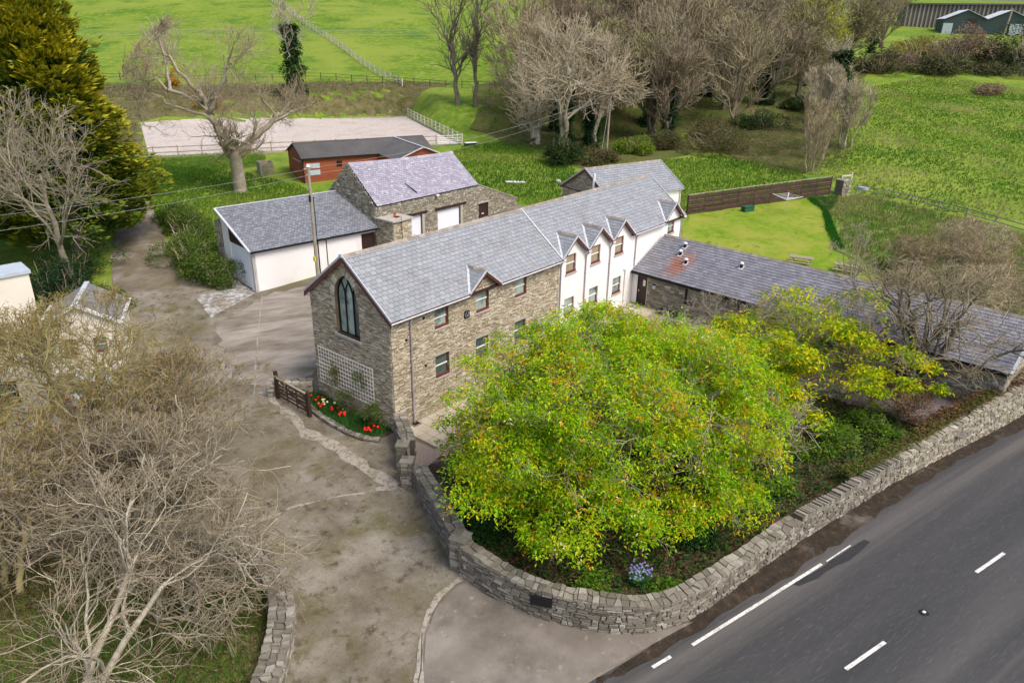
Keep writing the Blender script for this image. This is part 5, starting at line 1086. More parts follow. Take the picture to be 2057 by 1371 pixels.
st2 = thing('timber_stile', 'pale timber stile behind the stub of stone wall', 'stile', (64.3,-1.9,gz(64.3,-1.9)), -.4)
for x in (0, 1.5): mb = MB(); box(mb, x-.07, x+.07, -.07, .07, -.1, 2.1 if x else 1.9); mb.build('post', 'wood_pale', st2)
for z in (1.0, 1.75): mb = MB(); box(mb, .07, 1.43, -.04, .04, z, z+.14); mb.build('rail', 'wood_pale', st2)
# iron railing behind the hedge
ir = thing('iron_railing', 'small green painted iron railing between the hedge and the garage', 'railing', (5.9, 28.2, 1.55), 1.35)
for x in np.arange(0, 4.4, .16): mb = MB(); box(mb, x-.012, x+.012, -.012, .012, 0, 1.2); mb.build('bar', 'green_box', ir)
for z in (.1, 1.1): mb = MB(); box(mb, 0, 4.3, -.018, .018, z, z+.04); mb.build('rail', 'green_box', ir)
# ================================================================== poles and wires
def pole(label, x, y, h, lean=(0, 0), r=.14, arms=()):
    z = gz(x, y); t = thing('utility_pole', label, 'pole', (x, y, z)); mb = MB(); tube(mb, [(0,0,-.3),(lean[0],lean[1],h)], [r, r*.75], 10); mb.build('pole', 'wood_grey', t, smooth=True); return t
p1 = pole('grey wooden utility pole with a yellow sign between the garage and the stone house', 8.25, 17.47, 9.75)
for z, s in ((9.6, .35), (9.2, .2)): mb = MB(); bar(mb, (-s,0,z), (s,0,z), .08, .09); mb.build('crossarm', 'wood_grey', p1)
mb = MB(); tube(mb, [(0,0,9.72),(0,0,9.86)], [.15,.04], 8); mb.build('cap', 'white_plastic', p1); mb = MB(); box(mb, -.19, -.13, -.12, .12, 2.95, 3.3); mb.build('warning_sign', 'yellow_sign', p1)
mb = MB(); tube(mb, [(.12,-.14,7.6),(.12,-.14,2)], .03, 6); mb.build('cable_guard', 'black', p1); mb = MB(); tube(mb, [(-.15,-.1,7.3),(-.15,-.1,7.75)], .08, 8); mb.build('junction_box', 'black', p1)
p2 = pole('weathered wooden utility pole standing in the wood behind the annex', 62.08, 27.64, 8.0, (.35,.1))
mb = MB(); bar(mb, (-.5,.3,7.6), (.8,-.3,7.6), .1, .1); mb.build('crossarm', 'wood_grey', p2); mb = MB(); tube(mb, [(.3,.1,7.4),(-3.2,-1.2,.0)], .025, 5); mb.build('stay_wire', 'wire', p2)
p3 = pole('pale green utility pole in front of the dark farm sheds', 287.19, 18.5, 8.5, (.8,-.6), .28)
def wire(label, pts, sag, r=.009, n=14):
    mb = MB()
    for a, b in zip(pts[:-1], pts[1:]):
        a = np.array(a, float); b = np.array(b, float); L = [a+(b-a)*k/n-np.array([0, 0, sag*4*(k/n)*(1-k/n)]) for k in range(n+1)]; tube(mb, L, r, 4, False)
    tag(mb.build('overhead_wire', 'wire'), label, 'wire', 'overhead wires')
T1 = (8.25,17.47,10.6); T2 = (62.5,27.7,11.9)
wire('upper overhead wire running left from the yard pole past the golden conifer', [T1,(-32,33,9.5)], .9); wire('lower overhead wire running left from the yard pole past the golden conifer', [(8.1,17.4,10.2),(-32,32.2,8.6)], 1.1)
for k, (dx, lab) in enumerate(((.0,'upper wire from the yard pole over the stable roof to the woodland pole'), (.35,'lower wire from the yard pole over the stable roof to the woodland pole'))): wire(lab, [(8.25+dx,17.47,10.65-k*.4),(62.5-dx,27.9+dx,12.1-k*.5)], 1.0+.3*k)
for k in range(4): wire(('topmost','second','third','lowest')[k]+' of four wires leaving the woodland pole towards the right field', [(62.5+.15*k,27.6-.2*k,12.2-.25*k),(113,25-.5*k,15.0-.5*k)], 1.2)
for k in range(2): wire(('upper','lower')[k]+' of two pale wires crossing the far green field at top left', [(30,150,17.6-.9*k),(110,92,18.8-.9*k)], .3, .03)
# ================================================================== small things
def picnic(label, x, y, rz):
    t = thing('picnic_table', label, 'picnic table', (x, y, gz(x, y)), rz, 'picnic tables on the lawn')
    for k in range(5): mb = MB(); box(mb, -.95, .95, -.37+k*.15, -.24+k*.15, .72, .76); mb.build('top_board', 'wood_grey', t)
    for s in (-1, 1): mb = MB(); box(mb, -.95, .95, s*.72-.13, s*.72+.13, .42, .46); mb.build('seat', 'wood_grey', t)
    for x_ in (-.65, .65):
        for s in (-1, 1): mb = MB(); bar(mb, (x_, s*.25, .74), (x_, s*.68, 0), .08, .1, (1,0,0)); mb.build('leg', 'wood_grey', t)
        mb = MB(); box(mb, x_-.03, x_+.03, -.75, .75, .34, .43); mb.build('crossbar', 'wood_grey', t)
picnic('weathered picnic table on the lawn just behind the wing roof', 39.4, -6.9, -1.35); picnic('weathered picnic table further right on the lawn, half hidden by bare twigs', 40.2, -10.4, -1.5)
ca = thing('rotary_airer', 'folded open rotary clothes airer on the lawn in front of the brown board fence', 'clothes airer', (52.0,-.55,gz(52,-.55))); mb = MB(); tube(mb, [(0,0,0),(0,0,1.9)], .03, 6); mb.build('pole', 'galv', ca)
for k in range(4):
    a = k*math.pi/2+.3; mb = MB(); tube(mb, [(0,0,1.45),(1.45*math.cos(a),1.45*math.sin(a),1.95)], .03, 5); mb.build('arm', 'white_plastic', ca)
    b = a+math.pi/2
    for r_ in (.6,.85,1.1,1.35): mb = MB(); z = 1.45+.5*r_/1.45; tube(mb, [(r_*math.cos(a),r_*math.sin(a),z),(r_*math.cos(b),r_*math.sin(b),z-.04)], .012, 4, False); mb.build('line', 'white_plastic', ca)
gb_ = thing('green_bin', 'small dark green storage box on the lawn at the foot of the board fence', 'box', (50.3,2.7,gz(50.3,2.7)), -.42); mb = MB(); box(mb, -.6,.6,-.3,.3,0,.5); mb.build('body', 'green_box', gb_); mb = MB(); box(mb, -.64,.64,-.34,.34,.5,.57); mb.build('lid', 'green_box', gb_)
tg = thing('feed_trough', 'black trough with a white lid on the grass beside the arena gate', 'trough', (54.6,45.2,gz(54.6,45.2)), -.4); mb = MB(); box(mb, -.8,.8,-.35,.35,0,.4); mb.build('body', 'black', tg); mb = MB(); box(mb, -.85,.85,-.4,.4,.4,.47); mb.build('lid', 'white_plastic', tg)
wb = MB(); box(wb, -1.1,1.1,-.35,.35,0,.08); o = wb.build('white_board', 'white_plastic'); o.location = (42.2,26.8,gz(42.2,26.8)+.05); o.rotation_euler = (0,.03,-.8); tag(o, 'white board lying flat on the bright grass between barn and annex', 'board')
wb = MB(); 
tube(wb, [(0,0,0),(0,0,.25),(0,0,.35)], [.35,.3,.1], 7); o = wb.build('pale_boulder', 'concrete_trim'); o.location = (45.6,23.3,gz(45.6,23.3)); tag(o, 'small pale boulder in the grass left of the annex gable', 'boulder')
tg2 = MB(); tube(tg2, [(0,0,0),(0,0,.35)], [.55,.6], 14); o = tg2.build('blue_tub', 'metal_blue'); o.location = (67.5,-3.5,gz(67.5,-3.5)); tag(o, 'shallow blue grey tub on the field behind the timber stile', 'tub')
bench = thing('dark_bench', 'low dark bench against the wing wall by the courtyard paving', 'bench', (22.7,-3.6,1.06), -1.6)
mb = MB(); box(mb, -.7,.7,-.2,.2,.38,.43); mb.build('seat', 'black', bench)
for x in (-.6,.6): mb = MB(); box(mb, x-.04,x+.04,-.18,.18,0,.38); mb.build('leg', 'black', bench)
sl2 = thing('wall_lamp', 'small lantern on the wing wall beside the brown door', 'lamp', (22.95,-2.15,2.75)); mb = MB(); box(mb, -.1,.1,-.08,.08,0,.26); mb.build('body', 'metal_blue', sl2); mb = MB(); box(mb, -.13,.13,-.1,.1,.26,.3); mb.build('cap', 'black', sl2)
# ================================================================== trees
M['bark_grey'] = mat('pale_grey_bark', [(.3,(.22,.185,.13)),(.55,(.34,.295,.21)),(.75,(.42,.38,.30))], 2.0, bump=.5, bscale=18, patches=((1.5,(.30,.29,.10),.60,.8),(5,(.16,.13,.10),.60,.75)))
M['bark_white'] = mat('bleached_bark', [(.3,(.33,.285,.21)),(.55,(.48,.43,.33)),(.75,(.58,.53,.43))], 2.6, bump=.9, bscale=22, patches=((5,(.20,.16,.11),.54,.72),(11,(.26,.25,.10),.60,.74),(.8,(.36,.31,.23),.5,.7)))
M['bark_dark'] = mat('dark_bark', [(.3,(.10,.085,.06)),(.6,(.17,.145,.11)),(.8,(.15,.15,.06))], 2.0, bump=.5, bscale=18)
M['twig_brown'] = mat('fine_brown_twigs', [(.3,(.26,.20,.13)),(.6,(.38,.30,.20)),(.8,(.34,.26,.17))], 1.0, bright=.15)
M['twig_tan'] = mat('fine_tan_twigs', [(.3,(.36,.29,.19)),(.6,(.50,.42,.28)),(.8,(.44,.35,.22))], 1.0, bright=.15)
M['twig_fore'] = mat('foreground_twigs', [(.3,(.20,.16,.10)),(.6,(.31,.26,.18)),(.8,(.25,.20,.10))], .5, bright=.35)
M['twig_pink'] = mat('pinkish_twigs', [(.3,(.30,.235,.14)),(.6,(.39,.32,.20)),(.8,(.36,.32,.16))], 1.0, bright=.15)
M['twig_olive'] = mat('olive_twigs', [(.3,(.24,.20,.085)),(.6,(.34,.29,.13)),(.8,(.40,.34,.19))], 1.0, bright=.2)
M['leaf'] = mat('tinted_leaf', [(.3,(1,1,1)),(.7,(.9,.9,.9))], 1.0, rough=.65, spec=.15, tint=True, transl=.45)
M['wood_bark'] = mat('woodland_bark', [(.3,(.13,.105,.07)),(.55,(.22,.185,.13)),(.75,(.30,.26,.19))], 1.2, bump=.5, bscale=12, patches=((1.0,(.16,.17,.05),.56,.78),))
M['wt_tan'] = mat('woodland_tan_twigs', [(.3,(.25,.20,.12)),(.6,(.36,.30,.19)),(.8,(.31,.26,.15))], .3, bright=.25)
M['wt_brown'] = mat('woodland_brown_twigs', [(.3,(.19,.145,.09)),(.6,(.27,.215,.14)),(.8,(.25,.19,.11))], .3, bright=.25)
M['wt_olive'] = mat('woodland_olive_twigs', [(.3,(.20,.185,.08)),(.6,(.28,.26,.12)),(.8,(.33,.26,.15))], .3, bright=.25)
M['needle'] = mat('tinted_conifer_spray', [(.3,(1,1,1)),(.7,(.9,.9,.9))], 1.0, rough=.7, spec=.15, tint=True, transl=.15)
def norm(a): return a/(np.linalg.norm(a, axis=-1, keepdims=True)+1e-9)
def grow(seed, trunk, levels, env=None, env_c=None):
    """trunk: list of (points (K,3), radii (K,)); levels: dicts n,len,ang,K,curl,up,r,t0. returns list of (P,R) per level"""
    rs = np.random.RandomState(seed); out = [trunk]
    parents = trunk
    for lv in levels:
        newP, newR = [], []
        for (PP, RR, LL) in [(p[0], p[1], None) for p in parents]:
            PP = PP if PP.ndim == 3 else PP[None]; RR = RR if RR.ndim == 2 else RR[None]
            Nn, K1, _ = PP.shape; n = lv['n']; t = rs.uniform(lv.get('t0', .3), 1.0, (Nn, n)) if not lv.get('even') else np.sort(rs.uniform(lv.get('t0', .3), 1.0, (Nn, n)))
            t[:, 0] = .98+0*t[:, 0]
            f = t*(K1-1); i = np.clip(f.astype(int), 0, K1-2); fr = (f-i)[..., None]; ar = np.arange(Nn)[:, None]
            p0 = PP[ar, i]*(1-fr)+PP[ar, i+1]*fr; d0 = norm(PP[ar, i+1]-PP[ar, i]); r0 = (RR[ar, i]*(1-fr[..., 0])+RR[ar, i+1]*fr[..., 0])*lv['r']
            plen = np.linalg.norm(np.diff(PP, axis=1), axis=2).sum(1)[:, None]; L = (lv['len']*rs.uniform(.55, 1.25, (Nn, n)) if lv.get('abs') else plen*lv['len']*(1.15-.55*t)*rs.uniform(.6, 1.2, (Nn, n)))
            p0 = p0.reshape(-1, 3); d0 = d0.reshape(-1, 3); r0 = r0.ravel(); L = L.ravel()
            rv = rs.normal(size=d0.shape); perp = norm(rv-(rv*d0).sum(1, keepdims=True)*d0); a = np.radians(lv['ang'])*rs.uniform(.55, 1.35, len(d0)); a[::n] *= .4
            d = norm(d0*np.cos(a)[:, None]+perp*np.sin(a)[:, None]+np.array([0, 0, lv.get('up0', 0)]))
            K = lv['K']; pts = [p0]; c = p0; 
            if env is not None:
                for _ in range(4):
                    e = p0+d*L[:, None]; q = (((e-env_c)/env)**2).sum(1); L = np.where(q > 1, L*.72, L)
            for k in range(K):
                d = norm(d+rs.normal(size=d.shape)*lv.get('curl', .2)+np.array([0, 0, lv.get('up', .05)])); c = c+d*(L/K)[:, None]; pts.append(c)
            P2 = np.stack(pts, 1); R2 = r0[:, None]*np.linspace(1, lv.get('tip', .4), K+1)[None]; R2 = np.maximum(R2, lv.get('rmin', .004))
            if env is not None:
                q = (((P2[:, K//2+ (1 if K < 3 else 0)]-env_c)/env)**2).sum(1); ok = q < 1.12; P2, R2 = P2[ok], R2[ok]
            newP.append(P2); newR.append(R2)
        lvl = [(a, b) for a, b in zip(newP, newR)]
        parents = [(np.concatenate([x[0] for x in lvl]), np.concatenate([x[1] for x in lvl]))]; out.append(parents)
    return out
def tubes(mb, P_, R_, n):
    P_ = P_ if P_.ndim == 3 else P_[None]; R_ = R_ if R_.ndim == 2 else R_[None]; Nn, K1, _ = P_.shape
    if Nn == 0: return
    T = np.empty_like(P_); T[:, 1:-1] = P_[:, 2:]-P_[:, :-2]; T[:, 0] = P_[:, 1]-P_[:, 0]; T[:, -1] = P_[:, -1]-P_[:, -2]; T = norm(T)
    ref = np.where(np.abs(T[..., 2:3]) < .9, np.array([0, 0, 1.]), np.array([1., 0, 0])); ref = np.broadcast_to(ref[:, :1], T.shape); A = norm(np.cross(T, ref)); B = np.cross(T, A)
    ang = 2*np.pi*np.arange(n)/n; V = P_[:, :, None]+R_[:, :, None, None]*(np.cos(ang)[:, None]*A[:, :, None]+np.sin(ang)[:, None]*B[:, :, None])
    V = V.reshape(-1, 3); b = (np.arange(Nn)*K1*n)[:, None, None]; i = (np.arange(K1-1)*n)[None, :, None]; k = np.arange(n)[None, None]; k2 = (k+1) % n
    F = np.stack([b+i+k, b+i+k2, b+i+n+k2, b+i+n+k], -1).reshape(-1, 4); mb.add(V, F)
def leaves(mb, rs, P0, per, size, tints, probs, droop=.5, spread=1.0, aspect=.38, jitter=.15, outv=None):
    """per leaf quads (base, side, tip, side) fanned around each point"""
    Nn = len(P0); b = np.repeat(P0, per, 0); m_ = len(b); b = b+rs.normal(size=b.shape)*jitter
    a = rs.uniform(0, 2*np.pi, m_); d = np.stack([np.cos(a), np.sin(a), rs.uniform(-droop-.4, .55-droop, m_)], 1)*np.array([1, 1, spread]); d = norm(d); s = norm(np.cross(d, rs.normal(size=d.shape)*.35+np.array([0, 0, 1.])))
    L = size*rs.uniform(.6, 1.25, m_)[:, None]; up_ = np.cross(s, d); mid = b+d*L*.55+up_*L*.10; tip = b+d*L-up_*L*.12-np.array([0, 0, 1.])*L*.15*droop
    V = np.stack([b, mid+s*L*aspect*.5, tip, mid-s*L*aspect*.5], 1).reshape(-1, 3); F = np.arange(m_*4).reshape(-1, 4)
    ci = rs.choice(len(tints), Nn, p=probs); tc = np.array(tints)[ci]; tc = np.repeat(tc, per, 0)*rs.uniform(.7, 1.3, (m_, 1)); mb.add(V, F, 0, np.repeat(tc, 4, 0))
def mk_tree(name, label, cat, loc, levels_out, mats, sides, splits=(1, 3), group=None, rz=0.0, extra=None, scale=1.0):
    t = thing(name, label, cat, loc, rz, group); t.scale = (scale,)*3
    def b(nm, lo, hi, m):
        mb = MB()
        for li in range(lo, min(hi, len(levels_out))):
            for P_, R_ in levels_out[li]: tubes(mb, P_, R_, sides[li])
        if mb.n: mb.build(nm, m, t, 'stuff' if nm == 'twigs' else None, smooth=True)
    b('trunk', 0, splits[0], mats[0]); b('branches', splits[0], splits[1], mats[1]); b('twigs', splits[1], 9, mats[2])
    return t
def trunk_line(pts, r0, r1, n=8, wob=0.0, seed=0):
    rs = np.random.RandomState(seed); P_ = np.array(smooth3(pts, 2), float); P_ = P_+np.r_[np.zeros((1, 3)), rs.normal(size=(len(P_)-1, 3))*wob]; return (P_, np.linspace(r0, r1, len(P_)))
def smooth3(pts, it=2):
    p = [np.array(q, float) for q in pts]
    for _ in range(it):
        q = [p[0]]
        for a, b in zip(p[:-1], p[1:]): q += [a*.75+b*.25, a*.25+b*.75]
        q.append(p[-1]); p = q
    return p
SD = [9, 7, 5, 4, 3, 3, 3]
A3_ = lambda *a: np.array(a, float)
def lobe_centres(rs, c, e, n, f0, f1, zmin):
    d = norm(rs.normal(size=(n*3, 3))); d = d[d[:, 2] > zmin][:n]; return c+d*e*rs.uniform(f0, f1, len(d))[:, None]*(1+.10*np.sin(d[:, 0:1]*5+1)*np.sin(d[:, 1:2]*6))
def lobes(rs, C, r0, r1, per):
    k = np.repeat(np.arange(len(C)), per); r = rs.uniform(r0, r1, len(C))[k]; d = norm(rs.normal(size=(len(k), 3))); d[:, 2] = np.abs(d[:, 2])*.75-.12; tilt = rs.normal(size=(len(C), 3))[k]*.25
    return C[k]+(d+tilt*d[:, :1])*(r*rs.uniform(.55, 1.0, len(k)))[:, None]*np.array([1.15, 1.15, .62])
GREENS = [(.25,.47,.010),(.45,.62,.014),(.13,.31,.010),(.76,.40,.02),(.66,.62,.02),(.90,.78,.38)]
# ---- 1 the big chestnut in new leaf
c1 = A3_(2.5,-11.9,4.1); e1 = A3_(8.7,7.2,4.75)
trk = [trunk_line([(3.2,-11.6,.3),(3.3,-11.7,1.4),(3.0,-11.9,2.4)], .42, .34)]
for k in range(7):
    a = k*.9+.3; r = 4.2+1.0*(k % 2); trk.append(trunk_line([(3.0,-11.9,1.6+.2*k),(3.0+math.cos(a)*1.4,-11.9+math.sin(a)*1.2,3.2+.2*(k%3)),(3.1+math.cos(a)*r,-12+math.sin(a)*r*.8,4.6+1.1*(k % 3))], .22, .08, seed=k, wob=.08))
lv = grow(3, trk, [dict(n=7,len=4.2,abs=1,ang=50,K=6,curl=.22,up=.04,r=.6,t0=.3,tip=.3), dict(n=8,len=2.4,abs=1,ang=45,K=5,curl=.25,up=.02,r=.6,t0=.2,tip=.3,rmin=.012), dict(n=6,len=1.2,abs=1,ang=45,K=3,curl=.25,up=.06,r=.7,t0=.25,tip=.5,rmin=.008)], e1, c1)
t = mk_tree('chestnut_tree', 'broad spreading tree in fresh yellow green leaf tipped with orange in the front garden', 'tree', (0, 0, 0), lv, ('bark_grey','bark_grey','bark_grey'), [9,5,4,3])
rs = np.random.RandomState(8); tp = lv[-1][0][0]; tips = tp[:, -1]; mids = tp[:, 1]; mb = MB()
pts = np.concatenate([tips, mids[rs.rand(len(mids)) < .8], lv[-2][0][0][:, 3:].reshape(-1, 3)])
q = (((pts-c1)/e1)**2).sum(1); low = pts[:, 2] < 1.2; pts = pts[~low]; n0 = len(pts); keep = rs.permutation(n0)[:23000]; pts = pts[keep]
# colour follows branch clumps: orange new shoots gather on some clumps
def clump(p, f, ph): return np.sin(p[:, 0]*f+ph)*np.sin(p[:, 1]*f*1.1+ph*2)+np.sin(p[:, 2]*f*1.4+p[:, 0]*.7*f+ph*3)*.6
ns = 10; d_ = norm(rs.normal(size=(ns, 3))); d_[:, 2] = np.abs(d_[:, 2])*1.1-.42; d_ = norm(d_); lp = .93+.07*np.sin(d_[:, 0]*7+1)*np.sin(d_[:, 1]*8+d_[:, 2]*5)+.05*np.sin(d_[:, 0]*17)*np.sin(d_[:, 1]*15+d_[:, 2]*13); hole = np.sin(d_[:, 0]*11+2)*np.sin(d_[:, 1]*12)+np.sin(d_[:, 2]*14+d_[:, 0]*9)*.7; sh = c1+d_*e1*(lp*rs.uniform(.80, 1.03, ns))[:, None]; sh = sh[(hole < .75+rs.normal(size=ns)*.3) & (sh[:, 2] > 1.25)]; lc_ = lobe_centres(rs, c1, e1*.95, 350, .50, .97, -.62); lc_ = lc_[clump(lc_, .95, 4.0) > -.78]; lp_ = lobes(rs, lc_, .55, 1.15, 72); lp_ = lp_[lp_[:, 2] > .9]; pts = np.concatenate([pts, lp_])
cl = clump(pts, 1.15, 1.0)+rs.normal(size=len(pts))*.55
for lo, hi, pr, sz in ((-9,-.55,[.42,.26,.20,.04,.07,.01],.22),(-.55,.15,[.38,.38,.10,.05,.08,.01],.22),(.15,.85,[.26,.48,.05,.08,.12,.01],.21),(.85,9,[.18,.38,.04,.24,.13,.03],.20)):
    s_ = (cl >= lo) & (cl < hi); leaves(mb, rs, pts[s_], 6, sz*.76, GREENS, pr, droop=.45, aspect=.42, jitter=.13)
mb.build('foliage', 'leaf', t, 'stuff')
# ---- 2 yellow-green tree in front of the wing
c2 = A3_(16.2,-16.0,3.6); e2 = A3_(8.0,6.0,3.7); trk = []
for k, (bx, by) in enumerate(((12.5,-13.5),(14.5,-15.5),(17,-14),(18.5,-17),(15.5,-11.5))):
    trk.append(trunk_line([(bx,by,.6),(bx+.4*math.sin(k),by+.3,2.5),(bx+1.0*math.sin(k*2),by+.8*math.cos(k),4.8+.6*(k % 2))], .16, .04, seed=20+k, wob=.12))
lv = grow(5, trk, [dict(n=9,len=3.0,abs=1,ang=52,K=5,curl=.24,up=.05,r=.55,t0=.2,tip=.3), dict(n=7,len=1.8,abs=1,ang=45,K=4,curl=.25,up=.03,r=.6,t0=.2,tip=.3,rmin=.011), dict(n=7,len=.9,abs=1,ang=45,K=3,curl=.3,up=.06,r=.7,t0=.25,tip=.5,rmin=.007)], e2, c2)
t = mk_tree('sycamore_tree', 'loose yellow green leafing tree with bare grey twigs showing in front of the wing', 'tree', (0, 0, 0), lv, ('bark_grey','bark_grey','bark_grey'), [7,5,4,3])
rs = np.random.RandomState(9); tp = lv[-1][0][0][:, -1]; cl = clump(tp, .85, 2.2)+rs.normal(size=len(tp))*.3; tp = tp[cl > -.1]; tp = tp[rs.permutation(len(tp))[:4000]]; lc_ = lobe_centres(rs, c2, e2, 120, .45, .98, -.2); lc_ = lc_[(clump(lc_, .75, 2.2) > -.35) & (lc_[:, 2]+rs.rand(len(lc_))*2.2 < 6.6)]; tp = np.concatenate([tp, lobes(rs, lc_, .35, .8, 48)]); mb = MB()
leaves(mb, rs, tp, 6, .25, [(.28,.44,.010),(.54,.58,.014),(.74,.66,.02),(.14,.26,.012),(.6,.40,.04)], [.34,.32,.16,.14,.04], droop=.35, aspect=.4, jitter=.12); mb.build('foliage', 'leaf', t, 'stuff')
# ---- generic bare tree prototypes (local coordinates, unit-ish metres)
def bare(seed, H, spread, trunk_r, stems=1, dens_=1.0, curl=.22, up=.10, low=.25, fine=.006, twigs=True, n3=6, env_k=1.0, flat=1.0, lean=(0, 0), n4=5):
    rs = np.random.RandomState(seed); trk = []
    for k in range(stems):
        a = rs.uniform(0, 6.28); o = .25*stems if stems > 1 else 0; ln = (.12*H if stems > 1 else .04*H); x0, y0 = o*math.cos(a)*.5, o*math.sin(a)*.5
        trk.append(trunk_line([(x0,y0,-.2),(x0+ln*.3*math.cos(a)+lean[0]*.3,y0+ln*.3*math.sin(a)+lean[1]*.3,H*.25),(x0+ln*math.cos(a)+lean[0],y0+ln*math.sin(a)+lean[1],H*.62)], trunk_r, trunk_r*.35, seed=seed+k, wob=H*.008))
    ec = A3_(lean[0]*.8, lean[1]*.8, H*.62); ee = A3_(spread, spread, H*.42*flat)*env_k
    L1 = spread*.85
    return grow(seed+50, trk, [dict(n=int(7*dens_)+2,len=L1,abs=1,ang=52,K=6,curl=curl,up=up,r=.55,t0=low,tip=.3), dict(n=int(6*dens_)+1,len=L1*.5,abs=1,ang=42,K=5,curl=curl,up=up*.8,r=.6,t0=.2,tip=.3,rmin=fine*1.6), dict(n=n3,len=L1*.26,abs=1,ang=40,K=3,curl=curl,up=up,r=.65,t0=.2,tip=.4,rmin=fine*1.2)]+([dict(n=n4,len=L1*.13,abs=1,ang=38,K=1,curl=curl,up=up,r=.7,t0=.2,tip=.6,rmin=fine)] if twigs else []), ee, ec)
def place(t, x, y, rz, sc=(1,1,1), label=None, dz=0.0):
    t.location = (x, y, gz(x, y)-.1+dz); t.rotation_euler = (0, 0, rz); t.scale = sc if isinstance(sc, tuple) else (sc,)*3
    if label: t['label'] = label
def variants(protos, spots, group, seed=0):
    R = random.Random(seed); used = set()
    for i, (x, y, sc, lab) in enumerate(spots):
        pr = protos[i % len(protos)]; t = pr if id(pr) not in used else copy_tree(pr); used.add(id(pr)); sc = sc*1.12 if group[:4] == 'bare' else sc; place(t, x, y, R.uniform(0, 6.28), (sc*R.uniform(.92,1.12), sc*R.uniform(.92,1.12), sc*R.uniform(.88,1.08)), lab); t['group'] = group
# ---- bare tree over the wing roof, right
lv = bare(71, 7.6, 7.2, .30, 3, .9, .30, .03, .25, .010, flat=.85, n3=5, n4=4)
t = mk_tree('bare_tree', 'wide flat topped bare tree spreading dark limbs over the end of the wing roof', 'tree', (21.6,-20.2,1.0), lv, ('bark_dark','bark_dark','wt_tan'), [8,6,4,3,3])
# ---- grey bare shrubs in the garden
def shrub(seed, H, spread, r, m, label, loc, leaf=None, stems=6, name='bare_shrub', n=(6,5,5), size=.12, cat='shrub', fine=.007, lc=1500, per=3):
    rs = np.random.RandomState(seed); trk = []
    for k in range(stems):
        a = 2*math.pi*k/stems+rs.uniform(-.4,.4); rr = spread*rs.uniform(.2,.6); trk.append(trunk_line([(0,0,-.1),(rr*.3*math.cos(a),rr*.3*math.sin(a),H*.35),(rr*math.cos(a),rr*math.sin(a),H*rs.uniform(.55,.8))], r, r*.4, seed=seed+k, wob=.05))
    lv = grow(seed+9, trk, [dict(n=n[0],len=spread*.6,abs=1,ang=48,K=4,curl=.28,up=.04,r=.6,t0=.15,tip=.35,rmin=fine), dict(n=n[1],len=spread*.33,abs=1,ang=45,K=3,curl=.28,up=.05,r=.65,t0=.15,tip=.4,rmin=fine), dict(n=n[2],len=spread*.18,abs=1,ang=40,K=1,curl=.28,up=.05,r=.7,t0=.2,tip=.6,rmin=fine)], A3_(spread, spread, H*.62), A3_(0, 0, H*.5))
    t = mk_tree(name, label, cat, loc, lv, (m, m, m), [6,4,3,3])
    if leaf:
        mb = MB(); tp = np.concatenate([lv[-1][0][0][:, -1], lv[-1][0][0][:, 1]]); tp = tp[rs.permutation(len(tp))[:lc]]; leaves(mb, rs, tp, per, size, leaf[0], leaf[1], droop=.1, aspect=.5, jitter=size*.8); mb.build('foliage', 'leaf', t, 'stuff')
    return t
shrub(101, 4.6, 3.4, .07, 'bark_white', 'tangled bleached bare shrub between the big chestnut and the wing', (12.2,-9.5,.7), stems=7, fine=.011)
shrub(102, 4.0, 3.0, .06, 'bark_grey', 'grey bare shrub below the windows at the middle of the wing', (18.3,-9.5,1.0), stems=6, fine=.010)
shrub(103, 3.4, 3.6, .07, 'bark_white', 'low sprawling bleached bare shrub right of the chestnut towards the road', (9.6,-15.6,.7), stems=6, fine=.011)
shrub(104, 2.2, 1.6, .04, 'twig_pink', 'reddish brown dead shrub at the edge of the dark paving by the road', (17.3,-20.3,1.0), leaf=([(.22,.10,.05),(.16,.08,.05),(.30,.18,.08)], [.5,.3,.2]), lc=1400, size=.11)
# ---- plants round the trellis
CL = [(.07,.13,.02),(.14,.20,.04),(.18,.20,.05)]
shrub(111, 1.7, .75, .02, 'bark_dark', 'climbing shrub against the right end of the trellis', (-.55,1.15,.1), leaf=(CL,[.5,.3,.2]), stems=5, n=(5,4,3), lc=520, size=.10, name='climbing_plant', cat='plant', fine=.004)
shrub(112, 1.5, .7, .02, 'bark_dark', 'thin olive shrub in the tulip bed below the middle of the trellis', (-.6,3.2,.1), leaf=(CL,[.3,.4,.3]), stems=5, n=(5,4,3), lc=420, size=.08, name='wall_shrub', cat='plant', fine=.004)
cp = shrub(113, 1.4, .6, .015, 'bark_dark', 'yellow green climber growing through the laths at the left of the trellis', (-.25,4.6,1.5), leaf=([(.22,.24,.04),(.12,.17,.03)],[.6,.4]), stems=3, n=(4,4,3), lc=240, size=.08, name='climbing_plant', cat='plant', fine=.004)
cp = shrub(114, 1.0, .45, .015, 'bark_dark', 'small green climber on the upper right part of the trellis', (-.22,2.3,2.1), leaf=([(.10,.17,.03),(.12,.17,.03)],[.6,.4]), stems=3, n=(4,4,3), lc=160, size=.08, name='climbing_plant', cat='plant', fine=.004)
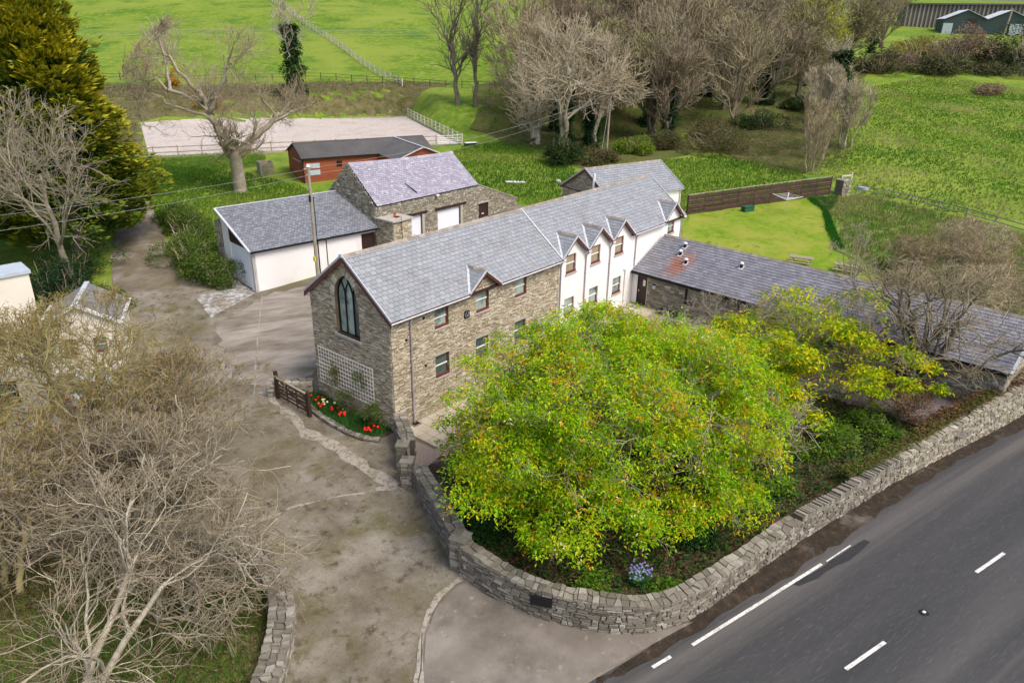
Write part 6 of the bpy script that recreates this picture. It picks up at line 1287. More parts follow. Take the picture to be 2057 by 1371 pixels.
# ---- pollard by the stable
trk = [trunk_line([(0,0,-.3),(.1,0,2.5),(-.1,.1,5.0)], .70, .56, wob=.05)]
trk += [trunk_line([(-.1,.1,4.4),(-1.4,1.0,7.5),(-2.0,1.6,10.0)], .46, .26, seed=1, wob=.1), trunk_line([(.1,0,4.3),(2.2,-1.6,5.9),(4.0,-2.9,8.2)], .40, .20, seed=2, wob=.1), trunk_line([(-1.6,1.2,7.8),(-.8,.2,10.5),(.6,-.4,13.2)], .32, .12, seed=3, wob=.12),
        trunk_line([(-2,1.5,9.2),(-5.0,3.8,11),(-7.2,5.6,12.2)], .22, .07, seed=4, wob=.25), trunk_line([(-1.9,1.6,9.4),(-3.8,2.4,13),(-5.0,3.0,15.2)], .20, .07, seed=5, wob=.2), trunk_line([(3.4,-2.5,7.2),(6.0,-4.8,8.6),(6.6,-5.2,9.6)], .18, .06, seed=6, wob=.2), trunk_line([(-.9,.4,7.0),(-4.0,3.6,9.0),(-6.4,5.2,9.8)], .17, .06, seed=7, wob=.25)]
lv = grow(33, trk, [dict(n=6,len=4.2,abs=1,ang=50,K=6,curl=.28,up=.08,r=.5,t0=.4,tip=.3,rmin=.03), dict(n=6,len=2.4,abs=1,ang=45,K=4,curl=.28,up=.08,r=.6,t0=.2,tip=.35,rmin=.02), dict(n=6,len=1.3,abs=1,ang=42,K=3,curl=.25,up=.1,r=.6,t0=.2,tip=.4,rmin=.013), dict(n=4,len=.8,abs=1,ang=40,K=2,curl=.2,up=.1,r=.7,t0=.2,tip=.6,rmin=.010)], A3_(8.6,8.6,7.4), A3_(-.6,.6,10.0))
mk_tree('old_bare_tree', 'old thick trunked bare tree with broken limbs beside the red stable', 'tree', (19.33,45.92,3.1), lv, ('bark_grey','bark_grey','twig_brown'), [12,6,4,3,3])
# ---- bare tree in front of the golden conifer
lv = bare(75, 14.2, 7.0, .30, 1, 1.3, .24, .10, .45, .012, n3=6, n4=4)
t = mk_tree('bare_tree', 'pale barked bare tree with an upswept crown in front of the golden conifer', 'tree', (-3.4,31.4,1.0), lv, ('bark_grey','bark_grey','bark_grey'), [8,6,4,3,3])
# ---- ivy towers, background bare trees
IVY = [(.018,.060,.018),(.035,.095,.028),(.012,.040,.012)]
def ivy_on(t, pts, r, n, seed, size=.22):
    rs = np.random.RandomState(seed); P_ = np.array(smooth3(pts, 2)); k = rs.randint(0, len(P_)-1, n); f = rs.rand(n)[:, None]; c = P_[k]*(1-f)+P_[k+1]*f
    rr = r*(1-.55*(k/len(P_)))*rs.uniform(.35, 1.15, n); a = rs.uniform(0, 6.28, n); lump = 1+.3*np.sin(c[:, 2]*1.9+a*2); c = c+np.stack([np.cos(a)*rr*lump, np.sin(a)*rr*lump, rs.normal(size=n)*.1], 1)
    mb = MB(); leaves(mb, rs, c, 3, size, IVY, [.4,.4,.2], droop=.4, aspect=.8, jitter=.12); mb.build('ivy', 'leaf', t, 'stuff')
lv = bare(81, 19.5, 6.0, .42, 1, 1.0, .26, .12, .5, .03, n3=5, twigs=False)
t = mk_tree('ivy_clad_tree', 'bleached bare tree with an ivy wrapped trunk in front of the far green field', 'tree', (56.0,87.5,7.7), lv, ('bark_white','bark_white','bark_white'), [8,5,4,3]); ivy_on(t, [(0,0,0),(.1,0,6),(0,0,11.5)], 1.9, 2600, 1, .34)
lv = bare(82, 12.5, 5.2, .34, 1, 1.1, .28, .10, .4, .025, n3=5, twigs=False); mk_tree('bare_tree', 'whitish bare tree standing alone at the edge of the far green field', 'tree', (43.5,106.2,8.0), lv, ('bark_white','bark_white','bark_white'), [8,5,4,3])
lv = bare(83, 21, 8.0, .48, 1, 1.3, .18, .12, .35, .024, n3=6, twigs=False); tA = mk_tree('tall_bare_tree', 'tall dark bare tree, the left one of the pair beyond the arena corner', 'tree', (71.1,63.7,7.2), lv, ('bark_dark','bark_dark','bark_dark'), [8,5,4,3])
tB = copy_tree(tA); place(tB, 72.6, 60.6, 2.2, (.85,.85,1.06), 'tall dark bare tree, the right one of the pair beyond the arena corner')
lv = bare(84, 11.2, 6.5, .55, 2, 1.1, .32, .05, .3, .024, n3=6, twigs=False); mk_tree('broken_bare_tree', 'twisted pale bare tree with low broken limbs on the bright grass left of the wood', 'tree', (62.3,39.6,4.3), lv, ('bark_white','bark_white','twig_tan'), [8,5,4,3])
lv = bare(85, 16.5, 8.5, .5, 2, 1.2, .26, .10, .4, .024, n3=7, twigs=False); tI = mk_tree('ivy_clad_tree', 'large pale crowned tree with a dark ivy column, left one of two behind the annex', 'tree', (60.6,33.4,4.3), lv, ('bark_grey','bark_white','twig_tan'), [8,5,4,3]); ivy_on(tI, [(0,0,0),(.1,0,4),(0,0,8.5)], 1.1, 1900, 2, .28)
tJ = copy_tree(tI); place(tJ, 64.0, 31.6, 2.0, (.9,.9,.9), 'large pale crowned tree with a dark ivy column, right one of two behind the annex')
lv = bare(86, 12, 5.2, .32, 3, 1.1, .24, .12, .3, .022, n3=6, twigs=False); tK = mk_tree('ivy_clad_tree', 'bare tree with a thick ivy mass at the left edge of the right field', 'tree', (118,17,7.2), lv, ('bark_white','bark_white','twig_tan'), [8,5,4,3]); ivy_on(tK, [(0,0,0),(.5,0,5),(.2,0,9.5)], 2.0, 2600, 3, .4)
# woods
wl = [bare(91, 14.5, 7.5, .36, 2, 1.3, .20, .16, .25, .028, n3=8, twigs=False), bare(92, 13.0, 6.8, .30, 3, 1.2, .22, .18, .2, .028, n3=8, twigs=False), bare(93, 12.0, 6.5, .3, 3, 1.3, .26, .10, .2, .028, n3=8, twigs=False)]
wl.append(bare(94, 15.5, 6.2, .34, 1, 1.5, .22, .16, .3, .026, n3=7, twigs=False))
wm = [('wood_bark','wt_tan','wt_tan'), ('wood_bark','wood_bark','wt_brown'), ('bark_dark','wt_brown','wt_olive'), ('bark_grey','bark_grey','wt_tan')]
pro = [mk_tree('woodland_tree', '', 'tree', (0,0,0), l, m, [7,5,3,3]) for l, m in zip(wl, wm)]
ivy_on(pro[1], [(0,0,0),(.2,0,4),(.3,0,8)], 1.0, 1100, 6, .34); ivy_on(pro[3], [(0,0,0),(.1,0,5),(0,0,9)], .8, 900, 7, .34)
spots = [(75.9,52.2,1.12,'dense tan twigged tree at the left end of the wood, beside the tall dark pair'), (86.8,53.2,1.1,'brown twigged tree deep in the left part of the wood'), (85.2,42.7,1.08,'pinkish twigged tree left of centre in the wood, behind the ivy columns'), (86.6,35.9,1.1,'dense tan crowned tree rising behind the two ivy columns'),
 (104.4,39.4,1.15,'brown twigged tree at the back of the middle of the wood'), (78,27.5,.95,'pinkish brown tree above the bramble bank right of the woodland pole'), (102,30.4,1.15,'tan crowned tree in the right half of the wood beside the wires'), (127,36.1,1.2,'brown twigged tree in the upper right of the wood'), (93,24.5,.95,'pinkish tree at the foot of the wood above the right hand grass hollow'),
 (116.7,60,1.25,'tan twigged tree at the top of the wood against the far field'), (99,62,1.15,'brown twigged tree at the top left of the wood'), (134,48,1.3,'pinkish twigged tree near the top centre of the wood'), (156.2,63.3,1.4,'tan twigged tree on the skyline of the wood'), (112,27,1.05,'brown twigged tree behind the wires at the right of the wood'), (140,30,1.2,'pinkish brown tree left of the yellow green tree'),
 (165,45,1.4,'tan tree behind the yellow green tree'), (68.5,44,.95,'brown twigged tree just right of the tall dark pair'), (88,47,1.15,'pinkish twigged tree in the thick of the left wood'), (124,26,1.0,'tan tree between the wires and the ivy clad tree'), (176,60,1.5,'brown tree on the skyline near the farm sheds'), (150,52,1.3,'pinkish tree high in the wood'), (108,48,1.2,'tan tree in the heart of the wood'), (130,68,1.35,'brown tree at the upper edge of the wood'), (190,44,1.4,'pinkish tree left of the farm sheds'),(96,35,1.15,'tan tree filling the gap behind the ivy columns'),(70.5,35.5,1.0,'tan twigged tree between the ivy columns and the woodland pole'),(81,31.5,1.05,'brown twigged tree close behind the woodland pole'),(112,38,1.2,'pinkish tree in the middle of the back row of the wood'),(120,46,1.25,'tan tree high in the middle of the wood'),(143,42,1.3,'brown tree behind the yellow green tree to its left'),(92,55,1.2,'tan tree on the left skyline of the wood'),(75,46,1.05,'tan tree at the front of the left part of the wood'),(106,68,1.3,'pinkish tree on the top edge above the tall dark pair'),(136,60,1.35,'tan tree on the top edge in the centre'),(120,60,1.3,'brown tree on the top edge left of centre'),(203,36,1.2,'brown tree between the yellow green tree and the farm sheds'),(218,38,1.3,'tan tree left of the far farm sheds'),(232,44,1.4,'brown tree farthest back beside the grey farm barn'),(178,34,1.1,'tan tree behind the left end of the far hedge')]
variants(pro, spots, 'bare woodland trees', 3)
# ---- yellow-green tree at the top
lv = bare(95, 17, 9.0, .4, 2, 1.2, .22, .12, .2, .03, n3=7, twigs=False); t = mk_tree('budding_tree', 'tall tree hazed with yellow green new leaf at the top right of the wood', 'tree', (150,31,9.6), lv, ('bark_dark','bark_dark','twig_olive'), [7,5,3,3])
rs = np.random.RandomState(4); tp = np.concatenate([lv[-1][0][0][:, -1], lv[-1][0][0][:, 1]]); tp = tp[rs.permutation(len(tp))[:6500]]; mb = MB(); leaves(mb, rs, tp, 3, .5, [(.42,.42,.02),(.52,.52,.03),(.26,.30,.02)], [.5,.3,.2], droop=.2, aspect=.6, jitter=.3); mb.build('foliage', 'leaf', t, 'stuff')
# ---- thin bare saplings beside the right field
sp_ = [bare(96, 9.2, 2.9, .12, 5, 1.0, .16, .22, .3, .018, n3=6, twigs=False), bare(97, 9.5, 2.4, .10, 6, .9, .16, .22, .15, .018, n3=6, twigs=False)]
ps = [mk_tree('sapling', '', 'tree', (0,0,0), l, m, [6,4,3,3]) for l, m in zip(sp_, (('bark_white','bark_white','twig_tan'), ('twig_pink','twig_pink','twig_pink')))]
variants(ps, [(88.2,5.2,1.0,'slender vase shaped bare tree at the left edge of the right field'), (70.6,3.6,.9,'bushy brown bare sapling clump just behind the board fence'), (103,14.5,1.15,'pale bare sapling below the ivy clad tree'), (78.5,5.8,1.0,'pinkish bare clump between the board fence and the vase shaped tree'), (95,12,1.1,'second pale sapling behind the vase shaped tree'), (84,8.5,.95,'brown bare clump left of the vase shaped tree')], 'saplings by the right field', 5)
# ---- leafy or brambly bushes
def bush(seed, rx, ry, rz_, n, tints, pr, size, label, x, y, name='bush', cat='bush', per=3, twig=None, dz=0.0, zflat=.35, z0=None, mt='leaf', group=None):
    rs = np.random.RandomState(seed); z = gz(x, y) if z0 is None else z0; t = thing(name, label, cat, (x, y, z+dz), 0, group)
    lumps = rs.normal(size=(9, 3))*.38; lumps[:, 2] = np.abs(lumps[:, 2])*.8; lr = rs.uniform(.38, .68, 9)
    k = rs.randint(0, 9, n); d = norm(rs.normal(size=(n, 3))); d[:, 2] = np.abs(d[:, 2])*1.0-.15; c = lumps[k]+d*(lr[k]*rs.uniform(.55, 1.06, n)**.5)[:, None]; c[:, 2] = np.maximum(c[:, 2], 0)+.02; c = c*np.array([rx, ry, rz_])
    mb = MB(); leaves(mb, rs, c, per, size, tints, pr, droop=.15, aspect=.55, jitter=size*.5); mb.build('foliage', mt, t, 'stuff')
    st_ = MB(); m_ = 46
    a = rs.uniform(0, 6.28, m_); e = np.stack([np.cos(a)*rx*.75*rs.rand(m_)**.5, np.sin(a)*ry*.75*rs.rand(m_)**.5, rz_*rs.uniform(.4, .95, m_)], 1); s0 = e*np.array([.3,.3,0]); md = (s0+e)/2+rs.normal(size=e.shape)*.12*np.array([rx,ry,rz_]); P_ = np.stack([s0, md, e], 1); tubes(st_, P_, np.tile([.03,.02,.008], (m_, 1))*(max(rx,ry)/2.2), 4); st_.build('stems', twig or 'twig_brown', t, 'stuff')
    return t
HG = [(.09,.17,.025),(.15,.24,.035),(.06,.11,.02),(.22,.22,.06)]
for i, (x, y, rx, ry, rz_, lab) in enumerate(((4.9,25.9,1.7,1.9,2.6,'green hedge bush against the end of the garage'),(5.1,29.5,1.9,2.4,3.0,'full green hedge bush beside the muddy track, second from the garage'),(6.9,33.6,2.0,2.6,2.9,'green brown hedge bush in the middle of the track hedge'),(8.9,38.0,1.9,2.4,2.3,'thin hedge bush towards the far end of the track'),(10.7,42.2,1.7,2.0,1.9,'farthest hedge bush along the muddy track'))):
    bush(200+i, rx*1.1, ry*1.15, rz_*.9, 2300, HG, [.36,.30,.2,.14], .16, lab, x, y, 'hedge_bush', 'bush', 4, group='bushes of the track hedge', twig='twig_tan')
BR = [(.10,.11,.035),(.16,.14,.06),(.20,.15,.08),(.07,.10,.025)]
for i, (x, y, rx, ry, rz_, lab) in enumerate(((75,18.8,6,5,3.2,'broad olive brown bramble bank in the hollow right of the woodland pole'),(52.8,28.2,2.6,2.2,3.4,'dark leafy bush on the grass left of the annex gable'),(65.5,25.3,3.2,2.6,2.4,'fresh green bush at the foot of the woodland pole'),(83,23.5,4.5,4,2.6,'brown bramble heap above the bramble bank'),(57.5,25.5,2.6,2.2,1.6,'low bramble clump behind the annex roof'),(95,20.5,4,3.5,3.0,'dark scrub at the head of the right hand hollow'),(112,20,4,4,3.2,'dark ivy covered scrub left of the ivy clad field tree'),(71,25,3.5,3,2.2,'brown scrub between the pole and the bramble bank'))):
    tn, pr = (([(.03,.06,.02),(.07,.11,.025)],[.6,.4]) if 'dark' in lab else ([(.12,.22,.02),(.22,.28,.03)],[.5,.5]) if 'fresh' in lab else (BR,[.3,.3,.2,.2])); bush(220+i, rx, ry, rz_, 1900, tn, pr, .26, lab, x, y, 'scrub_bush', 'bush', 4)
FH = [(.05,.08,.03),(.10,.12,.04),(.20,.16,.09)]
for i, (x, y, rx, rz_, k, lab) in enumerate(((168,24,6,4,0,'dark low hedge bush at the left end of the far hedge'),(176,22,6,5,1,'pinkish brown hedge bush in the far hedge left of the sheds'),(186,20,7,5.5,2,'yellowish hedge bush before the farm sheds'),(191,14,7,7.5,1,'large pinkish brown bare bush right in front of the farm sheds'),(197,7,7,6,0,'dark green brown hedge bush below the far pole'),(196,-1,8,9.5,3,'dark evergreen bush at the right end of the far hedge'),(203,2,7,7.5,2,'bright yellow green bush at the far right of the hedge'),(181,12,6,3,0,'low dark growth in front of the far hedge'),(206,-6,9,14,3,'tall dark evergreen at the top right edge'),(176,14,5,2.6,0,'low green fringe of the far hedge'),(205,24,8,5.5,2,'orange tinged bush left of the farm sheds'),(188,4,5,2.5,0,'low scrub at the right foot of the far hedge'),(204,16,7,6,1,'brown bush between the hedge and the green sheds'))):
    tn, pr = (((FH),[.4,.3,.3]), ([(.24,.17,.12),(.30,.22,.15)],[.5,.5]), ([(.26,.22,.05),(.30,.20,.06),(.18,.22,.03)],[.4,.2,.4]), ([(.02,.05,.025),(.035,.075,.03)],[.5,.5]))[k]; bush(240+i, rx, rx, rz_*1.15, 850, tn, pr, .62, lab, x, y, 'hedge_bush', 'bush', 3, twig='twig_tan')
for i, (x, y, rz_, lab) in enumerate(((46.8,111.5,2.2,'orange yellow gorse bush beside the whitish bare tree'),(43.2,94.5,1.3,'small orange tinted bush on the bank behind the arena'))): bush(260+i, 1.7, 1.7, rz_, 900, [(.70,.36,.01),(.55,.30,.02),(.12,.16,.03)], [.5,.2,.3], .26, lab, x, y, 'gorse_bush', 'bush', 3)
# brown twiggy thicket right of the lawn
for i, (x, y, H_, S_, lab) in enumerate(((43.5,-14.6,3.8,3.2,'pinkish brown bare thicket at the end of the lawn behind the picnic tables'),(49.5,-17.5,4.4,4.2,'wide brown thicket in the rough grass right of the lawn'),(43.0,-19.5,4.6,4.8,'tan bare thicket behind the middle of the wing roof'),(38.0,-21.5,4.4,4.6,'brown bare thicket close behind the far end of the wing'),(47,-25,5.0,5.0,'dark brown thicket at the right edge beyond the wing'),(36.5,-16,3.2,3.0,'low olive bush between the lawn and the wing roof'),(58,-26,4.6,4.6,'brown thicket at the far right edge by the field'))):
    shrub(300+i, H_*.8, S_*.86, .06, 'twig_tan' if i % 2 else 'twig_pink', lab, (x, y, gz(x, y)), leaf=([(.26,.17,.09),(.22,.21,.05),(.34,.24,.12)],[.4,.35,.25]), stems=8, n=(7,6,6), lc=900, size=.16, name='bare_thicket', cat='thicket', fine=.013, per=2)
shrub(320, 6.5, 2.2, .07, 'bark_grey', 'thin upright bare tree growing close behind the middle of the wing roof', (31.3,-13.2,1.2), stems=4, n=(6,5,5), name='slender_bare_tree', cat='tree', fine=.010)
# ---- golden conifer
def conifer(seed, label, x, y, H, Rm, n=620, per=95, name='golden_conifer', tip_=(.52,.43,.014), base_=(.07,.15,.02), z=None):
    rs = np.random.RandomState(seed); t = thing(name, label, 'tree', (x, y, gz(x, y) if z is None else z)); mb = MB(); tube(mb, [(0,0,-.2),(0,0,H*.5),(0,0,H*.95)], [.5,.3,.05], 8); mb.build('trunk', 'bark_dark', t)
    hz = rs.uniform(.05, 1, n)**.80; az = rs.uniform(0, 6.28, n); prof = np.where(hz < .3, .74+.26*np.sin(hz*5), np.clip(1.12-hz, 0, 1)**.42)
    lump = 1+.16*np.sin(az*3+hz*9)+.12*np.sin(az*5-hz*13)+rs.normal(size=n)*.09; R_ = Rm*prof*lump; L_ = np.maximum(R_, .6)
    d = np.stack([np.cos(az), np.sin(az), rs.uniform(.0, .35, n)+.75*np.clip((hz-.6)/.4, 0, 1)], 1); d = norm(d); s0 = np.stack([0*az, 0*az, hz*H*.93-.06*R_], 1)
    # sprays along the outer part of each bough
    k = np.repeat(np.arange(n), per); f = rs.uniform(.35, 1, len(k))**.6; wd = (1-np.abs(f-.75)*1.2)*L_[k]*.20
    sd_ = norm(np.cross(d, np.array([0, 0, 1.]))); lat = rs.uniform(-1, 1, len(k)); c = s0[k]+d[k]*(L_[k]*f)[:, None]+sd_[k]*(lat*wd)[:, None]+np.array([0, 0, 1.])*(rs.normal(size=len(k))*.16-.35*(f**2)*.5-.25*np.abs(lat)*wd)[:, None]
    dd = norm(d[k]+sd_[k]*(lat*.9)[:, None]+rs.normal(size=(len(k), 3))*.25+np.array([0, 0, .12])); ln_ = rs.uniform(.35, .75, len(k))[:, None]; sv = norm(np.cross(dd, rs.normal(size=dd.shape)*.5+np.array([0, 0, 1.])))
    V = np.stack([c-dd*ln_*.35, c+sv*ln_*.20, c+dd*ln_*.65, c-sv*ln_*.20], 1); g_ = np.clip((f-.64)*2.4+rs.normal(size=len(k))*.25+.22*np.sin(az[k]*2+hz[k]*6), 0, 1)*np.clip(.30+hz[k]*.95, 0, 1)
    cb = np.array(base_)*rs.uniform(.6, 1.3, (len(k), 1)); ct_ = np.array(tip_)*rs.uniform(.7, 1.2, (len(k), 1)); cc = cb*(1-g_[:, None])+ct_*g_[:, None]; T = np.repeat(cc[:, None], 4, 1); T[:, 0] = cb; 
    mb = MB(); mb.add(V.reshape(-1, 3), np.arange(len(k)*4).reshape(-1, 4), 0, T.reshape(-1, 3)); mb.build('foliage', 'needle', t, 'stuff'); return t
conifer(1, 'very tall golden conifer with layered drooping sprays at the upper left', 0.6, 40.4, 19.9, 6.2, 800, 88)
conifer(2, 'second golden conifer merging behind the tall one at the left edge', -7.5, 43.5, 19.5, 6.8, 320, 60)
bush(270, 3.0, 3.0, 3.2, 2300, [(.02,.06,.02),(.04,.09,.03)], [.5,.5], .2, 'dark green shrub in the shade at the foot of the golden conifer', -4.6, 30.6, 'evergreen_shrub', 'bush')
bush(271, 2.2, 2.2, 2.2, 1500, [(.10,.14,.02),(.20,.20,.03)], [.5,.5], .16, 'olive yellow bush where the conifer meets the muddy track', 6.6, 47.5, 'roadside_bush', 'bush')
bush(273, 2.6, 2.4, 2.6, 1600, [(.03,.07,.02),(.05,.10,.03)], [.5,.5], .2, 'dark shrub beside the muddy track under the golden conifer', -2.4, 34.6, 'evergreen_shrub', 'bush')
bush(274, 2.2, 2.4, 2.0, 1300, [(.05,.09,.02),(.10,.14,.03)], [.5,.5], .2, 'mid green shrub at the left verge where the yard meets the track', -3.2, 28.2, 'evergreen_shrub', 'bush')
bush(272, 3.5, 2.6, 2.6, 1900, [(.03,.06,.02),(.07,.10,.03)], [.5,.5], .2, 'dark bush between the cream cottage and the conifer', -7.0, 27.5, 'evergreen_shrub', 'bush')
# ================================================================== bare trees of the lower left foreground
BUD = ([(.30,.22,.05),(.36,.20,.06),(.24,.24,.06)], [.4,.3,.3])
def fore(seed, label, x, y, H, S_, mats, stems=2, buds=0, lean=(0, 0), dn=1.2, n3=7, curl=.26, up=.06, low=.2, fine=.010, r=.2, flat=1.0, sz=.10, z=None):
    lv = bare(seed, H, S_, r, stems, dn*.82, curl, up, low, max(fine, .010), n3=max(4, n3-2), lean=lean, flat=flat); t = mk_tree('foreground_bare_tree', label, 'tree', (x, y, gz(x, y)-.1), lv, mats, [8,6,4,3,3])
    if buds:
        rs = np.random.RandomState(seed); tp = lv[-1][0][0][:, -1]; tp = tp[rs.permutation(len(tp))[:buds]]; mb = MB(); leaves(mb, rs, tp, 2, sz, *BUD, droop=.1, aspect=.5, jitter=.05); mb.build('buds', 'leaf', t, 'stuff')
    return t
fore(401, 'olive twigged tree with yellow orange buds in the row before the cream cottage', -11.6, 8.6, 8.4, 5.2, ('twig_olive','twig_olive','twig_olive'), 4, 3800, dn=1.3, sz=.12)
fore(402, 'olive twigged tree in front of the tall cream house at the left edge', -16.2, 5.4, 6.0, 3.6, ('twig_olive','twig_olive','twig_olive'), 3, 1500, dn=.75, sz=.12)
fore(403, 'bare budding tree whose twigs reach over the yard from the left', -8.9, 5.4, 5.4, 4.6, ('twig_olive','twig_olive','twig_fore'), 4, 2800, (.8,-.3), 1.2, sz=.11, r=.12)
fore(404, 'pale grey limbed bare tree low in the left foreground', -14.6, -.9, 6.2, 5.8, ('bark_white','bark_white','twig_fore'), 2, 0, (2.0,.2), 1.2, curl=.34, fine=.009, r=.18)
fore(405, 'bleached bare tree spreading across the grass at the bottom left corner', -18.2, -5.6, 6.4, 6.2, ('bark_white','bark_white','twig_fore'), 2, 0, (3.4,.4), 1.35, curl=.36, up=.02, fine=.008, r=.18)
fore(407, 'brown budding tree filling the left edge below the cream house', -17.6, 2.2, 5.8, 4.2, ('twig_olive','twig_fore','twig_fore'), 3, 1600, (.5,0), 1.2, r=.16)
fore(408, 'small olive bush tree between the two budding trees and the yard', -12.2, 3.6, 5.2, 4.2, ('twig_olive','twig_olive','twig_fore'), 4, 2000, dn=1.1, r=.10)
fore(410, 'low bleached bare tree whose curling twigs overhang the lichened wall', -13.6, -3.6, 4.6, 4.4, ('bark_white','bark_white','twig_fore'), 2, 0, (.9,-.5), 1.15, curl=.40, up=.02, fine=.010, r=.11, flat=.9)
# ================================================================== tulips, ground plants, grass
tu = thing('red_tulip', 'red tulip in the stone edged bed under the trellis', 'tulip', (0,0,0), 0, 'red tulips under the trellis')
mb = MB(); tube(mb, [(0,0,0),(.01,0,.2),(0,0,.38)], .012, 5); mb.build('stem', 'tulip_leaf', tu)
mb = MB(); tube(mb, [(0,0,.36),(0,0,.42),(0,0,.50),(0,0,.53)], [.03,.085,.09,.055], 7); mb.build('flower', 'red_petal', tu, smooth=True)
for a in (0, 2.1, 4.2):
    mb = MB(); c, s = math.cos(a), math.sin(a); mb.add([(0,0,.02),(.10*c-.03*s,.10*s+.03*c,.2),(.20*c,.20*s,.3),(.10*c+.03*s,.10*s-.03*c,.2)], [(0,1,2,3)]); mb.build('leaf', 'tulip_leaf', tu)
def bedz(x, y): return .14
R = random.Random(7); first = True
def bedx(y): return -1.45+.25*abs(y-3)/3
cr = None
reds = [(-1.05,6.4),(-.85,6.1),(-.7,5.7),(-.95,5.5),(-.55,5.5),(-1.2,4.9),(-1.3,4.7),(-1.15,4.75),(-.95,4.2),(-1.05,4.0),(-.85,3.9),(-1.2,3.9),(-1.1,3.2),(-1.2,3.05),(-.95,3.05),(-1.05,2.9),(-.9,3.4),(-1.25,.95),(-1.15,.85),(-1.3,.8),(-1.2,.7),(-1.05,.9),(-.85,.75),(-.7,.55),(-1.35,.9),(-1.1,.65)]
for i, (x, y) in enumerate(reds):
    o = tu if i == 0 else copy_tree(tu); o.location = (x+R.uniform(-.05,.05), y, bedz(x, y)); o.rotation_euler = (R.uniform(-.15,.15), R.uniform(-.15,.15), R.uniform(0, 6)); s = R.uniform(.65, .95); o.scale = (s,)*3; o['label'] = 'red tulip '+('in the cluster nearest the brown field gate' if y > 5.3 else 'in the cluster below the left of the trellis' if y > 3.7 else 'in the cluster below the middle of the trellis' if y > 2 else 'in the bright cluster nearest the house corner')
cr = copy_tree(tu); cr.name = 'cream_tulip'; cr['label'] = 'cream tulip in the stone edged bed under the trellis'; cr['group'] = 'cream tulips under the trellis'; cr['category'] = 'tulip'
for ch_ in cr.children:
    if ch_.name.startswith('flower'): ch_.data = ch_.data.copy(); ch_.data.materials[0] = M['cream_petal']
for i, (x, y) in enumerate([(-.8,5.0),(-.95,4.85),(-1.1,5.15),(-.7,4.8),(-.6,5.3),(-.55,4.4),(-.65,3.6),(-.9,3.15),(-.75,5.2)]):
    o = cr if i == 0 else copy_tree(cr); o.location = (x, y, bedz(x, y)); o.rotation_euler = (R.uniform(-.15,.15), R.uniform(-.15,.15), R.uniform(0, 6)); s = R.uniform(.6, .85); o.scale = (s,)*3; o['label'] = 'cream tulip in the stone edged bed, '+('nearest the field gate' if y > 5.1 else 'in the pale cluster of the bed' if y > 4.6 else 'in the lower half of the bed')
drape('flower_bed_soil', [(-.02,.1),(-.02,6.6),(-1.2,7.2),(-1.2,6.9),(-1.45,5.2),(-1.62,3.6),(-1.7,2.0),(-1.5,.8),(-1.1,.1)], 'soil', .12, .5)
def tufts(name, polys, n, h, wdt, tints, pr, seed, zf=g, dz=0.04, lean=.35, cat_kind='stuff', blades=3, avoid=None, cf=.2, leafy=False):
    rs = np.random.RandomState(seed); X = []; Y = []
    A = [max(1e-3, (max(p[0] for p in q)-min(p[0] for p in q))*(max(p[1] for p in q)-min(p[1] for p in q))) for q in polys]
    for q, a in zip(polys, A):
        k = int(n*a/sum(A)*1.0); xs = [p[0] for p in q]; ys = [p[1] for p in q]; x = rs.uniform(min(xs), max(xs), k*2); y = rs.uniform(min(ys), max(ys), k*2); i = inside(x, y, q)
        if avoid: 
            for av in avoid: i &= ~inside(x, y, av)
        X.append(x[i][:k]); Y.append(y[i][:k])
    x = np.concatenate(X); y = np.concatenate(Y); P0 = np.stack([x, y, zf(x, y)+dz], 1); mb = MB()
    if leafy: leaves(mb, rs, P0+np.stack([0*x, 0*x, rs.uniform(0, h, len(x))], 1), blades, wdt, tints, pr, droop=-.1, aspect=.6, jitter=wdt*.5)
    else:
        b = np.repeat(P0, blades, 0)+rs.normal(size=(len(P0)*blades, 3))*np.array([.05, .05, 0])*(h/.25); m_ = len(b); a = rs.uniform(0, 6.28, m_); hh = h*rs.uniform(.5, 1.3, m_); ln = rs.uniform(.1, 1, m_)*lean
        s = np.stack([-np.sin(a), np.cos(a), 0*a], 1)*wdt/2; tip = b+np.stack([np.cos(a)*ln*hh, np.sin(a)*ln*hh, hh], 1); mb_ = np.stack([b-s, b+s, tip], 1); f_ = cf
        ci = np.searchsorted(np.cumsum(pr)[:-1], np.argsort(np.argsort(sum(np.sin((x*math.cos(q)+y*math.sin(q))*f_*m_f+q*7) for q, m_f in zip(rs.uniform(0, 6.28, 9), rs.uniform(.25, 2.6, 9)))*.34+rs.normal(size=len(x))*.8))/max(1, len(x))); tc = np.repeat(np.array(tints)[ci], blades, 0)*rs.uniform(.75, 1.25, (m_, 1)); mb.add(mb_.reshape(-1, 3), np.arange(m_*3).reshape(-1, 3), 0, np.repeat(tc, 3, 0))
    return mb.build(name, 'leaf', None, cat_kind)
GT_ = [(.06,.155,.012),(.11,.235,.016),(.19,.27,.03),(.32,.29,.10)]
gardenP = [(-4.4,-10.2),(-2.0,-5.6),(1.5,-4.2),(6,-4.6),(12,-4),(18.2,-3.2),(18.6,-8),(19,-12),(17.6,-16.5),(17.2,-21.7),(13,-20.6),(5.3,-18.6),(-1.2,-17.2),(-2.8,-16.4),(-3.8,-15.2),(-4.4,-13.6)]
tufts('ground_cover_plants', [gardenP], 15000, .25, .17, [(.03,.09,.02),(.055,.14,.025),(.10,.18,.03),(.13,.075,.04),(.20,.12,.07)], [.27,.27,.12,.20,.14], 1, garden_z, .02, blades=3, leafy=True)
tufts('fallen_leaves', [gardenP], 6000, .03, .10, [(.22,.12,.07),(.30,.18,.11),(.15,.08,.05)], [.4,.3,.3], 2, garden_z, .02, blades=2, leafy=True)
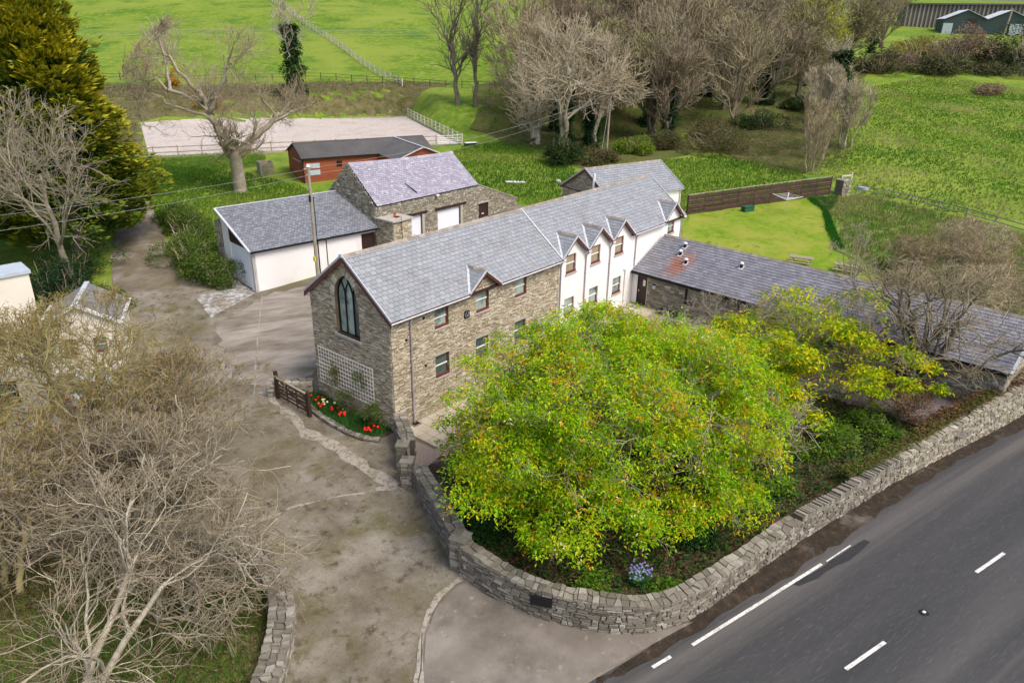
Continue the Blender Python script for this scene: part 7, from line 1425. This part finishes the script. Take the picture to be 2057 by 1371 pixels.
tufts('tulip_bed_greenery', [[(-.1,.3),(-.1,6.5),(-1.1,6.9),(-1.4,5.2),(-1.55,3.6),(-1.62,2.0),(-1.4,.8),(-1.0,.2)]], 1500, .30, .035, [(.04,.14,.03),(.06,.19,.04),(.11,.22,.04)], [.4,.4,.2], 3, lambda x, y: x*0+.12, .0, lean=.6, blades=5)
cornerP = [(-12.4,.1),(-10.3,-1.8),(-10.3,-3.6),(-10.9,-5.4),(-12,-7.3),(-14.2,-9.6),(-19,-13),(-24,-14.5),(-26,5),(-20,5.6),(-15.6,3)]
M['verge_ground'] = mat('littered_verge_ground', [(.3,(.05,.09,.015)),(.5,(.10,.14,.03)),(.65,(.17,.14,.07)),(.8,(.22,.17,.10))], .8, rough=1, spec=.05, bump=1, bscale=8, detail=9)  # grass green blended with brown leaf litter
drape('verge_ground', [(-10.3,-1.8),(-10.4,-3.6),(-10.9,-5.4),(-12,-7.3),(-14.2,-9.9),(-19,-13),(-38,-12.3),(-38,4),(-22,6.3),(-15.6,3),(-12.4,.2)], 'verge_ground', .055, .9, jitter=.1)
tufts('corner_grass', [cornerP], 20000, .24, .03, [(.07,.13,.02),(.12,.18,.03),(.20,.17,.06),(.30,.22,.12)], [.28,.24,.24,.24], 4, g, .03, lean=.7)
tufts('corner_litter', [cornerP], 11000, .05, .12, [(.20,.13,.08),(.28,.19,.12)], [.5,.5], 5, g, .03, blades=2, leafy=True)
tufts('hedge_bottom_growth', [[(-20,0),(-9,2.2),(-7.4,6.5),(-8.6,12),(-12,12.2),(-22,10)]], 5500, .3, .12, [(.10,.12,.03),(.16,.14,.05),(.20,.13,.07)], [.4,.3,.3], 6, g, .04, blades=3, leafy=True)
tufts('paddock_grass', [[(3.6,28.4),(7.6,27.6),(16.5,22),(17,28),(24,40),(25,43),(24,52),(18,64),(11.5,50)],[(36.5,17.5),(36.5,26),(33,34),(42,40),(54,45.5),(60,44),(60,30),(52,26),(46,19),(38.5,18)],[(46,7.5),(50,20),(60,22),(72,16),(70.5,5),(62.5,-.6)]], 34000, .26, .05, GT_, [.42,.32,.18,.08], 7, g, .03, lean=.5)
tufts('rough_field_tussocks', [[(65.6,-4),(72,4),(92,7),(118,16),(150,20),(175,14),(170,-4),(120,-38),(72,-32),(64,-14)]], 30000, .24, .10, [(.085,.185,.016),(.155,.255,.025),(.27,.30,.06),(.44,.37,.19)], [.32,.32,.22,.14], 8, g, .03, lean=.6)
tufts('dry_rough_grass', [[(59.8,-.6),(62.6,-3.0),(65,-4),(63.5,-12),(61.4,-20),(56,-30),(40,-32),(34.5,-20),(35,-15.5),(39.6,-14.8),(43.6,-11.6),(46,-8),(52,-6)]], 17000, .38, .05, [(.34,.28,.13),(.20,.24,.05),(.09,.21,.02),(.28,.19,.10)], [.28,.26,.36,.10], 9, g, .03, lean=.8)
tufts('lawn_edge_grass', [[(59.0,-.2),(62.4,-2.4),(59.4,-3.2),(55.6,-3.6),(50.2,-6.2),(46,-8.4),(45,-8.0),(50,-5.4),(55.8,-3.0)]], 9000, .36, .04, [(.025,.13,.012),(.04,.18,.015)], [.5,.5], 10, g, .03, lean=.6)
tufts('scrub_bank_growth', [[(19,69),(33.6,99.4),(71,76.4),(78,77),(84,76),(74,88),(58,100),(44,113),(33,126),(20,130),(8,108)]], 14000, .55, .20, [(.11,.11,.04),(.17,.15,.07),(.24,.19,.10),(.09,.13,.03),(.13,.09,.05)], [.26,.24,.18,.2,.12], 11, g, .03, blades=3, leafy=True)
tufts('green_bank_growth', [[(11.5,51),(17.8,65.2),(30.5,58.6),(27.5,53),(22,55),(14,50)]], 9000, .5, .12, [(.06,.18,.015),(.09,.24,.018),(.14,.22,.03)], [.4,.35,.25], 12, g, .03, blades=3, leafy=True)
tufts('woodland_undergrowth', [[(55,35),(62,46),(70,58),(86,70),(125,80),(165,92),(205,70),(185,32),(150,24),(110,22),(92,26),(80,30),(70,24),(58,22)]], 14500, .7, .26, [(.05,.10,.02),(.10,.12,.04),(.17,.13,.07),(.07,.14,.025)], [.3,.28,.24,.18], 13, g, .03, blades=3, leafy=True)
tufts('stream_side_growth', [[(66,5.5),(72,16),(80,20),(95,22),(112,18),(108,12),(90,4),(76,1.5)]], 5500, .6, .18, [(.16,.13,.07),(.10,.11,.04),(.24,.19,.11)], [.4,.35,.25], 14, g, .03, blades=3, leafy=True)
tufts('wall_top_growth', [[(9.5,-20.2),(13.1,-21.35),(17.5,-22.7),(22.0,-24.2),(22.0,-23.6),(17.6,-22.1),(13.2,-20.7),(9.8,-19.6)]], 5200, .25, .12, [(.16,.20,.03),(.10,.15,.03),(.20,.13,.06)], [.4,.3,.3], 15, lambda x, y: g(x, y)+np.interp(x, [9, 13, 18, 22], [1.36, 1.42, 1.76, 2.16]), .0, blades=3, leafy=True)
tufts('dead_fern_growth', [[(13.5,-21.3),(17.5,-22.6),(24.5,-25.0),(30,-26.6),(30,-25.6),(24.4,-24.3),(17.7,-21.8)]], 4200, .4, .18, [(.20,.11,.05),(.14,.08,.04),(.26,.17,.09)], [.4,.3,.3], 16, lambda x, y: g(x, y)+np.interp(x, [13, 18, 24, 30], [1.25, 1.7, 2.1, 2.1]), .0, blades=3, leafy=True)
tufts('yard_moss_and_weeds', [[(-2.6,-3.6),(-5.2,-9.2),(-6.0,-9.4),(-3.2,-3.0)],[(-8.5,-5),(-8.5,3),(-10.8,2),(-10.2,-2.5)]], 900, .05, .05, [(.10,.13,.02),(.16,.15,.04)], [.6,.4], 17, g, .05, blades=3, leafy=True)
# blue agapanthus clump by the curve, fresh green garden plants
bl = thing('blue_flower_clump', 'clump of strappy green leaves with pale blue flowers just inside the curved wall', 'plant', (-1.7,-15.9,.3)); rs = np.random.RandomState(3)
mb = MB(); a = rs.uniform(0, 6.28, 160); b0 = np.zeros((160, 3)); tip = np.stack([np.cos(a)*.5, np.sin(a)*.5, rs.uniform(.2, .5, 160)], 1); sd3 = np.stack([-np.sin(a), np.cos(a), 0*a], 1)*.03; mb.add(np.stack([b0-sd3, b0+sd3, tip], 1).reshape(-1, 3), np.arange(480).reshape(-1, 3)); mb.build('leaves', 'tulip_leaf', bl, 'stuff')
mb = MB(); c = rs.normal(size=(60, 3))*np.array([.22,.22,.05])+np.array([0,0,.6])
for q in c: box(mb, q[0]-.03, q[0]+.03, q[1]-.03, q[1]+.03, q[2]-.02, q[2]+.02)
mb.build('flowers', 'blue_petal', bl, 'stuff')
for i, (x, y, r_, lab) in enumerate(((-2.9,-14.6,.7,'yellow green spurge plant inside the curved wall left of the blue flowers'),(1.8,-16.2,.9,'dark glossy leafed plant inside the roadside wall'),(7.5,-17.6,1.0,'bright green leafy plant beside the upright capped wall'),(12.6,-18.6,1.4,'large fresh green plant clump in the bed near the dead fern'),(11.0,-17.4,1.1,'grassy green clump right of the chestnut'),(-3.4,-9.2,.9,'dark green plant just inside the straight wall'),(15.4,-19.6,1.2,'green shrub at the corner of the dark paving'),(20.6,-5.2,.9,'spring green shrub in front of the wing window'),(-1.4,-16.9,.6,'low green plant in the angle of the curved wall'))):
    bush(500+i, r_, r_, r_*.8, int(380*r_+150), [(.07,.17,.02),(.13,.25,.02),(.22,.30,.03)] if i not in (1, 5) else [(.03,.09,.02),(.05,.13,.03)], [.4,.35,.25] if i not in (1, 5) else [.5,.5], .16, lab, x, y, 'garden_plant', 'plant', 4, z0=float(garden_z(x, y)), twig='twig_olive')
# dry reed heap in the right field
bush(520, 7, 3.2, 1.3, 1800, [(.36,.28,.16),(.26,.19,.11),(.20,.17,.10)], [.4,.3,.3], .5, 'heap of cut dry brushwood lying at the top of the right hand field', 160, 0.5, 'brushwood_heap', 'brushwood', 4)
sc = bpy.data.objects
